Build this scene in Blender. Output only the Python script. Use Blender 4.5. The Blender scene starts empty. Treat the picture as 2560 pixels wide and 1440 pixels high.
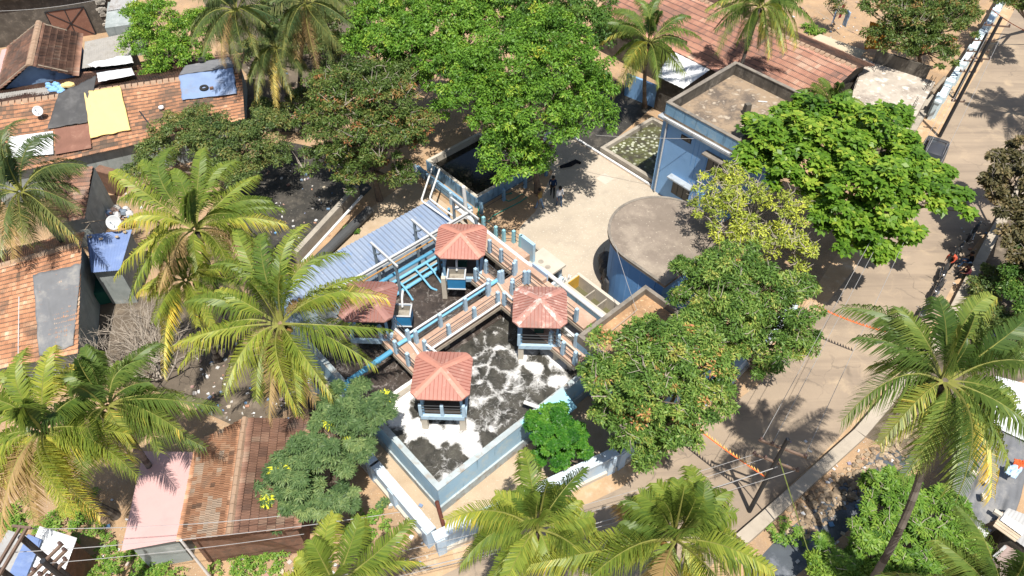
import bpy, bmesh, math, random
import numpy as np
from mathutils import Vector, Matrix, noise as mnoise
R = math.radians
rng = np.random.default_rng(7)
random.seed(7)
scene = bpy.context.scene
col = scene.collection
# ------------------------------------------------------------------ camera (a drone, 33 m above the yard)
CAM_H, PITCH, FPX = 33.0, R(47.6), 1830.0
SP, CP = math.sin(PITCH), math.cos(PITCH)
cd = bpy.data.cameras.new('camera'); cam = bpy.data.objects.new('camera', cd); col.objects.link(cam)
cam.location = (0, 0, CAM_H); cam.rotation_euler = (R(90) - PITCH, 0, 0)
cd.sensor_width = 36; cd.lens = 36 * FPX / 2560; cd.clip_start = .5; cd.clip_end = 1500
scene.camera = cam

def at(px, py, z=0.0):
    """survey helper: the ground-plan point at height z seen at photo pixel (px, py)"""
    u, v = (px - 1280) / FPX, (py - 720) / FPX
    d = Vector((u, CP - v * SP, -SP - v * CP))
    t = (z - CAM_H) / d.z
    return Vector((0, 0, CAM_H)) + d * t
def depth(p):
    return p.y * CP - (p.z - CAM_H) * SP
def ppm(p):            # photo pixels per metre at a point
    return FPX / depth(p)
PH = R(42)
TA = Vector((math.cos(PH), math.sin(PH), 0)); TB = Vector((-math.sin(PH), math.cos(PH), 0)); UP = Vector((0, 0, 1))
TO = Vector((-3.376, 15.686, 0))
def W(a, b, z=0.0):    # plan of the treatment plant: a along its front wall, b along its left wall
    return TO + TA * a + TB * b + UP * z
def vec(x): return Vector(x)
# ------------------------------------------------------------------ objects
ORG = {}
def tag(o, label=None, cat=None, group=None, kind=None):
    if label: o['label'] = label
    if cat: o['category'] = cat
    if group: o['group'] = group
    if kind: o['kind'] = kind
    return o
def thing(name, loc, label, cat, group=None):
    o = bpy.data.objects.new(name, None); col.objects.link(o)
    o.location = loc; o.empty_display_size = .2
    ORG[o.name] = Vector(loc)
    return tag(o, label, cat, group)
class MB:
    def __init__(self): self.v = []; self.f = []; self.t = []; self.m = []
    def add(self, vs, fs, t=.5, m=0):
        n = len(self.v); self.v += [tuple(x) for x in vs]
        for q in fs: self.f.append(tuple(n + i for i in q)); self.t.append(t); self.m.append(m)
        return self
    def quad(self, a, b, c, d, t=.5, m=0): return self.add((a, b, c, d), ((0, 1, 2, 3),), t, m)
    def obox(self, o, x, y, z, t=.5, m=0):
        o, x, y, z = map(Vector, (o, x, y, z))
        vs = [o, o + x, o + x + y, o + y, o + z, o + x + z, o + x + y + z, o + y + z]
        return self.add(vs, ((3, 2, 1, 0), (4, 5, 6, 7), (0, 1, 5, 4), (1, 2, 6, 5), (2, 3, 7, 6), (3, 0, 4, 7)), t, m)
    def box(self, c, s, rz=0, t=.5, m=0):       # c is the centre of the base
        x = Vector((math.cos(rz), math.sin(rz), 0)) * s[0]; y = Vector((-math.sin(rz), math.cos(rz), 0)) * s[1]
        return self.obox(Vector(c) - x / 2 - y / 2, x, y, (0, 0, s[2]), t, m)
    def frustum(self, c, s0, s1, h, rz=0, t=.5, m=0):
        vs = []
        for s, z in ((s0, 0), (s1, h)):
            for i, j in ((-1, -1), (1, -1), (1, 1), (-1, 1)):
                x, y = i * s[0] / 2, j * s[1] / 2
                vs.append(Vector(c) + Vector((x * math.cos(rz) - y * math.sin(rz), x * math.sin(rz) + y * math.cos(rz), z)))
        return self.add(vs, ((3, 2, 1, 0), (4, 5, 6, 7), (0, 1, 5, 4), (1, 2, 6, 5), (2, 3, 7, 6), (3, 0, 4, 7)), t, m)
    def beam(self, p, q, w, h, t=.5, m=0):
        p, q = Vector(p), Vector(q); d = q - p
        s = d.cross(UP)
        s = s.normalized() if s.length > 1e-5 else Vector((1, 0, 0))
        u = s.cross(d).normalized()
        return self.obox(p - s * w / 2 - u * h / 2, d, s * w, u * h, t, m) if False else self.obox(p + s * w / 2 - u * h / 2, d, -s * w, u * h, t, m)
    def tube(self, pts, r, n=8, cap=True, t=.5, m=0):
        pts = [Vector(p) for p in pts]
        rr = r if isinstance(r, (list, tuple)) else [r] * len(pts)
        base = len(self.v); prev = None
        for i, p in enumerate(pts):
            d = (pts[min(i + 1, len(pts) - 1)] - pts[max(i - 1, 0)])
            d = d.normalized() if d.length > 1e-9 else UP
            if prev is None:
                s = d.cross(UP); s = s.normalized() if s.length > 1e-3 else Vector((1, 0, 0))
            else:
                s = prev - d * prev.dot(d); s = s.normalized() if s.length > 1e-6 else Vector((1, 0, 0))
            prev = s; u = d.cross(s)
            for k in range(n):
                a = 2 * math.pi * k / n
                self.v.append(tuple(p + (s * math.cos(a) + u * math.sin(a)) * rr[i]))
        for i in range(len(pts) - 1):
            for k in range(n):
                a, b = base + i * n + k, base + i * n + (k + 1) % n
                self.f.append((a, b, b + n, a + n)); self.t.append(t); self.m.append(m)
        if cap:
            self.f.append(tuple(base + k for k in reversed(range(n)))); self.t.append(t); self.m.append(m)
            e = base + (len(pts) - 1) * n
            self.f.append(tuple(e + k for k in range(n))); self.t.append(t); self.m.append(m)
        return self
    def prism(self, poly, z0, z1, t=.5, m=0, bottom=True):
        n = len(poly)
        ar = sum(poly[i][0] * poly[(i + 1) % n][1] - poly[(i + 1) % n][0] * poly[i][1] for i in range(n))
        if ar < 0: poly = list(reversed(poly))
        vs = [(p[0], p[1], z0) for p in poly] + [(p[0], p[1], z1) for p in poly]
        fs = [tuple(n + i for i in range(n))] + [(i, (i + 1) % n, n + (i + 1) % n, n + i) for i in range(n)]
        if bottom: fs.append(tuple(reversed(range(n))))
        return self.add(vs, fs, t, m)
    def ball(self, c, r, n=8, k=5, t=.5, m=0):
        c = Vector(c); r = r if isinstance(r, (tuple, list)) else (r, r, r)
        vs = []; fs = []
        for i in range(k + 1):
            th = math.pi * i / k
            for j in range(n):
                a = 2 * math.pi * j / n
                vs.append(c + Vector((r[0] * math.sin(th) * math.cos(a), r[1] * math.sin(th) * math.sin(a), r[2] * math.cos(th))))
        for i in range(k):
            for j in range(n):
                fs.append((i * n + j, (i + 1) * n + j, (i + 1) * n + (j + 1) % n, i * n + (j + 1) % n))
        return self.add(vs, fs, t, m)
    def lathe(self, c, prof, n=16, t=.5, m=0, axis=None):
        """profile of (radius, height) turned about an axis"""
        c = Vector(c); ax = Vector(axis).normalized() if axis else UP
        s = ax.orthogonal().normalized(); u = ax.cross(s)
        vs = [c + ax * h + (s * math.cos(2 * math.pi * k / n) + u * math.sin(2 * math.pi * k / n)) * r for r, h in prof for k in range(n)]
        fs = [(i * n + k, i * n + (k + 1) % n, (i + 1) * n + (k + 1) % n, (i + 1) * n + k) for i in range(len(prof) - 1) for k in range(n)]
        return self.add(vs, fs, t, m)
    def build(self, name, mats, parent=None, smooth=False, loc=None):
        org = ORG[parent.name] if parent else (Vector(loc) if loc is not None else (Vector(self.v[0]) if False else Vector((0, 0, 0))))
        v = np.array(self.v, dtype=np.float32) - np.array(org, dtype=np.float32)
        return npmesh(name, v, self.f, mats, np.array(self.t, dtype=np.float32), parent, smooth, org if not parent else None, self.m)
def npmesh(name, v, faces, mats, t=None, parent=None, smooth=False, loc=None, mi=None):
    me = bpy.data.meshes.new(name)
    if isinstance(faces, np.ndarray):
        nf, k = faces.shape
        me.vertices.add(len(v)); me.vertices.foreach_set('co', np.ascontiguousarray(v, dtype=np.float32).ravel())
        me.loops.add(nf * k); me.loops.foreach_set('vertex_index', faces.astype(np.int32).ravel())
        me.polygons.add(nf)
        me.polygons.foreach_set('loop_start', np.arange(0, nf * k, k, dtype=np.int32))
        me.polygons.foreach_set('loop_total', np.full(nf, k, dtype=np.int32))
        me.update(calc_edges=True)
    else:
        me.from_pydata([tuple(map(float, p)) for p in v], [], faces); nf = len(faces)
    for m in (mats if isinstance(mats, (list, tuple)) else [mats]): me.materials.append(m)
    if t is not None:
        at_ = me.attributes.new('t', 'FLOAT', 'FACE'); at_.data.foreach_set('value', np.asarray(t, dtype=np.float32))
    if mi is not None and any(mi): me.polygons.foreach_set('material_index', np.array(mi, dtype=np.int32))
    if smooth: me.polygons.foreach_set('use_smooth', np.ones(nf, dtype=bool))
    me.validate()
    o = bpy.data.objects.new(name, me); col.objects.link(o)
    if parent: o.parent = parent; ORG[o.name] = ORG[parent.name]
    else:
        o.location = loc if loc is not None else (0, 0, 0); ORG[o.name] = Vector(o.location)
    return o
def structure(name, mb, m, smooth=False):
    return tag(mb.build(name, m, None, smooth), kind='structure')
def copy_tree(o, parent=None):
    c = o.copy(); col.objects.link(c); ORG[c.name] = ORG[o.name]
    if parent: c.parent = parent
    for ch in list(o.children): copy_tree(ch, c)
    return c
# ------------------------------------------------------------------ materials
class NT:
    def __init__(self, name):
        self.m = bpy.data.materials.new(name); self.m.use_nodes = True
        self.t = self.m.node_tree; self.n = self.t.nodes; self.bs = self.n['Principled BSDF']
        self.co = self.new('ShaderNodeTexCoord').outputs['Object']
    def new(self, k, **kw):
        x = self.n.new(k)
        for a, b in kw.items(): setattr(x, a, b)
        return x
    def link(self, a, b): self.t.links.new(a, b)
    def mapping(self, sc, co=None):
        x = self.new('ShaderNodeMapping'); self.link(co or self.co, x.inputs['Vector']); x.inputs['Scale'].default_value = sc
        return x.outputs[0]
    def noise(self, scale, detail=5, rough=.6, co=None, dist=0):
        x = self.new('ShaderNodeTexNoise'); self.link(co or self.co, x.inputs['Vector'])
        x.inputs['Scale'].default_value = scale; x.inputs['Detail'].default_value = detail
        x.inputs['Roughness'].default_value = rough; x.inputs['Distortion'].default_value = dist
        return x.outputs['Fac']
    def ramp(self, fac, stops, interp='LINEAR'):
        x = self.new('ShaderNodeValToRGB'); r = x.color_ramp; r.interpolation = interp
        while len(r.elements) < len(stops): r.elements.new(.5)
        for e, (p, c) in zip(r.elements, stops):
            e.position = p; e.color = (c, c, c, 1) if isinstance(c, (int, float)) else (*c, 1)
        self.link(fac, x.inputs[0]); return x.outputs[0]
    def mix(self, fac, a, b, mode='MIX'):
        x = self.new('ShaderNodeMix'); x.data_type = 'RGBA'; x.blend_type = mode
        for s, i in ((fac, 0), (a, 6), (b, 7)):
            if isinstance(s, (int, float)): x.inputs[i].default_value = s
            elif isinstance(s, tuple): x.inputs[i].default_value = (*s, 1)
            else: self.link(s, x.inputs[i])
        return x.outputs[2]
    def attr(self, name='t'):
        x = self.new('ShaderNodeAttribute'); x.attribute_name = name; return x.outputs['Fac']
    def math(self, op, a, b=0):
        x = self.new('ShaderNodeMath', operation=op)
        for s, i in ((a, 0), (b, 1)):
            if isinstance(s, (int, float)): x.inputs[i].default_value = s
            else: self.link(s, x.inputs[i])
        return x.outputs[0]
    def bump(self, h, dist=.02, strength=.6):
        x = self.new('ShaderNodeBump'); x.inputs['Distance'].default_value = dist; x.inputs['Strength'].default_value = strength
        self.link(h, x.inputs['Height']); self.link(x.outputs[0], self.bs.inputs['Normal'])
    def done(self, c, rough=.8, spec=.3, metal=0):
        if isinstance(c, tuple): self.bs.inputs['Base Color'].default_value = (*c, 1)
        else: self.link(c, self.bs.inputs['Base Color'])
        if isinstance(rough, (int, float)): self.bs.inputs['Roughness'].default_value = rough
        else: self.link(rough, self.bs.inputs['Roughness'])
        self.bs.inputs['Specular IOR Level'].default_value = spec; self.bs.inputs['Metallic'].default_value = metal
        return self.m
def mul(c, k): return tuple(min(1, x * k) for x in c)
def surf(name, c, var=.25, scale=1.5, stain=None, streak=None, rough=.8, spec=.3, bump=.0, bscale=25, metal=0, speck=None):
    """painted / mineral surface: broad tone changes, stain patches, vertical streaks, fine specks"""
    k = NT(name)
    o = k.mix(k.ramp(k.noise(scale), [(.3, 0.0), (.7, 1.0)]), mul(c, 1 - var), mul(c, 1 + var * .6))
    if stain:
        sc, s, lo, hi = stain; o = k.mix(k.ramp(k.noise(s, 8, .7), [(lo, 0.0), (hi, 1.0)]), o, sc)
    if streak:
        sc, s, lo, hi = streak
        o = k.mix(k.ramp(k.noise(1, 5, .6, k.mapping((s, s, s * .12))), [(lo, 0.0), (hi, 1.0)]), o, sc)
    if speck:
        sc, s, lo, hi = speck; o = k.mix(k.ramp(k.noise(s, 2, .5), [(lo, 0.0), (hi, 1.0)]), o, sc)
    if bump: k.bump(k.noise(bscale, 4, .6), bump)
    return k.done(o, rough, spec, metal)
def tmat(name, stops, var=.2, scale=1.2, rough=.8, spec=.25, stain=None, bump=0, bscale=30):
    """colour per tile / leaf / stone from the face attribute t"""
    k = NT(name)
    o = k.ramp(k.attr(), stops)
    if var: o = k.mix(1.0, o, k.ramp(k.noise(scale, 6, .65), [(.25, 1 - var), (.75, 1 + var)]), 'MULTIPLY')
    if stain:
        sc, s, lo, hi = stain; o = k.mix(k.ramp(k.noise(s, 7, .65), [(lo, 0.0), (hi, 1.0)]), o, sc)
    if bump: k.bump(k.noise(bscale, 3), bump)
    return k.done(o, rough, spec)
def leafmat(name, stops, trans=.2, rough=.45, spec=.4, glow=1.35, gain=1.6):
    k = NT(name); spec *= .55; rough = max(rough, .42); stops = [(p, mul((c[0] * 1.06, c[1], c[2]), gain)) for p, c in stops]
    o = k.ramp(k.attr(), stops)
    k.done(o, rough, spec)
    tr = k.new('ShaderNodeBsdfTranslucent'); mx = k.new('ShaderNodeMixShader')
    c2 = k.mix(1.0, o, (glow * 1.05, glow, .55), 'MULTIPLY'); k.link(c2, tr.inputs['Color'])
    mx.inputs[0].default_value = trans
    k.link(k.bs.outputs[0], mx.inputs[1]); k.link(tr.outputs[0], mx.inputs[2])
    k.link(mx.outputs[0], k.n['Material Output'].inputs['Surface'])
    return k.m
# ------------------------------------------------------------------ light
wd = bpy.data.worlds.new('World'); scene.world = wd; wd.use_nodes = True
wn = wd.node_tree; sky = wn.nodes.new('ShaderNodeTexSky'); sky.sky_type = 'NISHITA'; sky.sun_disc = False
SUN_EL, SHX, SHY = R(69), -.2, .98            # shadows fall away from the viewer and a little left
sun_dir = Vector((-SHX * math.cos(SUN_EL), -SHY * math.cos(SUN_EL), math.sin(SUN_EL))).normalized()
sky.sun_elevation = SUN_EL; sky.sun_rotation = math.atan2(sun_dir.x, sun_dir.y)
sky.air_density = 1.2; sky.dust_density = 1.5
wn.links.new(sky.outputs[0], wn.nodes['Background'].inputs[0]); wn.nodes['Background'].inputs[1].default_value = .088
sl = bpy.data.lights.new('sun', 'SUN'); so = bpy.data.objects.new('sun', sl); col.objects.link(so)
sl.energy = 5.0; sl.angle = R(.53); sl.color = (1.0, .955, .88)
so.rotation_euler = sun_dir.to_track_quat('Z', 'Y').to_euler(); so.location = (20, -20, 60)
scene.view_settings.view_transform = 'Standard'; scene.view_settings.look = 'None'
scene.view_settings.exposure = 0.5; scene.view_settings.gamma = 1
# ------------------------------------------------------------------ material library
M = {}
M['dirt'] = surf('dirt', (.40, .265, .155), .3, .35, ((.28, .20, .135), .8, .45, .7), None, .95, .1, .05, 6, speck=((.52, .44, .33), 14, .62, .72))
M['sand'] = surf('pale_sand', (.43, .335, .235), .15, .6, ((.35, .255, .165), .5, .5, .7), None, .95, .1, .03, 10, speck=((.54, .47, .37), 18, .64, .72))
M['yard'] = surf('yard_concrete', (.43, .365, .285), .14, .35, ((.35, .30, .24), .9, .5, .72), None, .9, .2, .012, 30, speck=((.56, .50, .41), 9, .62, .72))
k = NT('dusty_asphalt')
rm_ = k.new('ShaderNodeMapping'); k.link(k.co, rm_.inputs['Vector']); rm_.inputs['Rotation'].default_value = (0, 0, R(-52)); rm_.inputs['Scale'].default_value = (.07, .9, 1)
o_ = k.mix(k.ramp(k.noise(.22, 5, .6), [(.35, 0.0), (.65, 1.0)]), (.265, .208, .155), (.335, .262, .19))
o_ = k.mix(k.ramp(k.noise(1, 6, .65, rm_.outputs[0], .6), [(.46, 0.0), (.66, 1.0)]), o_, (.235, .185, .14))
o_ = k.mix(k.ramp(k.noise(.5, 8, .7, None, 1), [(.54, 0.0), (.70, .8)]), o_, (.41, .315, .215))
o_ = k.mix(k.ramp(k.noise(1.3, 7, .72), [(.66, 0.0), (.74, .7)]), o_, (.165, .135, .11))
vo = k.new('ShaderNodeTexVoronoi'); vo.feature = 'DISTANCE_TO_EDGE'; vo.inputs['Scale'].default_value = .28
wp_ = k.new('ShaderNodeTexNoise'); k.link(k.co, wp_.inputs['Vector']); wp_.inputs['Scale'].default_value = 1.4; wp_.inputs['Detail'].default_value = 6
ad_ = k.new('ShaderNodeVectorMath', operation='MULTIPLY_ADD'); k.link(wp_.outputs['Color'], ad_.inputs[0]); ad_.inputs[1].default_value = (1.2, 1.2, 0); k.link(k.co, ad_.inputs[2]); k.link(ad_.outputs[0], vo.inputs['Vector'])
o_ = k.mix(k.math('MULTIPLY', k.ramp(vo.outputs['Distance'], [(0.0, .55), (.012, 0.0)]), k.ramp(k.noise(.4, 3), [(.5, 0.0), (.6, 1.0)])), o_, (.12, .10, .08))
k.bump(k.noise(40, 4), .012); M['road'] = k.done(o_, .92, .15)
M['shoulder'] = surf('orange_soil', (.44, .30, .18), .2, .7, ((.50, .40, .29), 1.2, .5, .7), None, .95, .1, .04, 9)
M['mud'] = surf('black_mud', (.042, .039, .034), .35, .6, ((.105, .092, .075), .9, .48, .68), None, .6, .35, .03, 8, speck=((.17, .155, .13), 7, .64, .72))
M['conc'] = surf('weathered_concrete', (.36, .32, .265), .2, .8, ((.22, .195, .165), 2.2, .5, .72), None, .9, .2, .01, 40)
M['conc_lt'] = surf('light_concrete', (.50, .45, .375), .15, .8, ((.36, .32, .27), 1.6, .55, .75), None, .9, .2, .01, 30)
M['roofc'] = surf('tank_roof_concrete', (.215, .175, .14), .2, .5, ((.33, .275, .215), .4, .48, .66), None, .9, .2, .008, 40, speck=((.44, .38, .30), 11, .66, .73))
M['roofb'] = surf('stained_roof_slab', (.33, .245, .165), .2, .55, ((.125, .10, .08), .55, .45, .60), None, .9, .2, .008, 40, speck=((.40, .33, .25), 2.2, .58, .7))
M['parapet'] = surf('black_mould_concrete', (.135, .12, .10), .4, 1.2, ((.30, .27, .225), 1.3, .55, .72), ((.05, .046, .042), 3, .5, .75), .95, .1)
M['parapet_top'] = surf('mouldy_coping', (.235, .205, .17), .3, 1.5, ((.12, .11, .10), 1.8, .5, .7), None, .95, .1)
M['slab'] = surf('patchy_pale_slab', (.46, .40, .33), .25, .5, ((.25, .21, .175), .8, .48, .66), None, .95, .1, speck=((.62, .57, .49), 2.5, .58, .7))
M['grassroof'] = surf('dry_grass_roof', (.42, .255, .14), .3, 1.2, ((.30, .20, .125), 1.5, .5, .7), None, .95, .1, .06, 25, speck=((.56, .42, .26), 8, .6, .7))
M['blue'] = surf('blue_wall_paint', (.215, .39, .645), .1, .5, ((.18, .335, .57), .7, .5, .7), ((.10, .16, .27), 1.6, .62, .82), .7, .3)
M['blue_pale'] = surf('pale_blue_wall', (.36, .47, .62), .12, .6, ((.48, .55, .63), 1.2, .52, .72), None, .7, .3)
M['blue_deep'] = surf('deep_blue_tank_wall', (.14, .315, .59), .1, .5, None, ((.09, .20, .38), 1.5, .6, .8), .7, .3)
M['blue_dirty'] = surf('streaked_blue_wall', (.21, .36, .50), .15, .8, ((.34, .43, .47), 1.2, .54, .72), ((.055, .075, .10), 3.2, .54, .74), .8, .2)
M['tank'] = surf('tank_wall_paint', (.35, .52, .64), .12, .5, ((.52, .58, .56), 1.3, .5, .7), ((.13, .21, .26), 3.5, .6, .76), .7, .3)
M['tank_cop'] = surf('tank_coping', (.38, .43, .44), .2, 1.5, ((.30, .26, .215), 2.2, .5, .65), None, .85, .2)
M['bwall'] = surf('boundary_wall_paint', (.42, .53, .64), .1, .7, ((.56, .59, .59), 1.5, .5, .68), ((.30, .33, .35), 3, .62, .8), .8, .2)
M['bwall_top'] = surf('boundary_wall_coping', (.50, .57, .63), .15, 1.2, ((.42, .36, .30), 2.5, .55, .68), None, .85, .2)
M['post'] = surf('pale_blue_post', (.36, .49, .60), .15, 3, ((.24, .33, .40), 5, .55, .7), None, .7, .3)
M['teal_post'] = surf('teal_post', (.27, .52, .58), .12, 3, None, None, .7, .3)
M['deck'] = surf('terracotta_deck', (.42, .275, .20), .15, .9, ((.47, .35, .265), 1.2, .5, .7), None, .9, .2, speck=((.50, .43, .35), 6, .63, .72))
M['deck_side'] = surf('deck_edge', (.40, .34, .27), .2, 2, ((.18, .15, .125), 3, .55, .75), None, .9, .2)
M['kerb'] = surf('drain_kerb', (.40, .345, .275), .15, .8, ((.31, .265, .21), 1.5, .5, .7), None, .9, .2)
M['stone'] = tmat('rubble_stone', [(0, (.15, .115, .08)), (.5, (.28, .21, .14)), (1, (.42, .33, .235))], .25, 3, .9)
M['brick_dark'] = surf('dark_brickwork', (.105, .092, .078), .35, 1.5, ((.19, .165, .135), 3, .55, .7), None, .95, .1, .03, 14)
M['brickpale'] = tmat('pale_stone_blocks', [(0, (.25, .235, .205)), (1, (.5, .46, .4))], .2, 3, .9)
M['brick_red'] = surf('brown_brick_wall', (.20, .115, .08), .3, 2, ((.12, .09, .07), 3, .5, .7), None, .95, .1, .02, 14)
M['wall_grey'] = surf('greyish_plaster', (.30, .33, .32), .2, 1, ((.40, .42, .41), 1.5, .5, .7), ((.16, .18, .17), 2.5, .6, .8), .9, .15)
M['gable'] = surf('blue_gable_plaster', (.20, .30, .45), .2, 1, ((.07, .08, .10), 1.1, .5, .72), None, .9, .15)
TILE_OR = [(0, (.10, .085, .072)), (.22, (.19, .125, .088)), (.45, (.40, .205, .12)), (.7, (.50, .26, .15)), (.88, (.56, .335, .21)), (1, (.60, .45, .33))]
TILE_BR = [(0, (.105, .085, .072)), (.3, (.19, .12, .092)), (.6, (.30, .165, .115)), (.85, (.37, .21, .145)), (1, (.44, .30, .215))]
TILE_PK = [(0, (.14, .115, .105)), (.2, (.25, .16, .13)), (.5, (.42, .215, .155)), (.8, (.50, .275, .195)), (1, (.56, .39, .29))]
M['tile_or'] = tmat('orange_roof_tiles', TILE_OR, .2, .8, .9, .1, ((.10, .085, .072), .6, .52, .74))
M['tile_pale'] = tmat('light_orange_roof_tiles', TILE_OR, .2, .9, .9, .1, ((.30, .22, .16), .9, .56, .76))
M['tile_br'] = tmat('brown_roof_tiles', TILE_BR, .25, 1, .9, .1, ((.14, .13, .12), .5, .55, .75))
M['tile_pk'] = tmat('pinkish_roof_tiles', TILE_PK, .18, .7, .9, .1)
M['ridge'] = surf('ridge_mortar', (.37, .25, .17), .25, 2, ((.20, .16, .125), 2, .5, .7), None, .95, .1)
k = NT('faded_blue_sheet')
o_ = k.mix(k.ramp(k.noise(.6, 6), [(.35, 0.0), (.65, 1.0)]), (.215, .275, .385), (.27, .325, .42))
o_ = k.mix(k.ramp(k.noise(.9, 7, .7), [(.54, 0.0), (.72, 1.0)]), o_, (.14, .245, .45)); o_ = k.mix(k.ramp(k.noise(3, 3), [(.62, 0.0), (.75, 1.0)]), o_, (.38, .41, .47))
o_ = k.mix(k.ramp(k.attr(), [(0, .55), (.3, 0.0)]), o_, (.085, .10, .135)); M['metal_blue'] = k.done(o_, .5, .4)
M['metal_blue2'] = surf('blue_sheet', (.15, .215, .40), .15, .8, ((.24, .31, .47), 1, .5, .7), None, .55, .4)
M['metal_grey'] = surf('grey_corrugated', (.36, .355, .345), .2, 1, ((.22, .19, .165), 1.2, .53, .72), None, .6, .35)
M['metal_white'] = surf('white_sheet', (.62, .625, .63), .08, 1, ((.50, .48, .45), 1, .58, .8), None, .55, .4)
M['asbestos'] = surf('asbestos_sheet', (.33, .31, .28), .2, 1.2, ((.22, .20, .17), 1.3, .5, .7), None, .9, .15)
M['rust'] = surf('rust_sheet', (.21, .105, .075), .2, 1, ((.30, .17, .12), 1.4, .55, .75), None, .85, .2)
M['pink'] = surf('pink_sheet_roof', (.54, .335, .315), .06, .6, ((.48, .29, .275), .8, .55, .75), None, .7, .3)
M['gaz'] = surf('terracotta_sheet', (.40, .185, .145), .15, .9, ((.31, .165, .13), 1.2, .48, .68), ((.52, .32, .26), 1.8, .6, .78), .65, .3)
M['gaz_cap'] = surf('terracotta_hip_cap', (.50, .225, .165), .12, 1.2, ((.62, .44, .38), 1.2, .56, .68), None, .6, .35)
M['white'] = surf('white_pipe', (.66, .655, .64), .06, 2, ((.55, .52, .47), 3, .6, .78), None, .5, .4)
M['offwhite'] = surf('cream_pipe', (.58, .50, .41), .1, 2, None, None, .6, .35)
M['cyan'] = surf('cyan_pipe', (.165, .42, .60), .12, 1.5, ((.32, .50, .60), 2.5, .6, .75), None, .5, .4)
M['cyan_dk'] = surf('blue_pipe', (.075, .27, .42), .15, 1.5, ((.20, .42, .52), 2.5, .62, .75), None, .5, .4)
M['hopper'] = surf('blue_hopper_steel', (.03, .205, .42), .12, 1.5, None, None, .5, .4)
M['hopper_in'] = surf('hopper_lining', (.33, .30, .25), .3, 2, ((.17, .15, .125), 2, .5, .7), None, .8, .2)
M['steel'] = surf('grey_blue_steel', (.19, .235, .27), .2, 2, None, None, .6, .4)
M['steel_lt'] = surf('pale_steel', (.50, .50, .49), .1, 2, ((.30, .28, .26), 3, .62, .75), None, .6, .35)
M['rail'] = surf('dark_rail', (.055, .058, .062), .2, 3, None, None, .6, .4)
M['orange'] = surf('orange_rail', (.40, .215, .075), .25, 2, None, None, .7, .3)
M['rusty'] = surf('rusty_pipe', (.135, .05, .035), .3, 3, ((.30, .15, .08), 5, .6, .72), None, .85, .2)
M['iron'] = surf('dark_iron', (.028, .030, .034), .3, 2, None, None, .6, .35)
M['ironbr'] = surf('brown_iron', (.17, .115, .085), .25, 3, None, None, .8, .25)
M['rubber'] = surf('black_rubber', (.035, .034, .033), .2, 4, None, None, .8, .25)
M['glass'] = surf('dark_window', (.02, .024, .028), .2, 1, None, None, .12, .5)
M['black'] = surf('black_tarp', (.075, .073, .072), .2, .8, ((.135, .13, .125), .8, .52, .75), None, .65, .3)
M['grey_tarp'] = surf('grey_tarp', (.16, .163, .17), .2, .7, ((.30, .28, .25), .7, .52, .75), ((.11, .11, .115), 1, .6, .8), .65, .3)
M['yellow'] = surf('yellow_tarp', (.72, .545, .22), .05, 1, ((.66, .50, .20), 1.5, .55, .75), None, .8, .2)
M['bluetarp'] = surf('blue_tarp', (.20, .275, .43), .15, .8, ((.22, .235, .28), .7, .5, .7), None, .75, .25)
M['whitetarp'] = surf('white_plastic', (.70, .70, .70), .08, 1.5, None, None, .5, .4)
M['cloth_b'] = surf('sky_blue_cloth', (.22, .42, .68), .1, 2, None, None, .9, .1)
M['cloth_lb'] = surf('pale_blue_cloth', (.42, .56, .74), .2, 5, ((.12, .25, .52), 5, .6, .7), None, .9, .1)
M['cloth_t'] = surf('teal_patterned_cloth', (.30, .42, .45), .4, 9, ((.08, .2, .24), 8, .5, .55), None, .9, .1)
M['cloth_r'] = surf('maroon_cloth', (.26, .03, .05), .2, 3, None, None, .9, .1)
M['cloth_o'] = surf('orange_cloth', (.62, .12, .04), .2, 3, None, None, .9, .1)
M['plastic_or'] = surf('orange_bunting_plastic', (.75, .16, .05), .1, 3, None, None, .6, .3)
M['plastic_ye'] = surf('yellow_bunting_plastic', (.85, .50, .14), .1, 3, None, None, .6, .3)
M['plank'] = tmat('raw_planks', [(0, (.30, .23, .16)), (1, (.55, .45, .33))], .2, 3, .9)
M['wood'] = surf('grey_wood', (.30, .245, .185), .25, 3, None, None, .9, .15)
M['bark'] = surf('bark', (.165, .13, .10), .3, 4, ((.26, .22, .18), 5, .55, .7), None, .95, .1, .02, 20)
M['bark_lt'] = surf('pale_twigs', (.36, .31, .255), .25, 3, None, None, .9, .1)
M['palmbark'] = tmat('palm_trunk', [(0, (.075, .062, .052)), (1, (.19, .165, .14))], .25, 3, .95, .1)
M['palmbark_lt'] = tmat('palm_trunk_brown', [(0, (.13, .095, .07)), (1, (.27, .215, .165))], .25, 3, .95, .1)
M['hose'] = surf('green_hose', (.045, .27, .20), .15, 3, None, None, .4, .4)
M['ochre'] = surf('ochre_tarp', (.52, .235, .03), .1, 1, None, None, .7, .2)
M['tan'] = surf('tan_sheet', (.50, .41, .29), .1, .7, ((.42, .34, .24), 1, .55, .75), None, .9, .15)
M['wwall'] = surf('white_blue_wall', (.56, .66, .70), .06, 1, ((.66, .70, .70), 1.5, .5, .7), None, .75, .25)
M['wwall_blue'] = surf('wall_blue_panel', (.17, .36, .44), .15, 1.2, None, None, .75, .25)
M['yellow_paint'] = surf('mustard_paint', (.52, .31, .05), .15, 2, None, None, .7, .25)
M['skin'] = surf('skin', (.20, .105, .065), .05, 5, None, None, .6, .3)
M['hair'] = surf('black_hair', (.012, .011, .010), .1, 5, None, None, .5, .3)
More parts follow.
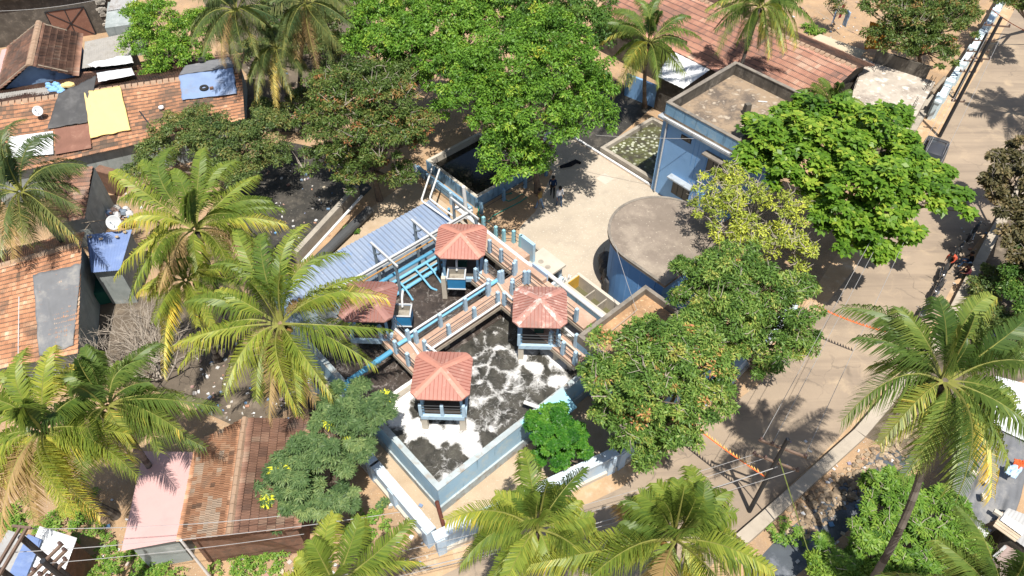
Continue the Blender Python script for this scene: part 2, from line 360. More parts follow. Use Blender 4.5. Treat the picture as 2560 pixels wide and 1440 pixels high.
for n_, c_ in (('navy', (.012, .03, .075)), ('shirt_white', (.62, .64, .68)), ('mustard', (.30, .20, .07)), ('jeans', (.06, .11, .20)), ('jeans_lt', (.17, .27, .42)), ('dark_cloth', (.015, .016, .02)), ('shirt_orange', (.52, .10, .055)), ('shirt_red', (.11, .03, .04)), ('shirt_blue', (.10, .17, .26))):
    M[n_] = surf(n_ + '_fabric', c_, .12, 6, None, None, .9, .1)
M['carpaint'] = surf('dark_grey_car_paint', (.05, .052, .06), .05, 1, None, None, .28, .5)
M['chrome'] = surf('bright_metal', (.55, .55, .56), .05, 2, None, None, .25, .5, metal=.9)
M['bikeblack'] = surf('black_bike_paint', (.018, .019, .022), .1, 3, None, None, .3, .5)
M['stream'] = surf('grey_stream_water', (.085, .095, .105), .3, .7, ((.20, .21, .23), .9, .5, .68), None, .15, .5, .02, 6)
M['algae'] = None
k = NT('algae_pond')
vo = k.new('ShaderNodeTexVoronoi'); vo.inputs['Scale'].default_value = 3.2; k.link(k.mapping((1, 1, 1)), vo.inputs['Vector'])
o_ = k.mix(k.ramp(k.noise(.8, 6, .65, None, 1.5), [(.4, 0.0), (.62, 1.0)]), (.052, .046, .032), (.115, .125, .045))
o_ = k.mix(k.math('MULTIPLY', k.ramp(vo.outputs['Distance'], [(.3, 1.0), (.42, 0.0)]), k.ramp(k.noise(.8, 3), [(.40, 0.0), (.52, 1.0)])), o_, (.42, .43, .33))
M['algae'] = k.done(o_, .5, .4)
# aeration basin water: attribute t = how much foam collects there
def water(name, c1, c2, foamc, lo, hi, scale):
    k = NT(name)
    warp = k.new('ShaderNodeTexNoise'); k.link(k.co, warp.inputs['Vector']); warp.inputs['Scale'].default_value = 1.0; warp.inputs['Detail'].default_value = 4
    add = k.new('ShaderNodeVectorMath', operation='MULTIPLY_ADD'); k.link(warp.outputs['Color'], add.inputs[0]); add.inputs[1].default_value = (1.15, 1.15, 0); k.link(k.co, add.inputs[2])
    vo = k.new('ShaderNodeTexVoronoi'); vo.feature = 'DISTANCE_TO_EDGE'; vo.inputs['Scale'].default_value = scale; vo.inputs['Randomness'].default_value = 1; k.link(add.outputs[0], vo.inputs['Vector'])
    vo2 = k.new('ShaderNodeTexVoronoi'); vo2.feature = 'DISTANCE_TO_EDGE'; vo2.inputs['Scale'].default_value = scale * 3.4; k.link(add.outputs[0], vo2.inputs['Vector'])
    e1 = k.math('MULTIPLY', k.ramp(vo.outputs['Distance'], [(0.0, 1.0), (.17, 0.0)]), k.ramp(k.noise(.9, 3, .6), [(.36, .15), (.62, 1.35)]))
    e2 = k.math('MULTIPLY', k.ramp(vo2.outputs['Distance'], [(0.0, 1.0), (.10, 0.0)]), .35)
    fine = k.noise(9, 6, .75, add.outputs[0])
    f = k.math('ADD', k.math('ADD', k.math('MULTIPLY', e1, .42), k.math('MULTIPLY', e2, .55)), k.math('MULTIPLY', k.math('SUBTRACT', fine, .5), 1.15))
    f = k.math('ADD', f, k.math('MULTIPLY', k.attr(), 1.4))
    foam = k.ramp(f, [(lo, 0.0), ((lo + hi) / 2, .45), (hi, 1.0)])
    basec = k.mix(k.ramp(k.noise(1.6, 7, .7, add.outputs[0]), [(.35, 0.0), (.68, 1.0)]), c1, c2)
    o = k.mix(foam, basec, foamc)
    k.bump(k.math('ADD', k.noise(7, 6, .7, add.outputs[0]), k.math('MULTIPLY', foam, .5)), .09, .8)
    return k.done(o, k.mix(foam, (.12, .12, .12), (.8, .8, .8)), .4)
M['water_front'] = water('foaming_water', (.026, .025, .021), (.095, .088, .072), (.72, .71, .69), .46, 1.0, .85)
M['water_back'] = water('brown_aeration_water', (.034, .027, .023), (.085, .066, .055), (.40, .35, .315), .33, .92, 1.25)
M['still'] = surf('dark_still_water', (.016, .015, .012), .4, .5, ((.055, .043, .018), .5, .55, .75), None, .12, .5)
M['greenwater'] = surf('greenish_water', (.12, .115, .06), .15, .6, None, None, .12, .5)
# foliage (face attribute t picks the tone of each leaf)
M['lf_bright'] = leafmat('bright_leaves', [(0, (.030, .075, .010)), (.5, (.070, .155, .018)), (.85, (.125, .22, .026)), (1, (.24, .26, .03))])
M['lf_mid'] = leafmat('mid_green_leaves', [(0, (.022, .055, .012)), (.5, (.048, .105, .018)), (.85, (.085, .15, .028)), (.95, (.15, .165, .03)), (1, (.24, .15, .03))])
M['lf_brown'] = leafmat('brown_green_leaves', [(0, (.026, .045, .012)), (.45, (.055, .095, .022)), (.75, (.095, .125, .032)), (.9, (.17, .11, .04)), (1, (.24, .10, .045))])
M['lf_almond'] = leafmat('almond_leaves', [(0, (.028, .070, .008)), (.45, (.066, .140, .013)), (.8, (.135, .215, .024)), (1, (.27, .30, .045))], .30, .3, .6)
M['lf_yellow'] = leafmat('yellow_green_leaves', [(0, (.06, .085, .015)), (.5, (.155, .20, .03)), (1, (.33, .36, .05))], gain=1.8)
M['lf_mango'] = leafmat('mango_leaves', [(0, (.026, .06, .012)), (.5, (.070, .135, .026)), (.85, (.145, .21, .045)), (.94, (.26, .24, .06)), (1, (.33, .135, .075))])
M['lf_cashew'] = leafmat('saturated_leaves', [(0, (.010, .050, .006)), (.5, (.026, .098, .009)), (1, (.075, .17, .018))])
M['lf_grey'] = leafmat('grey_green_leaves', [(0, (.026, .055, .02)), (.5, (.062, .108, .038)), (.9, (.125, .175, .065)), (.93, (.36, .40, .03)), (1, (.42, .44, .03))], .25, .5)
M['lf_dull'] = leafmat('dull_leaves', [(0, (.025, .05, .016)), (.5, (.062, .098, .028)), (.85, (.115, .14, .04)), (1, (.24, .15, .06))])
M['lf_dry'] = leafmat('dry_brown_leaves', [(0, (.028, .030, .014)), (.5, (.070, .068, .030)), (.8, (.125, .105, .05)), (1, (.20, .145, .075))], .2)
M['lf_shrub'] = leafmat('shrub_leaves', [(0, (.028, .07, .010)), (.5, (.072, .145, .018)), (1, (.15, .22, .035))])
M['fr_green'] = leafmat('green_fronds', [(0, (.026, .052, .012)), (.45, (.062, .098, .020)), (.8, (.135, .165, .036)), (1, (.33, .26, .055))], .28, .4, .5, gain=1.95)
M['fr_yellow'] = leafmat('yellow_fronds', [(0, (.035, .065, .012)), (.4, (.088, .125, .02)), (.75, (.185, .20, .034)), (1, (.38, .29, .05))], .28, .4, .5, gain=1.95)
M['fr_dark'] = leafmat('dark_fronds', [(0, (.020, .038, .014)), (.5, (.052, .076, .026)), (.85, (.115, .13, .045)), (1, (.30, .25, .075))], .26, .4, .5, gain=1.95)
M['rachis'] = surf('frond_stalk', (.24, .24, .06), .2, 1, None, None, .5, .4)
M['weed'] = leafmat('weeds', [(0, (.035, .085, .012)), (.5, (.08, .165, .022)), (1, (.19, .24, .05))])
M['cyan_lt'] = surf('cyan_sheet', (.30, .60, .72), .08, 1, None, None, .5, .4)
M['conc_pipe'] = surf('dark_pipe', (.075, .078, .08), .2, 1, None, None, .7, .3)
M['soil_and_shade'] = surf('dark_and_shaded_soil', (.13, .105, .08), .3, .6, ((.24, .195, .145), .9, .52, .7), None, .95, .1, .05, 7)  # dark ground, also used where tree shade is put into the colour

M['gaz_b'] = surf('dark_terracotta_sheet', (.25, .125, .105), .15, .9, ((.19, .105, .09), 1.4, .5, .7), ((.34, .20, .165), 1.8, .6, .78), .7, .25)
M['gaz_c'] = surf('dusty_terracotta_sheet', (.38, .195, .16), .18, 1.1, ((.26, .15, .125), 1.0, .45, .65), ((.56, .38, .32), 2.2, .56, .72), .75, .25)
M['gaz_cap_b'] = surf('dark_hip_cap', (.30, .15, .125), .15, 1.2, ((.42, .26, .22), 1.4, .55, .7), None, .7, .3)
M['gaz_cap_c'] = surf('worn_hip_cap', (.44, .215, .17), .15, 1.2, ((.66, .54, .49), 1.6, .5, .62), None, .7, .3)
M['fr_dead'] = leafmat('dead_fronds', [(0, (.09, .06, .03)), (.5, (.17, .125, .055)), (1, (.27, .20, .09))], .2, .6, .3)
M['hood'] = surf('grey_blue_hood', (.36, .40, .44), .15, 1.5, ((.24, .25, .26), 2.5, .52, .7), None, .85, .2)
M['cornice'] = surf('stained_cornice', (.34, .36, .38), .2, 1.2, ((.17, .16, .15), 2, .5, .68), None, .9, .2)
M['shaded_deck'] = surf('deck_in_roof_shade', (.075, .065, .055), .2, 3, None, None, .8, .2)  # solid gazebo deck, colour darkened to stand for shade under the roof
# ================================================================== the ground
def flat(name, pts, z, m):
    b = MB(); n = len(pts)
    ar = sum(pts[i][0] * pts[(i + 1) % n][1] - pts[(i + 1) % n][0] * pts[i][1] for i in range(n))
    if ar < 0: pts = list(reversed(pts))
    b.add([(p[0], p[1], z) for p in pts], [tuple(range(n))])
    return structure(name, b, m)
g = MB(); g.quad((-700, -300, 0), (700, -300, 0), (700, 1100, 0), (-700, 1100, 0)); structure('ground', g, M['dirt'])
road_l = [(-40, -12), (-12, 6.5), (-3.8, 12.3), (5.3, 16.9), (14.2, 23.6), (22.5, 33), (28.5, 41.2), (33.6, 47.6), (40, 56), (46, 64), (66, 92)]
road_r = [(88, 92), (54.5, 60), (44, 48), (36.5, 40.5), (29.6, 33.6), (23.2, 25.6), (16.8, 19.7), (11.2, 15.0), (5, 9.5), (-6, 1), (-20, -12)]
flat('road', road_l + road_r, .008, M['road'])
flat('road_shoulder', [(-42, -12), (-13, 7), (-5.2, 11.6), (-4.2, 13.3), (5.3, 18.0), (11.5, 22.6), (16.5, 27.5), (23, 36), (30, 45.5), (36, 53.5), (43, 62), (64, 92), (90, 92), (56, 60), (45, 48), (37.3, 40.5), (30.4, 33.9), (23.9, 25.9), (17.4, 19.8), (11.5, 15.1), (5, 9), (-5, 0)], .004, M['shoulder'])
flat('courtyard', [W(12.9, 5.5), W(13.2, 9.7), W(16.3, 12.2), W(18.0, 12.6), W(21.9, 14.9), W(22.5, 20), W(25.7, 19.5), W(25.7, 5), W(21, 3.2), W(15.9, 2.5)], .012, M['yard'])
flat('sand_strip', [W(1, 15.5), W(14, 15.6), W(14, 21), W(9.6, 20.3), W(4, 17.6)], .004, M['sand'])
flat('tank_apron', [W(-1.3, -1.4), W(13, -4.3), W(13, .1), W(0, .1), W(0, 14), W(-1.3, 14)], .006, M['sand'])
flat('mud_ground', [at(640, 440), at(700, 350), at(840, 380), at(930, 470), at(880, 520), at(745, 660), at(600, 620), at(560, 520)], .004, M['mud'])
flat('yard_soil', [W(12.9, 9.8), W(16.2, 12.1), W(18.0, 12.5), W(21.9, 14.8), W(21, 16), W(15, 15.4), W(12.9, 14.5)], .005, M['dirt'])
flat('back_mud', [W(26, 14.2), W(34, 15.5), W(34, 20), W(26, 20)], .004, M['mud'])
flat('back_shaded_soil', [at(600, 330), at(620, 190), at(560, 120), at(480, -60), at(930, -60), at(930, 200), at(760, 330)], .004, M['soil_and_shade'])  # dark sheet: shade of the trees here is painted into the soil
flat('right_shaded_soil', [at(2480, 600), at(2410, 740), at(2355, 860), at(2160, 1092), at(2300, 1150), at(2420, 1000), at(2700, 900), at(2700, 480), at(2560, 470)], .0045, M['soil_and_shade'])  # soil tone darkened to paint the shade among the undergrowth
flat('left_mud', [at(240, 760), at(420, 730), at(640, 880), at(760, 1000), at(620, 1080), at(330, 950), at(200, 900)], .004, M['soil_and_shade'])
flat('stream', [at(1840, 1460), at(1990, 1440), at(2150, 1300), at(2260, 1200), at(2360, 1060), at(2330, 1000), at(2200, 1130), at(2060, 1250), at(1940, 1350)], .004, M['stream'])
# rubble on the bank of the stream
st = MB()
for i in range(520):
    u = random.random(); c = at(1960 + 330 * u, 1300 - 260 * u) + Vector((random.uniform(-.2, 1.15), random.uniform(-1.0, .25), 0))
    r = random.uniform(.04, .14) * (1.6 if random.random() < .15 else 1)
    vs, n0 = [], len(st.v)
    st.ball(c + Vector((0, 0, r * .3)), (r * random.uniform(.8, 1.5), r * random.uniform(.7, 1.2), r * .6), 6, 4, random.random())
    st.v[n0:] = [tuple(Vector(p) + Vector((random.uniform(-.25, .25), random.uniform(-.25, .25), random.uniform(-.2, .2))) * r) for p in st.v[n0:]]
tag(st.build('rubble', M['stone']), 'rubble stones tumbled down the bank between drain wall and grey stream', 'rubble', kind='stuff')
# litter and pebbles scattered over ground
lt = MB()
def litter(poly_px, n, s0, s1):
    xs = [p[0] for p in poly_px]; ys = [p[1] for p in poly_px]
    for i in range(n):
        c = at(random.uniform(min(xs), max(xs)), random.uniform(min(ys), max(ys))); s = random.uniform(s0, s1)
        lt.box(c + Vector((0, 0, .01)), (s, s * random.uniform(.4, 1), s * .35), random.uniform(0, 3), random.random())
for poly, n in (([(660, 400), (860, 600)], 80), ([(480, 860), (760, 1060)], 130), ([(200, 440), (420, 620)], 70), ([(540, 150), (820, 330)], 60), ([(1960, 1100), (2300, 1420)], 60), ([(2380, 560), (2560, 900)], 40), ([(250, 1240), (420, 1440)], 60), ([(560, 1380), (880, 1440)], 40), ([(960, 1250), (1080, 1440)], 30), ([(2050, 1150), (2300, 1440)], 50), ([(1960, 0), (2160, 120)], 30)):
    litter(poly, n, .05, .22)
M['litter'] = tmat('litter_scraps', [(0, (.62, .62, .62)), (.35, (.45, .43, .40)), (.6, (.40, .20, .12)), (.75, (.12, .26, .45)), (.9, (.2, .19, .17)), (1, (.5, .42, .3))], 0)
tag(lt.build('litter', M['litter']), 'scattered scraps of plastic and paper lying on the bare ground', 'litter', kind='stuff')
# ================================================================== boundary walls
def panel_wall(label, pts, h=1.6, t=.24, step=3.1, outer=1, group=None, first=.2):
    pts = [Vector(p) for p in pts]; root = thing('boundary_wall', pts[0], label, 'wall', group)
    core, cop, pl, pil = MB(), MB(), MB(), MB()
    for p, q in zip(pts, pts[1:]):
        d = (q - p); L = d.length; d.normalize(); nrm = Vector((d.y, -d.x, 0)) * outer; ang = math.atan2(d.y, d.x)
        mid = (p + q) / 2
        core.box(mid, (L, t, h - .12), ang)
        cop.box(mid + Vector((0, 0, h - .118)), (L + .1, t + .24, .12), ang)
        pl.box(mid + nrm * .09, (L, t + .1, .28), ang)
        s = first
        while s < L:
            pil.box(p + d * s + nrm * .09, (.42, t + .14, h - .12), ang); s += step
    core.build('wall', M['bwall'], root); cop.build('coping', M['bwall_top'], root)
    pl.build('plinth', M['conc_lt'], root); pil.build('pilaster', M['bwall'], root)
    return root
panel_wall('pale blue panelled boundary wall running along the road beside the settling trees', [(-3.45, 13.75, 0), (5.11, 18.05, 0), (11.57, 22.9, 0), (16.2, 27.6, 0)], step=3.0)
panel_wall('pale blue panelled boundary wall along the left lane below the grey-green tree', [(-3.62, 14.05, 0), (-6.56, 17.35, 0), (-11.5, 23, 0)], outer=-1, step=2.6)
# ================================================================== aeration basin
ZW = 1.72
root = thing('aeration_tank', W(6, 6), 'large open concrete aeration basin with pale blue walls and foaming brown water', 'tank')
b = MB(); b.obox(W(0, 0), TA * 12.6, TB * .25, UP * 2.1); b.build('front_wall', M['tank'], root)
b = MB(); b.obox(W(0, .25), TA * .25, TB * 13.1, UP * 2.08); b.build('side_wall', M['tank'], root)
b = MB(); b.obox(W(.25, 11.55), TA * 11.8, TB * .25, UP * 2.06); b.build('back_wall', M['conc'], root)
b = MB(); b.obox(W(12.05, .25), TA * .3, TB * 13.1, UP * 2.2); b.build('right_wall', M['conc'], root)
b = MB(); b.obox(W(-.1, -.1), TA * 12.6, TB * .1, UP * .62); b.obox(W(-.08, 0), TA * .08, TB * 13, UP * .5); b.build('plinth', M['tank_cop'], root)
b = MB(); b.obox(W(-.02, -.02, 2.1), TA * 12.6, TB * .3, UP * .05); b.obox(W(-.02, .28, 2.08), TA * .29, TB * 13, UP * .05); b.build('coping', M['tank_cop'], root)
b = MB(); b.obox(W(.26, 5.45), TA * 2.9, TB * .28, UP * 1.86); b.build('baffle', M['conc'], root)
b = MB(); b.obox(W(.25, .25), TA * 11.8, TB * 11.3, UP * .3); b.build('floor', M['conc'], root)
def water_sheet(name, a0, a1, b0, b1, m, blobs, noise_amp):
    na, nb = int((a1 - a0) / .09), int((b1 - b0) / .09)
    ga, gb = np.meshgrid(np.linspace(a0, a1, na), np.linspace(b0, b1, nb), indexing='ij')
    dens = np.zeros_like(ga)
    wob = np.array([[mnoise.noise(Vector((x * 1.1, y * 1.1, 3.3))) + .5 * mnoise.noise(Vector((x * 2.9, y * 2.9, 7.3))) for x, y in zip(ra, rb)] for ra, rb in zip(ga, gb)])
    for (ca, cb, r, s) in blobs:
        d = np.hypot(ga - ca, gb - cb) + wob * .38
        dens = np.maximum(dens, s * np.clip(1.5 - d / r, 0, 1))
    dens += wob * noise_amp
    P = np.array(TO)[None, None] + ga[..., None] * np.array(TA) + gb[..., None] * np.array(TB)
    P[..., 2] = ZW + wob * .02 + np.clip(dens - .35, 0, .6) * .12
    idx = np.arange(na * nb).reshape(na, nb)
    f = np.stack([idx[:-1, :-1], idx[1:, :-1], idx[1:, 1:], idx[:-1, 1:]], -1).reshape(-1, 4)
    dd = (dens[:-1, :-1] + dens[1:, 1:]).ravel() / 2
    o = npmesh(name, P.reshape(-1, 3), f, m, None, None, True)
    a_ = o.data.attributes.new('t', 'FLOAT', 'POINT'); a_.data.foreach_set('value', dens.ravel().astype(np.float32))
    return tag(o, kind='structure')
def pw(px, py):
    q = at(px, py, ZW) - TO; return q.dot(TA), q.dot(TB)
blobs = []
for x, y, r, s in ((1010, 975, .75, 1), (985, 1010, .7, 1), (1030, 940, .5, 1), (1000, 1045, .5, 1), (1040, 1070, .45, 1), (1090, 1085, .5, 1), (1130, 1080, .5, 1), (1160, 1060, .45, .9), (1165, 1095, .4, 1), (1180, 1125, .3, 1), (1190, 1150, .25, 1), (960, 990, .5, 1),
                   (1400, 905, .55, .9), (1375, 885, .45, .9), (1340, 915, .35, .8), (1395, 950, .35, .8), (1420, 790, .5, 1), (1440, 820, .5, 1), (1410, 960, .3, .7), (1305, 890, .3, .7), (1250, 870, .25, .55), (1240, 830, .2, .55), (1200, 960, .35, .55), (1290, 940, .4, .45), (1340, 960, .5, .4), (1200, 1000, .5, .45), (1330, 880, .35, .6), (1180, 930, .3, .6), (1100, 1200, .3, .5), (1120, 1190, .3, .45), (1270, 930, 2.4, .20), (1230, 1010, 1.6, .24), (1330, 850, 1.2, .24), (1150, 1160, 1.2, .14)):
    ca, cb = pw(x, y); blobs.append((ca, cb, r * 1.12, s))
water_sheet('foaming_basin_water', .25, 12.05, .25, 5.99, M['water_front'], blobs, .10)
water_sheet('brown_basin_water', .25, 12.05, 6.0, 11.55, M['water_back'], [(9.5, 9.5, 1.2, .06)], .06)
# ------------------------------------------------------------------ walkways over the basin
ZD = 3.0
def rail_run(root, pts, mpost='post', h=.98, s=.17, rails=(.28, .58, .88), posts=True, mrail='rail'):
    pts = [Vector(p) for p in pts]
    if posts:
        for p in pts:
            b = MB(); b.frustum(p, (s * 1.15, s * 1.15), (s, s), h, PH); b.build('post', M[mpost], root)
    for z in rails:
        b = MB()
        for p, q in zip(pts, pts[1:]):
            d = (q - p).normalized(); b.tube([p + d * s * .5 + UP * z, q - d * s * .5 + UP * z], .021, 5)
        b.build('rail', M[mrail], root)
def walkway(label, a0, a1, b0, b1, runs=(), legs=()):
    root = thing('walkway', W((a0 + a1) / 2, (b0 + b1) / 2, ZD), label, 'walkway', 'walkways over the basin')
    b = MB(); b.obox(W(a0, b0, ZD - .16), TA * (a1 - a0), TB * (b1 - b0), UP * .16); b.build('deck', M['deck'], root)
    b = MB()
    if a1 - a0 > b1 - b0:
        for bb in (b0 - .03, b1 - .15): b.obox(W(a0, bb, ZD - .40), TA * (a1 - a0), TB * .18, UP * .237)
    else:
        for aa in (a0 - .03, a1 - .15): b.obox(W(aa, b0, ZD - .40), TA * .18, TB * (b1 - b0), UP * .237)
    b.build('edge_beam', M['deck_side'], root)
    for (a, bb) in legs:
        c = MB(); c.box(W(a, bb, .3), (.3, .3, ZD - .7), PH); c.build('leg', M['conc'], root)
    for r in runs: rail_run(root, [W(a, bb, ZD) for a, bb in r])
    return root
walkway('long terracotta walkway crossing the middle of the basin between blue railing posts', 3.95, 9.1, 5.98, 7.0,
        [[(4.1, 6.9), (5.7, 6.92), (7.4, 6.92), (9.0, 6.92)], [(4.05, 6.07), (5.6, 6.07), (7.33, 6.07), (8.98, 6.07)]], [(5.6, 6.5), (7.4, 6.5)])
walkway('short terracotta walkway joining the two left gazebos', 2.82, 3.92, 4.7, 8.55,
        [[(2.93, 4.9), (2.93, 6.0), (2.93, 7.05), (2.93, 8.4)], [(3.82, 7.2), (3.82, 8.4)]], [(3.3, 6.5)])
walkway('terracotta walkway beside the right front gazebo with posts down to the front wall', 9.13, 10.15, .35, 8.6,
        [[(9.22, .45), (9.22, 1.3), (9.22, 2.2)], [(9.22, 4.6), (9.22, 5.8)], [(10.05, 1.2), (10.05, 3.0), (10.05, 4.6), (10.05, 6.1)], [(10.05, 7.15), (10.05, 8.3)], [(9.22, 7.1), (9.22, 8.2)]], [(9.6, 6.5), (9.6, 1.0)])
walkway('narrow terracotta walkway along the right wall of the basin under the white pipe', 11.2, 12.2, 1.75, 11.3,
        [[(11.28, 2.4), (11.28, 4.2), (11.28, 6.1)], [(11.28, 7.2), (11.28, 8.4), (11.28, 9.4)]], [(11.6, 4), (11.6, 9)])
walkway('small terracotta link deck between the right gazebos and the side walkway', 10.16, 11.19, 6.15, 7.2, [[(10.2, 7.1), (11.1, 7.1)], [(10.2, 6.24), (11.1, 6.24)]])
# ------------------------------------------------------------------ gazebos over the aerators
GX = R(-2)
def gazebo(label, c, rails=3, hw=1.38, gm='gaz', gc='gaz_cap'):
    cx, cy = c.x, c.y
    root = thing('gazebo', (cx, cy, ZD), label, 'gazebo', 'aerator gazebos in the basin')
    ex = Vector((math.cos(GX), math.sin(GX), 0)); ey = Vector((-math.sin(GX), math.cos(GX), 0))
    P = lambda x, y, z: Vector((cx, cy, 0)) + ex * x + ey * y + UP * z
    s = 1.05
    b = MB(); b.box((cx, cy, ZD - .14), (2 * s, 2 * s, .13), GX); b.build('deck', M['shaded_deck'], root)
    b = MB()
    for p, q in (((-s, -s), (s, -s)), ((-s, s), (s, s)), ((-s, -s + .1), (-s, s - .1)), ((s, -s + .1), (s, s - .1))):
        b.beam(P(*p, ZD - .13), P(*q, ZD - .13), .16, .27)
    b.build('edge_beam', M['post'], root)
    for x in (-s + .12, s - .12):
        for y in (-s + .12, s - .12):
            b = MB(); b.frustum(P(x, y, .3), (.34, .34), (.28, .28), ZD - .56, GX); b.build('leg', M['conc_lt'], root)
            b = MB(); b.box(P(x, y, ZD), (.12, .12, 1.85), GX); b.build('roof_post', M['blue_dirty'], root)
    # roof: four ribbed slopes and four flat corner slopes, hip caps above
    ze, za, c_ = 4.83, 5.43, .36
    ap = P(0, 0, za); rf = MB(); rib = MB()
    cor = [(-hw + c_, -hw), (hw - c_, -hw), (hw, -hw + c_), (hw, hw - c_), (hw - c_, hw), (-hw + c_, hw), (-hw, hw - c_), (-hw, -hw + c_)]
    for i in range(8):
        p, q = cor[i], cor[(i + 1) % 8]
        rf.add([P(*p, ze), P(*q, ze), ap], ((0, 1, 2),)); rf.add([P(*p, ze - .05), P(*q, ze - .05), P(*q, ze), P(*p, ze)], ((0, 1, 2, 3),))
        if i % 2 == 0:
            n = 11
            for j in range(1, n):
                f = j / n; e = Vector((p[0] + (q[0] - p[0]) * f, p[1] + (q[1] - p[1]) * f, 0)); k_ = 1 - abs(2 * f - 1)
                mid = Vector(((p[0] + q[0]) / 2, (p[1] + q[1]) / 2, 0)); tgt = e - mid * k_ * .98
                a1, a2 = P(e.x, e.y, ze + .012), P(tgt.x, tgt.y, ze + (za - ze) * k_ * .98 + .012)
                rib.beam(a1, a2, .026, .03)
    rf.build('roof', M[gm], root); rib.build('roof_rib', M['gaz_rib'], root)
    for i in (1, 3, 5, 7):
        p, q = cor[i], cor[(i + 1) % 8]; m_ = ((p[0] + q[0]) / 2, (p[1] + q[1]) / 2)
        d = Vector((q[0] - p[0], q[1] - p[1], 0)).normalized() * .2
        b = MB(); lo, hi = Vector((m_[0], m_[1], 0)), Vector((0, 0, 0))
        v = [P(lo.x - d.x, lo.y - d.y, ze + .03), P(lo.x + d.x, lo.y + d.y, ze + .03), P(d.x * .75, d.y * .75, za + .0), P(-d.x * .75, -d.y * .75, za + .0), P(lo.x, lo.y, ze + .08), P(0, 0, za + .07)]
        b.add(v, ((0, 4, 5, 3), (4, 1, 2, 5), (0, 1, 4))); b.build('hip_cap', M[gc], root)
    b = MB(); b.box(P(0, 0, ZD), (.5, .5, .35), GX); b.lathe(P(0, 0, ZD + .35), [(.0, 0), (.24, 0), (.24, .35), (.2, .42), (.2, .8), (.14, .86), (0, .86)], 12)
    b.build('motor', M['motor'], root)
    b = MB(); b.tube([P(0, 0, ZD - .1), P(0, 0, ZW - .2)], .1, 8); b.build('shaft', M['steel'], root)
    xs = {0: [], 2: [-s, s], 3: [-s, 0, s]}[rails]
    for x in xs:
        b = MB(); b.frustum(P(x * .98, -s + .02, ZD), (.17, .17), (.15, .15), .85, GX); b.build('post', M['post'], root)
    for z in (.3, .55, .78) if rails else ():
        b = MB(); b.tube([P(-s, -s + .02, ZD + z), P(s, -s + .02, ZD + z)], .02, 5)
        b.tube([P(s * .98, -s, ZD + z), P(s * .98, s, ZD + z)], .02, 5); b.build('rail', M['rail'], root)
    return root
M['gaz_rib'] = surf('terracotta_seam', (.30, .115, .085), .2, 2, None, None, .7, .2)
M['motor'] = surf('green_motor', (.02, .06, .045), .2, 2, None, None, .5, .4)
gazebo('terracotta roofed gazebo nearest the front corner of the basin, foam round its legs', at(1105, 940, 4.85) + Vector((0, .06, 0)), 3)
gazebo('terracotta roofed gazebo at the right front with white worn hip caps', at(1350, 766, 4.85), 2, gm='gaz_c', gc='gaz_cap_c')
gazebo('terracotta roofed gazebo at the far side with a blue hopper below it', at(1153, 602, 4.85), 0)
gazebo('darker terracotta gazebo at the left, half hidden by a palm frond', at(922, 752, 4.85), 0, gm='gaz_b', gc='gaz_cap_b')
def hopper(label, p, w=.98, d=.85, h=.8, rz=GX):
    """p: centre of the rim"""
    root = thing('hopper', p, label, 'hopper', 'blue hoppers hung over the basin')
    t = .05; c = Vector(p)
    b = MB()
    for i, j, sx, sy in ((0, -1, w, t), (0, 1, w, t), (-1, 0, t, d - 2 * t), (1, 0, t, d - 2 * t)):
        b.box(c + Vector((i * (w - t) / 2, j * (d - t) / 2, -h)), (sx, sy, h), rz)
    b.build('body', M['hopper'], root)
    b = MB(); b.box(c + Vector((0, 0, -h + .35)), (w - 2 * t - .01, d - 2 * t - .01, .04), rz)
    for i, j, sx, sy in ((0, 1, w - .1, .012), (-1, 0, .012, d - .14), (1, 0, .012, d - .14)):
        b.box(c + Vector((i * (w / 2 - t - .008), j * (d / 2 - t - .008), -h + .4)), (sx, sy, h - .41), rz)
    b.build('lining', M['hopper_in'], root)
    b = MB()
    for i, j, sx, sy in ((0, -1, w + .06, .07), (0, 1, w + .06, .07), (-1, 0, .07, d - .08), (1, 0, .07, d - .08)):
        b.box(c + Vector((i * w / 2, j * d / 2, .003)), (sx, sy, .04), rz)
    b.box(c + Vector((0, -d / 2 - .03, -h)), (w + .06, .05, .05), rz); b.build('rim', M['steel_lt'], root)
    b = MB(); b.tube([c + Vector((0, d / 2 - .1, -.1)), c + Vector((0, d / 2 + .1, .35)), c + Vector((0, d / 2 + .6, .4))], .06, 8); b.build('spout', M['white'], root)
    b = MB(); b.frustum(c + Vector((-w / 2 - .25, -.1, -c.z + .3)), (.3, .3), (.24, .24), c.z - .5); b.build('support', M['conc_lt'], root)
hopper('open blue hopper with grey lining under the far gazebo, over brown water', at(1141, 684, 3.55))
hopper('open blue hopper holding gravel beside the left gazebo, over brown water', at(1004, 776, 3.55))
# ------------------------------------------------------------------ pipework
def pipe(label, pts, r, m, name='pipe', group=None, n=10, cat='pipe', flanges=0):
    b = MB(); b.tube(pts, r, n)
    if flanges:
        for p, q in zip(pts, pts[1:]):
            p, q = Vector(p), Vector(q); L = (q - p).length; k_ = max(1, int(L / flanges))
            for i in range(1, k_ + 1): c = p.lerp(q, i / (k_ + 1)); d = (q - p).normalized() * .03; b.tube([c - d, c + d], r * 1.3, n)
    o = b.build(name, M[m]); return tag(o, label, cat, group)
def bend(pts, r=.25, n=4):
    """round the corners of a pipe run"""
    pts = [Vector(p) for p in pts]; out = [pts[0]]
    for a, b, c in zip(pts, pts[1:], pts[2:]):
        d1, d2 = (a - b), (c - b); k_ = min(r, d1.length * .45, d2.length * .45); d1.normalize(); d2.normalize()
        p, q = b + d1 * k_, b + d2 * k_
        for i in range(n + 1):
            t = i / n; out.append(p * (1 - t) ** 2 + b * 2 * t * (1 - t) + q * t * t)
    return out + [pts[-1]]
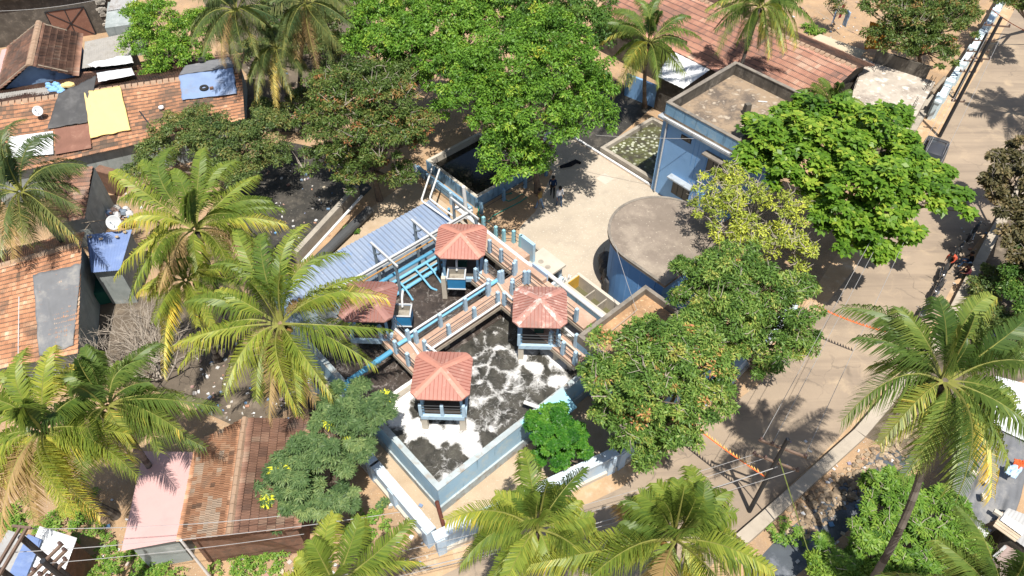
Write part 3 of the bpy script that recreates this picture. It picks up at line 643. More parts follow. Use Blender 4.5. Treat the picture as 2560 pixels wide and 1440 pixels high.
pipe('thick white pipe along the right side of the basin beside the courtyard landing', bend([W(12.45, 14, 2.75), W(12.42, 7.3, 2.75), W(12.75, 6.7, 2.75), W(12.75, 1.3, 2.75)], .4), .13, 'white')
pipe('cyan pipe with flanges laid along the far railing of the middle walkway', [W(3.0, 7.28, 3.22), W(10.05, 7.28, 3.22)], .115, 'cyan', flanges=1.7)
pipe('thin white pipe resting above the cyan one on the middle walkway', [W(3.8, 7.22, 3.62), W(9.3, 7.22, 3.62)], .06, 'white')
pipe('cyan pipe bridge running from the left walkway over the dark corner of the basin', bend([W(2.75, 7.25, 3.1), W(-.15, 7.15, 3.1), W(-.15, 7.15, .2)], .4), .14, 'cyan_dk', flanges=1.1)
pipe('white pipe at foot of the near railing of the middle walkway', [W(4.0, 5.92, 3.22), W(9.0, 5.92, 3.22)], .07, 'white')
pipe('white pipe bending down the left walkway to the front gazebo', bend([W(3.75, 8.5, 3.1), W(3.8, 6.9, 3.1), W(3.55, 5.5, 3.08), W(3.85, 5.2, 3.08), W(4.0, 5.6, 3.08)], .2), .07, 'white')
pipe('white rail tube on the front corner of the middle walkway', [W(4.0, 5.85, 3.95), W(4.25, 4.9, 3.6)], .06, 'white')
pipe('white rail tube sloping from the middle walkway to the right front gazebo', [W(9.3, 5.9, 3.95), W(9.3, 4.3, 3.7)], .06, 'white')
pipe('cream pipe bending across the link deck beside the right front gazebo', bend([W(9.6, 8.4, 3.08), W(9.65, 7.9, 3.08), W(10.0, 7.3, 3.08), W(9.7, 6.3, 3.08), W(9.75, 5.2, 3.08)], .2), .07, 'offwhite')
pipe('pinkish handrail pipe down the middle of the front right walkway', [W(9.7, 3.0, 3.3), W(9.7, .5, 3.25)], .05, 'offwhite')
pipe('grey cyan floating pipe across the far part of the brown water', [W(5.3, 11.2, 1.95), W(9.3, 11.25, 1.95)], .11, 'cyan', flanges=1.4)
pipe('upper cyan header pipe along the far basin wall', [W(3.5, 12.1, 2.5), W(11.4, 12.1, 2.5)], .11, 'cyan_dk')
pipe('lower cyan header pipe along the far basin wall', [W(3.5, 11.75, 2.35), W(11.2, 11.75, 2.35)], .09, 'cyan')
pipe('thin pale blue pipe on the inner face of the far basin wall', [W(4.5, 11.5, 2.1), W(10.5, 11.5, 2.1)], .05, 'cyan')
pipe('orange rusty rail along the channel behind the far basin wall', [W(3.2, 12.5, 2.9), W(11.6, 12.5, 2.9)], .05, 'orange')
pipe('pinkish white pipe along the edge of the blue shed roof', [W(3.2, 13.15, 2.5), W(11.2, 13.15, 2.5)], .06, 'white')
for i, aa in enumerate((6.3, 7.55, 8.35)):
    pipe(('cyan drop pipe reaching into the brown water at the left', 'bent cyan drop pipe reaching into the brown water in the middle', 'thin cyan drop pipe reaching into the brown water at the right')[i],
         bend([W(aa, 11.75, 2.35), W(aa, 11.1, 2.2), W(aa, 10.6 - .3 * (i == 1), 1.9), W(aa + .25 * (i == 1), 10.4 - .3 * (i == 1), 1.7)], .15), .06, 'cyan')
b = MB()
for aa in np.arange(3.4, 11.6, .55): b.tube([W(aa, 13.1, 2.5), W(aa, 13.1, 2.9)], .015, 4)
tag(b.build('rail_stubs', M['rail']), 'row of thin dark stubs along the lower edge of the shed roof', 'railing')
flat('channel_water', [W(2.8, 11.8), W(11.9, 11.8), W(11.9, 13.3), W(2.8, 13.3)], .6, M['still'])
pipe('white pipe ending in a grey cap leaning up from the channel head', [at(1165, 545, .9), at(1166, 535, 1.2), W(13.6, 14.6, 3.4)], .12, 'white')
pipe('short blue standpipe at the end of the shed roof', [at(1122, 522, .1), at(1122, 522, 2.2)], .09, 'cyan_dk')
pipe('white pipe looping over the right end of the blue shed roof', bend([W(13.9, 18.2, 2.8), W(11.2, 15.9, 2.8), W(11.4, 12.9, 2.8)], .2), .06, 'white')
pipe('second white pipe looping over the right end of the blue shed roof', bend([W(14.0, 17.6, 2.8), W(11.7, 15.7, 2.8), W(11.8, 13.1, 2.8)], .2), .06, 'white')
pipe('green garden hose looped over the orange soil of the courtyard edge', [at(*p, .06) for p in ((1180, 478), (1192, 492), (1198, 510), (1195, 535), (1205, 550), (1222, 553), (1232, 540), (1260, 525), (1300, 505), (1318, 492), (1305, 484), (1290, 495), (1272, 503), (1258, 498), (1262, 486), (1280, 483))], .04, 'hose', 'garden_hose', cat='hose')
pipe('white pipe laid on the wall top beside the black mud', [at(755, 655, 1.1), at(905, 490, 1.1)], .09, 'white')
pipe('fat black pipe lying on the sand beside the mud wall', [at(770, 672, .35), at(925, 525, .35)], .33, 'conc_pipe' if 'conc_pipe' in M else 'rubber', n=14)
b = MB(); p, q = at(748, 660), at(900, 492); d = (q - p).normalized(); s = Vector((d.y, -d.x, 0))
b.obox(p - s * .3, q - p, s * .35, UP * .95); tag(b.build('mud_wall', M['conc']), 'low concrete wall between black mud and sand strip', 'wall')
# gantry
root = thing('gantry', W(8.8, 12, 2), 'grey blue steel gantry of three portal frames over the channel', 'gantry')
for a in (5.95, 8.8, 11.7):
    for bb in (11.05, 13.2): c = MB(); c.box(W(a, bb, .3), (.13, .13, 4.0), PH); c.build('post', M['steel'], root)
    c = MB(); c.obox(W(a - .07, 10.85, 4.3), TA * .1, TB * 2.55, UP * .12); c.build('crossbeam', M['steel_lt'], root)
    c = MB(); c.tube([W(a, 13.2, 3.6), W(a, 12.75, 3.9), W(a, 12.45, 4.25)], .05, 6); c.tube([W(a, 11.05, 3.6), W(a, 11.4, 4.25)], .04, 6); c.build('brace', M['steel'], root)
c = MB(); c.obox(W(2.6, 11.72, 4.02), TA * 9.4, TB * .13, UP * .05); c.obox(W(2.6, 11.76, 4.07), TA * 9.4, TB * .05, UP * .17); c.obox(W(2.6, 11.70, 4.24), TA * 9.4, TB * .14, UP * .05); c.build('rail_beam', M['steel_lt'], root)
# small cyan sheet and spout on the front wall, rusty pipe in the corner
root = thing('chute', W(6.9, 0, 2), 'bright cyan sheet chute leaning on the front basin wall behind the small green tree', 'chute')
b = MB(); b.obox(W(5.2, -.95, 1.75), TA * 2.9, TB * 1.1 + UP * .45, UP * .03); b.build('sheet', M['cyan_lt'] if 'cyan_lt' in M else M['cyan'], root)
b = MB(); b.tube([W(6.4, .1, 2.3), W(6.0, .75, 2.45)], .1, 10); b.build('spout', M['white'], root)
b = MB(); p0 = at(1092, 1255, 1.2); b.tube([at(1110, 1318, .05), (p0.x, p0.y, 1.25)], .1, 10); tag(b.build('rusty_pipe', M['rusty']), 'rusty brown pipe leaning upright in the corner between basin and boundary wall', 'pipe')
# ------------------------------------------------------------------ right side: landing, chambers, room
root = thing('landing', W(13.2, 10, 0), 'pinkish concrete landing with teal posts between courtyard and basin', 'landing')
b = MB(); b.prism([W(12.36, 8.4), W(13.7, 8.4), W(13.6, 10), W(13.15, 10.5), W(13.1, 12.2), W(12.36, 12.2)], 0, 2.0); b.build('platform', M['deck'], root)
rail_run(root, [W(13.0, 12.0, 2), W(13.0, 10.85, 2), W(13.15, 10.3, 2), W(13.55, 9.85, 2), W(13.62, 9.3, 2)], 'teal_post', .95, .17)
b = MB(); b.obox(W(13.55, 8.15, 0), TA * .2, TB * 1.15, UP * 2.95); b.build('parapet', M['tank'], root)
root = thing('chamber', W(14, 7.7), 'square concrete chamber with two round lids beside the courtyard', 'chamber')
b = MB(); b.obox(W(13.05, 6.75), TA * 1.85, TB * .2, UP * .35); b.obox(W(13.05, 8.45), TA * 1.85, TB * .2, UP * 1.35); b.obox(W(13.05, 6.95), TA * .2, TB * 1.5, UP * 1.35); b.obox(W(14.7, 6.95), TA * .2, TB * 1.5, UP * 1.35); b.build('wall', M['bwall'], root)
b = MB(); b.obox(W(13.0, 6.7, 1.35), TA * 1.95, TB * 2.0, UP * .14); b.build('slab', M['conc_lt'], root)
for bb in (7.3, 7.9): c = MB(); c.lathe(W(14.0, bb, 1.493), [(0, .02), (.16, .02), (.17, 0)], 14); c.build('lid', M['conc'], root)
root = thing('open_pit', W(13.7, 9), 'small open concrete pit next to the lidded chamber', 'pit')
b = MB(); b.obox(W(13.85, 8.7), TA * .95, TB * .12, UP * 1.3); b.obox(W(13.85, 9.35), TA * .95, TB * .12, UP * 1.3); b.obox(W(13.85, 8.82), TA * .12, TB * .53, UP * 1.3); b.obox(W(14.68, 8.82), TA * .12, TB * .53, UP * 1.3); b.build('wall', M['conc'], root)
root = thing('channel', W(14.5, 4.2), 'long open concrete channel in three bays with a mustard board at its head', 'channel')
b = MB(); b.obox(W(13.95, 2.4), TA * .18, TB * 3.5, UP * 1.2); b.obox(W(15.05, 2.4), TA * .2, TB * 3.5, UP * 1.25); b.obox(W(14.13, 5.72), TA * .92, TB * .18, UP * 1.2); b.obox(W(14.13, 2.4), TA * .92, TB * .18, UP * 1.2)
b.build('wall', M['conc_lt'], root)
b = MB(); b.obox(W(13.93, 2.4), TA * .02, TB * 3.5, UP * 1.05); b.build('wall_paint', M['blue_dirty'], root)
for bb in (3.4, 4.35): c = MB(); c.obox(W(14.13, bb), TA * .92, TB * .07, UP * 1.05); c.build('divider', M['conc'], root)
c = MB(); c.obox(W(14.15, 5.66), TA * .9, TB * .05, UP * 1.3); c.build('board', M['yellow_paint'], root)
c = MB(); c.obox(W(14.13, 2.58), TA * .92, TB * 3.1, UP * .35); c.build('water', M['greenwater'], root)
b = MB()
for i in range(7): b.tube([W(13.9 + .16 * i, 6.2, .1), W(13.95 + .16 * i, 6.25, .7 + .2 * (i % 2)), W(14.1 + .16 * i, 6.35, .75 + .2 * (i % 2))], .045, 7)
tag(b.build('valve_pipes', M['steel_lt']), 'cluster of bent grey valve pipes between chamber and channel', 'pipes')
root = thing('bench', W(12.0, 6.0, ZD), 'pinkish concrete bench block on the side walkway', 'bench')
b = MB(); b.obox(W(11.75, 5.5, ZD), TA * .35, TB * 1.2, UP * .3); b.build('seat', M['deck'], root)
b = MB(); b.obox(W(12.1, 5.5, ZD), TA * .1, TB * 1.2, UP * .55); b.build('back', M['blue_pale'], root)
root = thing('pump_room', W(12.6, -1.5), 'blue pump room with a flat roof grown over by dry grass', 'building')
b = MB(); b.prism([W(10, -4.2), W(15.2, -4.2), W(15.2, 1.1), W(10, 1.1)], 0, 3.5); b.build('wall', M['blue_dirty'], root)
b = MB(); b.prism([W(10.22, -3.98), W(14.98, -3.98), W(14.98, .88), W(10.22, .88)], 3.5, 3.6, bottom=False); b.build('roof', M['grassroof'], root)
b = MB()
for o_, x_, y_ in ((W(10, 1.1), TA * 5.2, -TB * .22), (W(10, -4.2), TA * 5.2, TB * .22), (W(10, -3.98), TA * .22, TB * 4.86), (W(14.98, -3.98), TA * .22, TB * 4.86)):
    b.obox(o_ + UP * 3.5, x_, y_, UP * .55) if x_.cross(y_).z > 0 else b.obox(o_ + UP * 3.5 + y_, x_, -y_, UP * .55)
b.build('parapet', M['parapet_top'], root)
# ------------------------------------------------------------------ round digester with squared corner
cA, cB, rr_ = 18.65, 2.85, 3.15
def teardrop(g):
    pts = []
    for i in range(33):
        a = R(180 - i * 7.7)
        pts.append(W(cA + (rr_ + g) * math.cos(a), cB + (rr_ + g) * math.sin(a)))
    return pts + [W(18.9, .1 - g), W(15.52 - g, .1 - g)]
root = thing('round_building', W(cA, cB), 'deep blue round-walled building with a flat brown concrete roof and squared front corner', 'building')
b = MB(); b.prism(teardrop(-.28), 0, 4.35); b.build('wall', M['blue_deep'], root)
b = MB(); b.prism(teardrop(0), 4.352, 4.5); b.build('roof', M['roofc'], root)
b = MB(); P_ = teardrop(0); Q_ = teardrop(-.16); n_ = len(P_)
for i in range(n_):
    j = (i + 1) % n_; b.quad(P_[j] + UP * 4.53, P_[i] + UP * 4.53, Q_[i] + UP * 4.53, Q_[j] + UP * 4.53); b.quad(P_[i] + UP * 4.4, P_[j] + UP * 4.4, P_[j] + UP * 4.53, P_[i] + UP * 4.53); b.quad(Q_[j] + UP * 4.49, Q_[i] + UP * 4.49, Q_[i] + UP * 4.53, Q_[j] + UP * 4.53)
b.build('roof_lip', M['parapet_top'], root)
for bb in (.9, 1.9, 2.75): c = MB(); c.obox(W(15.77, bb, .1), TA * .04, TB * .06, UP * 4.2); c.build('wall_groove', M['blue'], root)
b = MB(); b.obox(W(15.35, .6, 2.0), TA * .45, TB * 1.2, UP * .09); b.build('window_hood', M['blue_pale'], root)
b = MB(); b.obox(W(15.76, .75, .9), TA * .05, TB * .9, UP * 1.05); b.build('window', M['glass'], root)
root = thing('scrap_heap', W(15.4, 4.4), 'dark heap of black sacks and drums against the round building', 'scrap heap')
for i, (x, y) in enumerate(((1515, 640), (1518, 662), (1520, 683), (1522, 705))):
    q = at(x, y, .8); c = MB(); c.lathe(q - UP * .8, [(0, 0), (.32, 0), (.34, .5), (.30, 1.0), (.24, 1.1), (0, 1.1)], 10) if i > 1 else c.ball(q - UP * .3, (.5, .45, .6), 9, 6); c.build('drum' if i > 1 else 'sack', M['black'] if i != 1 else M['iron'], root)
b = MB(); b.obox(at(1505, 665, 0), (.04, .3, 0), (.02, 0, 0), (0, 0, 1.4)); b.obox(at(1503, 700, 0), (.3, .1, .9), (.02, .1, 0), (-.05, 0, .05)); b.build('plank', M['rust'], root)
# ------------------------------------------------------------------ settling ponds
def pond(label, a0, a1, b0, b1, h, wt, zw, wm, water_m, name='pond_basin'):
    root = thing(name, W((a0 + a1) / 2, (b0 + b1) / 2), label, 'pond')
    b = MB(); b.obox(W(a0, b0), TA * (a1 - a0), TB * wt, UP * h); b.obox(W(a0, b1 - wt), TA * (a1 - a0), TB * wt, UP * h)
    b.obox(W(a0, b0 + wt), TA * wt, TB * (b1 - b0 - 2 * wt), UP * h); b.obox(W(a1 - wt, b0 + wt), TA * wt, TB * (b1 - b0 - 2 * wt), UP * h); b.build('wall', M[wm], root)
    b = MB(); b.obox(W(a0 + wt, b0 + wt), TA * (a1 - a0 - 2 * wt), TB * (b1 - b0 - 2 * wt), UP * zw); b.build('water', water_m, root)
    return root
r_ = pond('dark settling pond with streaked blue walls under the large trees', 15.3, 20.2, 15.5, 21, .95, .22, .45, 'conc_lt', M['still'])
b = MB(); b.obox(W(15.3, 15.47), TA * 4.9, TB * .03, UP * .9); b.obox(W(15.27, 15.5), TA * .03, TB * 5.5, UP * .9); b.build('wall_paint', M['blue_dirty'], r_)
b = MB(); b.obox(W(14.5, 15.2), TA * .2, TB * 6, UP * .7); b.build('outer_wall', M['blue_dirty'], r_)
pond('algae covered shallow pond beside the blue two-storey building', 26.0, 31.8, 8.95, 14.2, .45, .28, .12, 'conc', M['algae'])
root = thing('pond_fence', W(17.5, 15), 'low pipe fence with blue posts in front of the dark settling pond', 'fence')
rail_run(root, [W(14.3, 21, 0), W(14.3, 19, 0), W(14.3, 17, 0), W(14.3, 15, 0)], 'post', 1.0, .17, (.35, .7)); rail_run(root, [W(15.2, 14.9, 0), W(17.2, 14.9, 0), W(19.2, 14.9, 0), W(21.2, 14.9, 0)], 'blue_dirty', 1.0, .17, (.35, .7))
b = MB(); b.obox(W(25.75, 7.3), TA * .16, TB * 13, UP * .14); tag(b.build('kerb', M['white']), kind='structure')
b = MB(); b.obox(W(23.6, 11.4, .0), TA * .9, TB * .9, UP * .018); tag(b.build('manhole_cover', M['conc_lt']), 'square pale concrete cover set into the courtyard', 'manhole cover')
# blue shed roof
def corr(root, name, c00, c10, c11, c01, m, wave=.15, amp=.03, kind='sine', jitter=0, nv=8, wrinkle=0):
    """corrugated sheet: c00->c10 across the ribs, c00->c01 along the ribs"""
    c00, c10, c11, c01 = map(lambda p: np.array(Vector(p)), (c00, c10, c11, c01))
    L = (np.linalg.norm(c10 - c00) + np.linalg.norm(c11 - c01)) / 2; k_ = max(2, int(L / wave)); per = 4
    nu = k_ * per + 1; u = np.linspace(0, 1, nu); v = np.linspace(0, 1, nv)
    U, V = np.meshgrid(u, v, indexing='ij')
    P = ((1 - U)[..., None] * (1 - V)[..., None] * c00 + U[..., None] * (1 - V)[..., None] * c10 + U[..., None] * V[..., None] * c11 + (1 - U)[..., None] * V[..., None] * c01)
    n = np.cross(c10 - c00, c01 - c00); n /= np.linalg.norm(n); n = n if n[2] > 0 else -n
    ph_ = np.arange(nu) % per
    prof = np.array([0, .7, 1, .7])[ph_] if kind == 'sine' else np.array([0, 0, 1, 1])[ph_]
    h = prof[:, None] * amp + np.zeros_like(V)
    if wrinkle: h += np.array([[mnoise.noise(Vector((x * 3, y * 3, L))) for y in v * 2] for x in u * L * .6]) * wrinkle
    P = P + h[..., None] * n
    idx = np.arange(nu * nv).reshape(nu, nv)
    f = np.stack([idx[:-1, :-1], idx[1:, :-1], idx[1:, 1:], idx[:-1, 1:]], -1).reshape(-1, 4)
    o = np.array(ORG[root.name]) if root else np.zeros(3)
    tt = np.full((nu - 1, nv - 1), .5)
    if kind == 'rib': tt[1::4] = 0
    return npmesh(name, P.reshape(-1, 3) - o, f, m, tt.ravel(), root)
root = thing('blower_shed', W(7, 14.5), 'long low shed with a faded blue ribbed metal roof beside the basin', 'shed')
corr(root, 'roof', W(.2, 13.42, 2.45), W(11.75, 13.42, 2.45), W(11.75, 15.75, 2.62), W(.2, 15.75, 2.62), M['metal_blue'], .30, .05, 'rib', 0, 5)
b = MB(); b.prism([W(.4, 13.6), W(11.5, 13.6), W(11.5, 15.6), W(.4, 15.6)], 0, 2.38); b.build('wall', M['bwall'], root)
# ================================================================== roofs and houses
def tiles(root, name, c00, c10, c11, c01, m, tw=.23, th=.33, dark=0.0, seed=1, bias=0.5, jit_=.085, rib=.05):
    """clay tile slope. c00-c10 eave, c01-c11 ridge"""
    r = np.random.default_rng(seed)
    c00, c10, c11, c01 = map(lambda p: np.array(Vector(p)), (c00, c10, c11, c01))
    Lu = (np.linalg.norm(c10 - c00) + np.linalg.norm(c11 - c01)) / 2; Lv = (np.linalg.norm(c01 - c00) + np.linalg.norm(c11 - c10)) / 2
    nc, nr = max(2, int(Lu / tw)), max(2, int(Lv / th)); per = 6
    nu = nc * per + 1; u = np.linspace(0, 1, nu)
    vv = np.repeat(np.arange(nr + 1) / nr, 2)[1:-1]; hv = np.tile([.07, .0], nr)
    U, V = np.meshgrid(u, vv, indexing='ij')
    # rows wander a little and the old roof sags
    sag = np.array([mnoise.noise(Vector((x * Lu * .25, seed * 3.1, 0))) for x in u])
    wob = np.array([[mnoise.noise(Vector((x * Lu * .5, y * Lv * .8 + seed, 5))) for y in vv] for x in u])
    V2 = np.clip(V + (sag[:, None] * .25 / nr) * (1 - np.abs(2 * V - 1) * .5), 0, 1)
    P = ((1 - U)[..., None] * (1 - V2)[..., None] * c00 + U[..., None] * (1 - V2)[..., None] * c10 + U[..., None] * V2[..., None] * c11 + (1 - U)[..., None] * V2[..., None] * c01)
    n = np.cross(c10 - c00, c01 - c00); n /= np.linalg.norm(n); n = n if n[2] > 0 else -n
    prof = np.array([0, 1, .25, .05, 1, .2])[np.arange(nu) % per] * rib
    jit = np.repeat(r.normal(0, .009, (nc, nr)), per, 0); jit = np.vstack([jit, jit[-1:]]); jit = np.repeat(jit, 2, 1)
    h = prof[:, None] + hv[None] + jit + wob * .06
    P = P + h[..., None] * n
    idx = np.arange(nu * 2 * nr).reshape(nu, 2 * nr)
    f = np.stack([idx[:-1, :-1], idx[1:, :-1], idx[1:, 1:], idx[:-1, 1:]], -1)
    base = np.array([[mnoise.noise(Vector((i * .12, j * .3, seed * 7.7))) for j in range(nr)] for i in range(nc)])
    fine = np.array([[mnoise.noise(Vector((i * .5, j * .9, seed * 2.7))) for j in range(nr)] for i in range(nc)])
    tt = np.clip(bias - dark + base * .5 + fine * .2 + r.normal(0, jit_, (nc, nr)), 0, 1)
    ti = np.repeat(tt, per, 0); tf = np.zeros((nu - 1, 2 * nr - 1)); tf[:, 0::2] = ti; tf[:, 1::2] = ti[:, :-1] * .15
    o = np.array(ORG[root.name])
    return npmesh(name, P.reshape(-1, 3) - o, f.reshape(-1, 4), m, tf.ravel(), root)
def ridge(root, p, q, m='ridge', w=.3, h=.16):
    b = MB(); p, q = Vector(p), Vector(q); d = q - p; n = max(2, int(d.length / .42)); s = d.cross(UP).normalized() * w / 2
    for i in range(n):
        a, c = p + d * (i / n), p + d * ((i + 1) / n - .004); k = h * random.uniform(.85, 1.1)
        b.add([a - s, a - s * .5 + UP * k * .8, a + UP * k, a + s * .5 + UP * k * .8, a + s, c - s, c - s * .5 + UP * k * .8, c + UP * k, c + s * .5 + UP * k * .8, c + s],
              ((0, 1, 6, 5), (1, 2, 7, 6), (2, 3, 8, 7), (3, 4, 9, 8), (0, 4, 3, 2, 1), (5, 6, 7, 8, 9)))
    b.build('ridge', M[m], root)
def house_walls(root, corners, ridge_pts, m, inset=.3, drop=.12, name='wall'):
    """corners: eave points around the house; ridge_pts: gable peaks (two) lying over edges (1,2) and (3,0)"""
    c = [Vector(p) for p in corners]; cen = sum(c, Vector()) / 4
    k = [p + (cen - p).normalized() * inset * 1.3 for p in c]
    b = MB()
    def up(p): return Vector((p.x, p.y, p.z - drop))
    def dn(p): return Vector((p.x, p.y, 0))
    r0, r1 = [Vector(p) for p in ridge_pts]
    r0 = r0 + (r1 - r0).normalized() * inset; r1 = r1 + (r0 - r1).normalized() * inset
    b.quad(dn(k[0]), dn(k[1]), up(k[1]), up(k[0])); b.quad(dn(k[2]), dn(k[3]), up(k[3]), up(k[2]))
    b.add([dn(k[1]), dn(k[2]), up(k[2]), up(r1), up(k[1])], ((0, 1, 2, 3, 4),)); b.add([dn(k[3]), dn(k[0]), up(k[0]), up(r0), up(k[3])], ((0, 1, 2, 3, 4),))
    return b.build(name, M[m], root)
def on_wall(root, p, q, s, w, z0, h, m, name, d=.05):
    """a flat piece (door, window) set proud of a wall p-q, s metres along"""
    p, q = Vector(p), Vector(q); dr = Vector((q.x - p.x, q.y - p.y, 0)).normalized(); nr = Vector((dr.y, -dr.x, 0))
    b = MB(); b.obox(Vector((p.x, p.y, z0)) + dr * s - nr * .02, dr * w, nr * (d + .02), UP * h); return b.build(name, M[m], root)
def drape(label, c00, c10, c11, c01, m, name='tarp', amp=.05, n=26, seed=3, cat='tarp', group=None, lift=.09, sag=0):
    """cloth or plastic sheet lying over something: wrinkled, with ragged edges and a little thickness"""
    c = [np.array(Vector(p)) for p in (c00, c10, c11, c01)]
    u = np.linspace(0, 1, n); U, V = np.meshgrid(u, u, indexing='ij')
    ed = lambda x, s: np.array([mnoise.noise(Vector((t_ * 5, s, seed))) for t_ in x]) * .018
    e0, e1, e2, e3 = (ed(u, s) for s in (1.1, 2.2, 3.3, 4.4))
    U2 = U * (1 + e1[None, :]) + (1 - U) * e0[None, :]; V2 = V * (1 + e3[:, None]) + (1 - V) * e2[:, None]
    P = ((1 - U2)[..., None] * (1 - V2)[..., None] * c[0] + U2[..., None] * (1 - V2)[..., None] * c[1] + U2[..., None] * V2[..., None] * c[2] + (1 - U2)[..., None] * V2[..., None] * c[3])
    nr = np.cross(c[1] - c[0], c[3] - c[0]); nr /= np.linalg.norm(nr); nr = nr if nr[2] > -.01 else -nr
    w = np.array([[abs(mnoise.noise(Vector((a * 5 + b_ * 2, b_ * 1.6, seed)))) * 1.2 + .4 * mnoise.noise(Vector((a * 11, b_ * 7, seed + 5))) for b_ in u] for a in u])
    P = P + (lift + w * amp - sag * np.sin(np.pi * U) * np.sin(np.pi * V))[..., None] * nr
    idx = np.arange(n * n).reshape(n, n); f = np.stack([idx[:-1, :-1], idx[1:, :-1], idx[1:, 1:], idx[:-1, 1:]], -1).reshape(-1, 4)
    f2 = f[:, ::-1] + n * n; Q = np.vstack([P.reshape(-1, 3), P.reshape(-1, 3) - nr * .02])
    rim = []
    for a in (idx[:, 0], idx[-1, :], idx[::-1, -1], idx[0, ::-1]): rim += [(a[i + 1], a[i], a[i] + n * n, a[i + 1] + n * n) for i in range(n - 1)]
    o = npmesh(name, Q, np.vstack([f, f2, np.array(rim)]), M[m] if isinstance(m, str) else m, None, None, True)
    return tag(o, label, cat, group)
# ---- long tiled row house (left)
A0, A1, B0, B1 = at(-60, 455, 2.6), at(612, 300, 2.6), at(-60, 270, 4.1), at(604, 176, 4.1)
def hit(o, n, px, py):
    c = Vector((0, 0, CAM_H)); d = at(px, py, 0) - c; return c + d * ((o - c).dot(n) / d.dot(n))
B1 = hit(A0, (A1 - A0).cross(B0 - A0), 604, 176)
b0_, b1_ = B0 + (B0 - A0) * .8, B1 + (B1 - A1) * .8; b0_.z = b1_.z = 2.9
root = thing('row_house', (A0 + A1) / 2 - UP * 2.6, 'long row house with old orange clay tiles and tarpaulins on its front slope', 'house')
tiles(root, 'roof', A0, A1, B1, B0, M['tile_or'], seed=4, bias=.46)
tiles(root, 'back_roof', b1_, b0_, B0, B1, M['tile_br'], seed=5)
ridge(root, B0, B1, w=.55); house_walls(root, [A0, A1, b1_, b0_], [B0, B1], 'wall_grey', .5)
def onroof(px, py, ex=0.0):      # a point on the front slope of the row house
    o, n = A0, (A1 - A0).cross(B0 - A0).normalized(); c = Vector((0, 0, CAM_H)); d = (at(px, py, 0) - c)
    return c + d * ((o - c).dot(n) / d.dot(n)) + UP * (ex + .12)
drape('large black tarpaulin folded over the row house roof beside the yellow one', onroof(122, 328), onroof(222, 312), onroof(245, 196), onroof(150, 240), 'grey_tarp' if False else 'black', amp=.10, seed=2)
drape('bright yellow tarpaulin spread flat on the row house roof', onroof(230, 352), onroof(330, 330), onroof(303, 222), onroof(213, 236), 'yellow', amp=.03, seed=8, lift=.12)
drape('faded blue tarpaulin covering the right end of the row house roof', onroof(458, 256), onroof(594, 240), onroof(585, 175), onroof(450, 195), 'bluetarp', amp=.04, seed=9)
drape('grey blue plastic sheet over the ridge above the blue tarpaulin', onroof(450, 193), onroof(587, 173), onroof(575, 148, .0), onroof(465, 170), 'grey_tarp', amp=.05, seed=10, name='plastic_sheet', cat='sheet')
root2 = thing('rust_sheet', onroof(185, 365), 'brown rusty metal sheet patching the row house eave below the yellow tarpaulin', 'sheet')
corr(root2, 'sheet', onroof(142, 393, .1), onroof(232, 377, .1), onroof(226, 316, .12), onroof(140, 330, .12), M['rust'], .2, .012)
root2 = thing('white_sheet', onroof(85, 365), 'pale white metal sheet on the row house eave behind palm fronds', 'sheet')
corr(root2, 'sheet', onroof(20, 402, .1), onroof(137, 392, .1), onroof(136, 335, .12), onroof(25, 350, .12), M['metal_white'], .3, .012)
b = MB(); c = onroof(513, 228, .16); b.lathe(c, [(.17, -.08), (.28, -.1), (.33, 0), (.28, .1), (.17, .08), (.17, -.08)], 18); tag(b.build('tyre', M['rubber']), 'old black tyre weighing down the faded blue tarpaulin', 'tyre')
b = MB(); c = onroof(508, 160, .25); b.lathe(c, [(.15, -.06), (.25, -.08), (.29, 0), (.25, .08), (.15, .06), (.15, -.06)], 16); tag(b.build('tyre', M['rubber']), 'old tyre lying on the grey blue plastic at the ridge', 'tyre')
b = MB(); c = onroof(532, 229, .1); b.box(c, (.25, .22, .14), .3); tag(b.build('brick', M['brick_red']), 'brown brick beside the tyre on the blue tarpaulin', 'brick')
b = MB(); b.tube([onroof(352, 285, .1), onroof(378, 320, .12)], .05, 6); tag(b.build('wood_pole', M['iron']), 'dark pole lying on the orange tiles right of the yellow tarpaulin', 'pole')
b = MB(); c = onroof(406, 276, .1); b.lathe(c, [(0, .12), (.17, .1), (.19, 0)], 12); tag(b.build('basin', M['whitetarp']), 'white round basin lying on the orange tiles', 'basin')
drape('white plastic sheeting bundled over the back slope of the row house', at(240, 172, 3.9), at(335, 160, 3.9), at(328, 140, 3.6), at(215, 165, 3.6), 'whitetarp', 'plastic_sheet', .16, 20, 12, 'sheet')
drape('flat white plastic sheet lying along the ridge of the row house', at(247, 208, 4.15), at(338, 190, 4.15), at(330, 172, 3.8), at(243, 185, 3.8), 'whitetarp', 'plastic_sheet', .05, 20, 13, 'sheet')
def dish(label, p, az, el=R(40), r=.34, m='steel_lt'):
    root = thing('satellite_dish', p, label, 'satellite dish', 'satellite dishes on the roofs')
    c = Vector(p) + UP * .6; ax = Vector((math.cos(az) * math.cos(el), math.sin(az) * math.cos(el), math.sin(el)))
    b = MB(); b.lathe(c, [(.0, 0), (r * .5, r * .08), (r * .85, r * .22), (r, r * .32), (r * 1.02, r * .3), (r * .5, r * .02), (0, -.04)], 20, axis=ax); b.build('dish', M['dishgrey'], root, True)
    b = MB(); b.tube([p, Vector(p) + UP * .6], .03, 6); b.build('mast', M['steel'], root)
    b = MB(); b.tube([c - UP * r * .8 + ax * .1, c + ax * r * 1.3], .015, 5); b.ball(c + ax * r * 1.3, .05, 6, 4); b.build('arm', M['steel'], root)
M['dishgrey'] = surf('dish_grey', (.50, .51, .52), .06, 2, None, None, .5, .4)
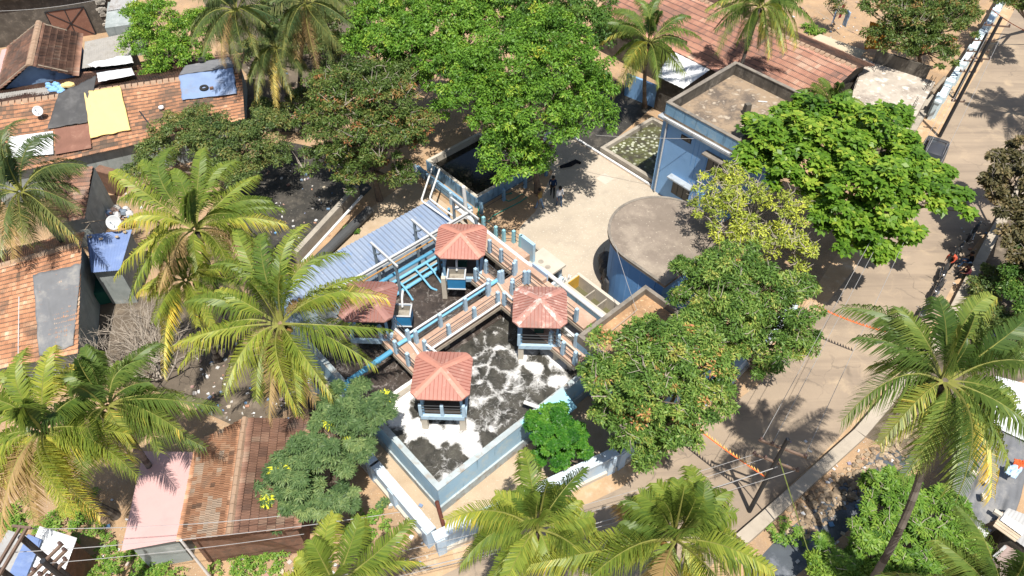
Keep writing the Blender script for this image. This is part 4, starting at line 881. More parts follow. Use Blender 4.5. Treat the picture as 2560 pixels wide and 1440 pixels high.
dish('grey satellite dish on the row house roof left of the black tarpaulin', onroof(108, 300), R(-75))
dish('grey satellite dish on a pole above the blue corrugated roof', at(296, 575, 3.6), R(-80), r=.42)
# metal lean-to roofs behind the row house
root = thing('lean_to', at(270, 130, 3.2), 'grey weathered corrugated lean-to roof between the gabled house and the bright green tree', 'shed')
corr(root, 'roof', at(205, 172, 3.2), at(330, 150, 3.2), at(325, 82, 3.5), at(212, 105, 3.5), M['asbestos'], .16, .035)
b = MB(); b.prism([at(212, 165, 3.05), at(325, 146, 3.05), at(322, 86, 3.05), at(216, 105, 3.05)], 0, 3.05); b.build('wall', M['brick_dark'], root)
root = thing('lean_to', at(60, 245, 3.1), 'grey corrugated lean-to strip below the blue gable', 'shed')
corr(root, 'roof', at(-40, 262, 3.9), at(120, 238, 3.9), at(130, 216, 3.7), at(-40, 240, 3.7), M['asbestos'], .16, .03)
b = MB(); b.prism([at(-30, 262, 3.6), at(118, 238, 3.6), at(128, 222, 3.6), at(-30, 246, 3.6)], 0, 3.6); b.build('wall', M['brick_dark'], root)
b = MB()
for i in range(26): b.ball(at(random.uniform(120, 158), random.uniform(208, 232), 3.9), (random.uniform(.1, .3), random.uniform(.1, .25), .14), 6, 4)
tag(b.build('sack_pile', M['cloth_b']), 'bright blue plastic sacks piled at the corner of the black tarpaulin', 'sacks')
b = MB(); b.ball(at(172, 212, 4.1), (.45, .3, .2), 8, 5); b.ball(at(162, 214, 4.05), (.3, .22, .18), 8, 5); tag(b.build('bucket_cover', M['yellow']), 'yellow bundle beside the blue sacks', 'bundle')
# ---- gabled house at the top left
rF, rB = at(72, 165, 5), at(97, 55, 5); eRF, eRB = at(197, 192, 3.4), at(208, 86, 3.4); eLF, eLB = at(-8, 232, 3.4), at(20, 118, 3.4)
root = thing('gabled_house', (eLF + eRB) / 2 - UP * 3.4, 'small gabled house with brown tiles and a shaded blue gable wall', 'house')
tiles(root, 'roof', eRF, eRB, rB, rF, M['tile_br'], th=.42, seed=6, bias=.62); tiles(root, 'left_roof', eLB, eLF, rF, rB, M['tile_br'], seed=7, bias=.42)
ridge(root, rF, rB, w=.5); house_walls(root, [eRF, eRB, eLB, eLF], [rF, rB], 'gable', .45)
for p, q in ((eLF + UP * .1, rF + UP * .1), (eLB + UP * .1, rB + UP * .1), (eRF.lerp(rF, .15) + UP * .1, eRF.lerp(rF, .85) + UP * .1), (eRB.lerp(rB, .3) + UP * .1, eRB.lerp(rB, .9) + UP * .1)):
    c = MB(); c.beam(p.lerp(q, .1) + (rB - rF).normalized() * (.25 if p.y < 49 else -.25), q.lerp(p, .05) + (rB - rF).normalized() * (.25 if p.y < 49 else -.25), .1, .06); c.build('edge_board', M['wood'], root)
root = thing('pink_shed', at(0, 190, 0), 'strip of pink metal roof beside the gabled house at the left edge', 'shed')
corr(root, 'roof', at(-30, 250, 3), at(-2, 228, 3), at(22, 120, 3), at(4, 125, 3), M['pink'], .2, .02)
b = MB(); b.prism([at(-30, 250, 2.9), at(-4, 228, 2.9), at(18, 125, 2.9), at(4, 128, 2.9)], 0, 2.9); b.build('wall', M['wall_grey'], root)
# ---- dark brick building with the iron gate (top left)
root = thing('brick_building', at(120, 40, 0), 'long dark brick building at the top left with a rusty gate', 'building')
p0, p1 = at(-70, 130, 0), at(300, 76, 0); n_ = Vector((-(p1 - p0).y, (p1 - p0).x, 0)).normalized()
b = MB(); b.prism([p0, p1, p1 + n_ * 6, p0 + n_ * 6], 0, 4.2); b.build('wall', M['brick_dark'], root)
b = MB(); b.prism([p0 - n_ * .5, p1 - n_ * .5, p1 + n_ * 6.5, p0 + n_ * 6.5], 4.22, 4.4); b.build('roof', M['parapet'], root)
b = MB(); d_ = (p1 - p0).normalized()
for i in range(46): b.box(p1 - d_ * random.uniform(.1, 1.0) - n_ * .08 + UP * (.1 + 4 * random.random()), (.36, .12, .16), math.atan2(d_.y, d_.x), random.random())
b.build('corner_block', M['brickpale'], root)
gp = at(195, 92, 0); gs = (gp - p0).dot(d_)
gt = MB(); gt.obox(p0 + d_ * (gs - 1.6) - n_ * .06, d_ * 3.1, -n_ * .05, UP * 2.6); g_ = gt.build('gate', M['rust'], root)
gt = MB(); o_ = p0 + d_ * (gs - 1.6) - n_ * .13
for a_, b_ in (((0, 0), (3.1, 2.6)), ((0, 2.6), (3.1, 0)), ((0, 0), (0, 2.6)), ((3.1, 0), (3.1, 2.6)), ((0, 2.6), (3.1, 2.6)), ((1.55, 0), (1.55, 2.6))): gt.beam(o_ + d_ * a_[0] + UP * a_[1], o_ + d_ * b_[0] + UP * b_[1], .07, .05)
gt.build('bracing', M['iron'], g_)
b = MB(); b.obox(p0 + d_ * .6 - n_ * .05, d_ * 1.1, -n_ * .05, UP * 1.9); b.build('door', M['metal_white'], root)
root = thing('stone_hut', at(300, 20, 0), 'pale rubble hut beside the dark brick building', 'hut')
b = MB(); b.prism([at(262, 70, 2.8), at(335, 60, 2.8), at(345, 0, 2.8), at(270, 5, 2.8)], 0, 2.8); b.build('wall', M['wall_grey'], root)
corr(root, 'roof', at(268, 28, 2.85), at(330, 18, 2.85), at(370, -40, 3.2), at(290, -40, 3.2), M['metal_grey'], .18, .03)
# ---- small brown-tiled house with greenish wall (mid left)
c00, c10, c11, c01 = at(120, 565, 2.5), at(212, 548, 2.5), at(232, 415, 3.5), at(105, 425, 3.5)
root = thing('tiled_hut', at(165, 500, 0), 'small hut with dull brown tiles and a grey green side wall behind the left palm', 'hut')
tiles(root, 'roof', c00, c10, c11, c01, M['tile_br'], seed=15, bias=.66)
b = MB(); q0, q1 = at(212, 540, 2.4), at(236, 418, 3.4); s0, s1 = at(122, 558, 2.4), at(110, 428, 3.4)
b.add([Vector((p.x, p.y, 0)) for p in (q0, q1, s1, s0)] + [q0, q1, s1, s0], ((0, 1, 5, 4), (1, 2, 6, 5), (2, 3, 7, 6), (3, 0, 4, 7))); b.build('wall', M['wall_grey'], root)
b = MB(); b.obox(at(262, 480, 0), (1.3, -.5, 0), (.2, .6, 0), (0, 0, 1.9)); tag(b.build('brick_stub', M['brick_red']), 'broken brown brick wall beside the greenish hut wall', 'wall')
b = MB()
for i in range(30): b.ball(at(random.uniform(255, 330), random.uniform(520, 560), .2 + .5 * random.random()), random.uniform(.1, .3), 6, 4, random.random())
tag(b.build('rubble_heap', M['litter']), 'heap of bricks and white sacks below the greenish hut', 'rubble heap')
b = MB()
for x0, y0, x1, y1 in ((205, 558, 290, 545), (212, 575, 225, 558), (245, 555, 262, 580), (300, 560, 345, 545), (330, 590, 350, 560)): b.tube([at(x0, y0, 2.2), at(x1, y1, 2.3)], .035, 5)
tag(b.build('bamboo_poles', M['wood']), 'loose bamboo poles laid above the blue corrugated roof', 'poles')
# ---- tiled house at the left edge
A0, A1, B0, B1 = at(-60, 935, 2.8), at(140, 900, 2.8), at(-60, 682, 4.5), at(330, 572, 4.5)
A1 = at(195, 885, 2.8); b0_, b1_ = B0 + (B0 - A0) * .55, B1 + (B0 - A0) * .55; b0_.z = b1_.z = 3.2
root = thing('tiled_house', (A0 + B1) / 2 * 1.0 - UP * 3.6, 'orange clay tiled house at the left edge with black sheeting on its right end', 'house')
RR = hit(A0, (A1 - A0).cross(B0 - A0), 205, 608)
tiles(root, 'roof', A0, A1, RR, B0, M['tile_or'], tw=.17, th=.26, seed=21, bias=.66)
tiles(root, 'back_roof', at(212, 582, 3.6), at(-60, 640, 3.6), B0, RR, M['tile_pale'], seed=22, bias=.75)
ridge(root, B0, RR, w=.4)
house_walls(root, [A0, A1, at(212, 582, 3.4), at(-60, 640, 3.4)], [B0, RR], 'wall_grey', .5)
L0 = A0.copy(); n_ = (A1 - A0).cross(B0 - A0).normalized()
def onroof2(px, py, ex=0.):
    c = Vector((0, 0, CAM_H)); d = at(px, py, 0) - c; return c + d * ((L0 - c).dot(n_) / d.dot(n_)) + UP * ex
drape('torn dark grey sheeting over the right end of the left tiled roof', onroof2(100, 892), onroof2(186, 866), onroof2(205, 660), onroof2(85, 690), 'grey_tarp', amp=.12, seed=14, lift=.1)
b = MB(); b.tube([onroof2(48, 900, .1), onroof2(50, 745, .1)], .025, 5); tag(b.build('conduit', M['steel_lt']), 'thin grey conduit running up the left orange roof', 'conduit')
root = thing('blue_roof_annex', at(270, 640, 0), 'blue corrugated sheet roof with small stones beside the left tiled house', 'shed')
corr(root, 'roof', at(228, 682, 3.0), at(300, 676, 3.0), at(330, 574, 3.5), at(216, 588, 3.5), M['metal_blue2'], .16, .03)
b = MB(); b.prism([at(232, 678, 2.85), at(298, 674, 2.85), at(326, 580, 2.85), at(222, 592, 2.85)], 0, 2.85); b.build('wall', M['wall_grey'], root)
b = MB()
for x, y in ((225, 592), (252, 597), (292, 592), (312, 580)): b.ball(at(x, y, 3.6), (.13, .1, .07), 6, 4, .8)
b.build('roof_stone', M['stone'], root)
b = MB(); b.box(at(278, 735, 0), (1.4, 1.5, 1.0), .3); tag(b.build('water_tank', surf('green_tank', (.02, .12, .09), .2, 1)), 'dark green tank standing in the shade under the left palms', 'tank')
# ---- house at the bottom left with the pink sheet
rT, rB = at(612, 1045, 4.4), at(572, 1338, 4.4); lT, lB = at(492, 1105, 3.05), at(443, 1355, 3.05); eT, eB = at(778, 1048, 3.1), at(752, 1322, 3.1)
root = thing('cottage', (lB + eT) / 2 - UP * 3, 'cottage with a light orange left tile slope and a dark right slope', 'house')
tiles(root, 'left_roof', lT, lB, rB, rT, M['tile_pale'], tw=.2, th=.28, seed=31, bias=.70, jit_=.13, rib=.03); tiles(root, 'roof', eB, eT, rT, rB, M['tile_br'], tw=.24, th=.36, seed=32, bias=.55, jit_=.12, rib=.03)
ridge(root, rT, rB, 'ridge', .3); house_walls(root, [eB, eT, lT, lB], [rB, rT], 'brick_red', .35)
root = thing('pink_lean_to', at(400, 1250, 0), 'flat pink sheet lean-to roof joined to the bottom left cottage', 'shed')
corr(root, 'roof', at(303, 1378, 2.5), at(443, 1352, 2.85), at(486, 1130, 2.85), at(358, 1128, 2.5), M['pink'], .9, .006, 'rib', 0, 6)
b = MB(); b.prism([at(325, 1365, 2.4), at(438, 1345, 2.4), at(480, 1135, 2.4), at(370, 1140, 2.4)], 0, 2.4); b.build('wall', M['wall_grey'], root)
# ---- shack at the bottom-left corner
root = thing('corrugated_shack', at(90, 1390, 0), 'silver corrugated shack with a blue strip in the bottom left corner', 'shack')
corr(root, 'roof', at(150, 1460, 2.5), at(193, 1345, 2.5), at(100, 1315, 2.8), at(40, 1450, 2.8), M['metal_white'], .14, .03)
corr(root, 'roof_sheet', at(60, 1455, 2.9), at(105, 1350, 2.9), at(70, 1335, 2.95), at(15, 1450, 2.95), M['metal_blue2'], .3, .015)
corr(root, 'left_roof', at(20, 1460, 2.6), at(70, 1340, 2.75), at(20, 1325, 2.6), at(-50, 1450, 2.5), M['metal_grey'], .3, .012)
b = MB(); b.prism([at(140, 1460, 2.45), at(186, 1350, 2.45), at(25, 1330, 2.45), at(-45, 1450, 2.45)], 0, 2.45); b.build('wall', M['brick_red'], root)
# ---- blue two-storey office
root = thing('office_building', W(29, 6.2), 'blue two-storey building with a stained flat roof behind black mouldy parapets', 'building')
fa, ba, ra_, la = 25.62, 32.75, 3.45, 8.95
b = MB(); b.prism([W(fa, ra_), W(ba, ra_), W(ba, la), W(fa, la)], 0, 5.88); b.build('wall', M['blue'], root)
b = MB(); b.prism([W(fa, ra_), W(ba, ra_), W(ba, la), W(fa, la)], 6.05, 6.2); b.build('roof', M['roofb'], root)
b = MB(); b.prism([W(fa - .28, ra_ - .28), W(ba + .28, ra_ - .28), W(ba + .28, la + .28), W(fa - .28, la + .28)], 5.882, 6.048); b.build('cornice', M['cornice'], root)
b = MB()
for o_, x_, y_ in ((W(fa, ra_), TA * .2, TB * (la - ra_)),): b.obox(o_ + UP * 6.202, x_, y_, UP * .78)
b.build('front_parapet', M['blue_dirty'], root)
b = MB(); b.obox(W(fa + .2, la - .2, 6.202), TA * (ba - fa - .2), TB * .2, UP * .78); b.obox(W(ba - .2, ra_, 6.202), TA * .2, TB * (la - ra_ - .2), UP * .82); b.obox(W(fa + .2, ra_, 6.202), TA * (ba - fa - .4), TB * .2, UP * .76); b.build('parapet', M['parapet'], root)
b = MB(); b.obox(W(fa - .03, ra_ - .02, 6.984), TA * .26, TB * (la - ra_ + .04), UP * .06); b.obox(W(fa + .24, la - .23, 6.984), TA * (ba - fa - .22), TB * .26, UP * .06); b.obox(W(ba - .23, ra_, 7.024), TA * .26, TB * (la - ra_ - .25), UP * .05); b.build('coping', M['parapet_top'], root)
def office_window(b0, w, z0, h, hood=True, hm='hood', nb=3):
    c = MB(); c.obox(W(fa - .03, b0, z0), TA * .06, TB * w, UP * h); f_ = c.build('window', M['iron'], root)
    c = MB(); pw_ = (w - .06 * (nb + 1)) / nb
    for i in range(nb): c.obox(W(fa - .05, b0 + .06 + i * (pw_ + .06), z0 + .06), TA * .02, TB * pw_, UP * (h - .12))
    c.build('pane', M['glass'], f_)
    if hood: c = MB(); c.obox(W(fa - .5, b0 - .25, z0 + h + .22), TA * .5, TB * (w + .5), UP * .1); c.build('window_hood', M[hm], root)
office_window(5.9, 1.4, .75, 1.15); office_window(3.8, 1.35, 3.9, 1.1, True, 'parapet_top'); office_window(6.6, .8, 5.1, .35, False)
c = MB(); c.obox(W(fa - .05, 4.6, 0), TA * .07, TB * 1.0, UP * 2.1); c.build('door', M['blue_deep'], root)
c = MB(); c.obox(W(fa - .06, 5.25, 2.35), TA * .02, TB * .5, UP * .1); c.obox(W(fa - .08, 4.85, 2.8), TA * .06, TB * .7, UP * .07); c.build('lamp', M['white'], root)
c = MB(); c.tube([W(fa - .12, 8.55, 5.8), W(fa - .12, 8.55, .15)], .06, 8); c.build('downpipe', M['steel_lt'], root)
for z0, z1, bb in ((3.6, 5.7, 6.3), (1.5, 5.5, 5.95), (3.5, 5.7, 5.25), (.5, 3.4, 5.6)): c = MB(); c.obox(W(fa - .012, bb, z0), TA * .014, TB * .035, UP * (z1 - z0)); c.build('wall_conduit', M['blue_deep'], root)
c = MB(); c.obox(W(fa - .25, 3.6, 6.08), TA * .07, TB * 5.2, UP * .04); c.build('cable_tray', M['white'], root)
c = MB(); q = at(1864, 285, 6.2); c.frustum(q, (.42, .36), (.34, .3), .75, .3); c.build('roof_stub', M['parapet'], root)
c = MB(); q = at(1869, 326, 6.2); c.tube([q, q + UP * .95], .025, 6); c.box(q + UP * .95, (.42, .08, .04), .2); c.build('roof_bracket', M['rail'], root)
drape('black sheet covering the stair opening on the office roof beside the almond tree', at(1880, 318, 6.5), at(1925, 312, 6.5), at(1945, 290, 6.6), at(1890, 300, 6.6), 'black', amp=.2, seed=33, lift=.1)
b = MB(); b.tube([at(1895, 253, 6.24), at(1918, 255, 6.24)], .04, 6); tag(b.build('tube', M['white']), 'short white tube lying on the stained office roof', 'pipe')
# ---- long pinkish tiled roof (top right)
e0, e1 = W(36.2, 25, 3.3), W(36.2, 4.6, 3.3); r0, r1 = W(41.6, 25, 5), W(41.6, 4.4, 5); k0, k1 = W(44.8, 25, 3.9), W(44.8, 4.4, 3.9)
root = thing('long_house', W(40, 14), 'long house with a pinkish red clay tile roof behind the blue office', 'house')
tiles(root, 'roof', e0, e1, r1, r0, M['tile_pk'], tw=.26, th=.5, seed=41, bias=.6); tiles(root, 'back_roof', k1, k0, r0, r1, M['tile_br'], seed=42)
ridge(root, r0, r1, w=.45); house_walls(root, [e0, e1, k1, k0], [r0, r1], 'brick_dark', .5)
root = thing('sheet_roof_shed', at(1700, 175, 0), 'shed with a pale grey sheet roof between the palm and the blue office', 'shed')
corr(root, 'roof', at(1640, 190, 3.0), at(1708, 222, 3.0), at(1778, 172, 3.3), at(1685, 124, 3.3), M['metal_white'], .45, .025, 'rib')
b = MB(); b.prism([at(1648, 190, 2.9), at(1710, 220, 2.9), at(1770, 172, 2.9), at(1685, 130, 2.9)], 0, 2.9); b.build('wall', M['brick_dark'], root)
b = MB(); b.obox(at(1560, 238, 0), at(1672, 285, 0) - at(1560, 238, 0), (.12, .16, 0), UP * 1.9); tag(b.build('blue_wall', M['blue']), 'blue compound wall shaded by the palm beside the office', 'wall')
# ---- pale concrete slab building with black parapet
s0, s1, s2, s3 = at(2130, 250, 3.3), at(2160, 150, 3.3), at(2335, 206, 3.3), at(2268, 322, 3.3)
root = thing('slab_building', (s0 + s2) / 2 - UP * 3.3, 'unfinished building with a patchy pale concrete roof and bare steel rods', 'building')
b = MB(); b.prism([s0, s1, s2, s3], 0, 3.15); b.build('wall', M['conc'], root)
b = MB(); b.prism([s0 + (s0 - s2) * .02, s1 + (s1 - s3) * .02, s2 + (s2 - s0) * .02, s3 + (s3 - s1) * .02], 3.152, 3.32); b.build('roof', M['slab'], root)
b = MB(); d = (s2 - s1); b.obox(s1 + d * .12 + UP * .02, d * .76, Vector((.1, .14, 0)), UP * 1.0); b.build('parapet', M['parapet'], root)
b = MB()
for x, y in ((2178, 168), (2182, 176), (2316, 218), (2322, 215), (2309, 225), (2280, 268), (2275, 280), (2128, 225), (2134, 218)):
    for k_ in range(2): q = at(x + 3 * k_, y + 4 * k_, 3.3); b.tube([q, q + Vector((random.uniform(-.1, .1), 0, .9))], .02, 4)
b.build('steel_rod', M['iron'], root)
root = thing('tan_awning', at(2090, 125, 0), 'tan sheet awning behind the long tiled house', 'awning')
corr(root, 'sheet', at(2010, 105, 2.6), at(2130, 160, 2.6), at(2165, 128, 2.4), at(2050, 85, 2.4), M['tan'], 1.2, .02, 'sine', 0, 6)
for x, y in ((2012, 104), (2128, 158), (2162, 128), (2052, 87)): b = MB(); b.tube([at(x, y, 0), at(x, y, 2.3)], .04, 6); b.build('post', M['wood'], root)
drape('rumpled tan cloth lying beside the tan awning', at(2125, 165, 1.2), at(2150, 175, 1.0), at(2170, 150, 1.0), at(2140, 142, 1.2), 'tan', 'cloth', .15, 16, 51, 'cloth')
# ---- white and blue wall along the road
root = thing('compound_wall', at(2400, 160, 0), 'white and light blue compound wall with stepped pilasters along the top right road', 'wall')
wp = [at(2322, 300, 0), at(2345, 262, 0), at(2440, 118, 0), at(2500, 15, 0), at(2540, -60, 0)]
cw, cc, pl, pn = MB(), MB(), MB(), MB()
for p, q in zip(wp, wp[1:]):
    d = q - p; L = d.length; d.normalize(); n_ = Vector((d.y, -d.x, 0)); ang = math.atan2(d.y, d.x)
    cw.box((p + q) / 2, (L, .3, 1.5), ang); cc.box((p + q) / 2 + UP * 1.502, (L + .1, .46, .14), ang)
    s = .6
    while s < L:
        pl.box(p + d * s, (.55, .62, 1.9), ang); s += 3.2
        if s < L - 1: pn.box(p + d * (s - 1.6) + n_ * .16, (2.1, .05, 1.0), ang)
cw.build('wall', M['wwall'], root); cc.build('coping', M['wwall'], root); pl.build('pilaster', M['wwall'], root); pn.build('panel', M['wwall_blue'], root)
b = MB(); b.obox(at(2255, 330, 0), at(2312, 240, 0) - at(2255, 330, 0), (.9, -.2, 0), UP * .3); tag(b.build('drain_slab', M['conc']), 'narrow concrete drain slab between the slab building and the compound wall', 'slab')
b = MB(); b.tube([at(2328, 232, 1.0), at(2362, 195, 1.2)], .16, 8); tag(b.build('log', M['wood']), 'straight pale log leaning by the compound wall', 'log')
drape('ochre orange tarpaulin hanging under the brown-green tree at the top', at(2160, 120, .4), at(2215, 122, .4), at(2210, 60, 2.4), at(2175, 52, 2.8), 'ochre', amp=.2, seed=52)
# laundry
def laundry(label, p, q, z, h, m, seed=1, group='clothes drying on lines'):
    p, q = Vector(p), Vector(q); p.z = q.z = z
    o = drape(label, (p.x, p.y, z - h), (q.x, q.y, z - h), q, p, m, 'laundry', .09, 14, seed, 'laundry', group, 0)
    return o
laundry('maroon cloth hanging on the line behind the tan awning', at(2085, 75, 0), at(2092, 72, 0), 2.4, 1.3, 'cloth_r', 3)
laundry('pale blue cloth hanging on the line behind the tan awning', at(2097, 85, 0), at(2106, 92, 0), 2.3, 1.4, 'cloth_lb', 4)
laundry('blue striped cloth hanging at the left of the maroon one', at(2068, 90, 0), at(2078, 72, 0), 2.2, 1.2, 'jeans_lt', 5)
laundry('sky blue shirt hanging below the rusty eave sheet', at(190, 398, 0), at(208, 390, 0), 2.4, .7, 'cloth_b', 6)
laundry('small sky blue cloth hanging right of the blue shirt', at(216, 402, 0), at(226, 400, 0), 2.2, .5, 'cloth_b', 7)
laundry('white patterned cloth on the line behind the yellow-tipped palm', at(262, 440, 0), at(284, 437, 0), 1.8, .6, 'whitetarp', 8)
laundry('teal patterned cloth on the line behind the yellow-tipped palm', at(286, 438, 0), at(306, 435, 0), 1.8, .6, 'cloth_t', 9)
laundry('large pale blue sheet hanging behind the grey-green shrub', at(306, 440, 0), at(352, 432, 0), 2.1, 1.6, 'cloth_lb', 10)
# ---- kerb of the drain on the right
root = thing('drain_wall', at(2130, 1090, 0), 'long low concrete drain wall along the right side of the road', 'wall')
kp = [at(1835, 1345), at(1895, 1293), at(2130, 1083), at(2330, 852), at(2385, 745), at(2460, 600), at(2560, 430)]
b = MB()
for p, q in zip(kp, kp[1:]):
    d = (q - p); n_ = Vector((d.y, -d.x, 0)).normalized(); b.obox(p + n_ * .6, d, -n_ * .6, UP * .42)
b.build('wall', M['kerb'], root)
# ---- shacks in the bottom-right corner
drape('huge grey tarpaulin spread over the shacks below the right palm', at(2350, 1345, 2.2), at(2535, 1290, 2.3), at(2640, 960, 2.6), at(2420, 1040, 2.4), 'grey_tarp', amp=.22, n=44, seed=61, lift=0)
for i, (x, y) in enumerate(((2432, 1185), (2458, 1245), (2492, 1285), (2465, 1207))):
    b = MB(); b.box(at(x, y, 2.62), (.32, .2, .16), .4 + i); tag(b.build('block', M['conc_lt']), ('pale block holding down the tarpaulin near its left edge', 'white block lying in the middle of the grey tarpaulin', 'pale block at the lower edge of the tarpaulin by the plank shack', 'small stone between two blocks on the grey tarpaulin')[i], 'block', 'blocks weighing down the tarpaulin')
root = thing('plank_shack', at(2530, 1310, 0), 'shack roofed with silver sheets and raw planks at the bottom right corner', 'shack')
corr(root, 'roof', at(2485, 1312, 2.6), at(2570, 1375, 2.6), at(2600, 1300, 2.8), at(2520, 1270, 2.8), M['metal_grey'], .15, .025)
b = MB()
for i in range(6): p, q = at(2484 + 4 * i, 1312 - 6 * i, 2.66), at(2540 + 6 * i, 1352 - 5 * i, 2.66); b.beam(p, q, .14, .04, random.random())
b.build('plank', M['plank'], root)
corr(root, 'roof_sheet', at(2500, 1300, 2.75), at(2555, 1340, 2.75), at(2565, 1320, 2.8), at(2512, 1285, 2.8), M['metal_white'], .15, .02)
b = MB(); b.prism([at(2520, 1340, 2.5), at(2600, 1400, 2.5), at(2640, 1300, 2.5), at(2540, 1280, 2.5)], 0, 2.5); b.build('wall', M['brick_dark'], root)
root = thing('rust_roof_shack', at(2510, 1400, 0), 'low shack with a brownish metal roof framed in pale sheets at the bottom right', 'shack')
corr(root, 'roof', at(2455, 1430, 2.3), at(2510, 1455, 2.3), at(2575, 1400, 2.5), at(2515, 1362, 2.5), surf('brown_sheet', (.30, .225, .195), .15, 1.2, ((.22, .15, .125), 1.2, .5, .7), None, .6, .3), .2, .02)
corr(root, 'edge_sheet', at(2476, 1395, 2.4), at(2482, 1402, 2.4), at(2518, 1368, 2.55), at(2512, 1362, 2.55), M['metal_grey'], .2, .01)
corr(root, 'grey_roof', at(2400, 1440, 2.2), at(2440, 1475, 2.2), at(2480, 1430, 2.3), at(2428, 1405, 2.3), M['metal_grey'], .15, .03)
b = MB(); b.prism([at(2420, 1450, 2.15), at(2500, 1490, 2.15), at(2590, 1410, 2.15), at(2530, 1370, 2.15)], 0, 2.15); b.build('wall', M['wood'], root)
root = thing('white_sheet_stack', at(2455, 1325, 0), 'white corrugated sheet offcuts stacked beside the plank shack', 'sheets')
corr(root, 'sheet', at(2442, 1328, 1.9), at(2462, 1345, 1.9), at(2480, 1325, 1.9), at(2440, 1310, 1.9), M['metal_white'], .15, .025)
b = MB(); b.prism([at(2444, 1330, 1.85), at(2460, 1342, 1.85), at(2476, 1326, 1.85), at(2444, 1314, 1.85)], 0, 1.85); b.build('base', M['wood'], root)
drape('crumpled orange and blue cloth at the right edge of the tarpaulin', at(2508, 1185, 2.75), at(2535, 1200, 2.75), at(2555, 1175, 2.75), at(2520, 1165, 2.75), 'cloth_lb', 'cloth', .25, 16, 71, 'cloth')
drape('orange cloth bundle behind the blue one on the tarpaulin', at(2530, 1168, 2.8), at(2552, 1178, 2.8), at(2560, 1160, 2.8), at(2532, 1150, 2.8), 'cloth_o', 'cloth', .25, 16, 72, 'cloth')
b = MB(); r_ = random.Random(5)
for i in range(46):
    q = at(r_.uniform(2360, 2500), r_.uniform(1320, 1440), .05); b.obox(q + UP * r_.uniform(.02, .5), Vector((r_.uniform(-1, 1), r_.uniform(-1, 1), r_.uniform(-.1, .2))) * r_.uniform(.3, 1), (r_.uniform(.05, .3), r_.uniform(.05, .3), .02), (0, 0, .03), r_.random())
tag(b.build('scrap_timber', M['plank']), 'scrap timber and boards strewn between the rosette shrubs and the bottom right shacks', 'scrap', kind='stuff')
root = thing('white_roof', at(2530, 1030, 0), 'white sheet roof glimpsed behind the right palm', 'shed')
corr(root, 'roof', at(2470, 1060, 2.6), at(2600, 1120, 2.6), at(2640, 980, 2.9), at(2490, 940, 2.9), M['metal_white'], .3, .02)
b = MB(); b.prism([at(2480, 1055, 2.45), at(2600, 1110, 2.45), at(2630, 985, 2.45), at(2495, 950, 2.45)], 0, 2.45); b.build('wall', M['wall_grey'], root)
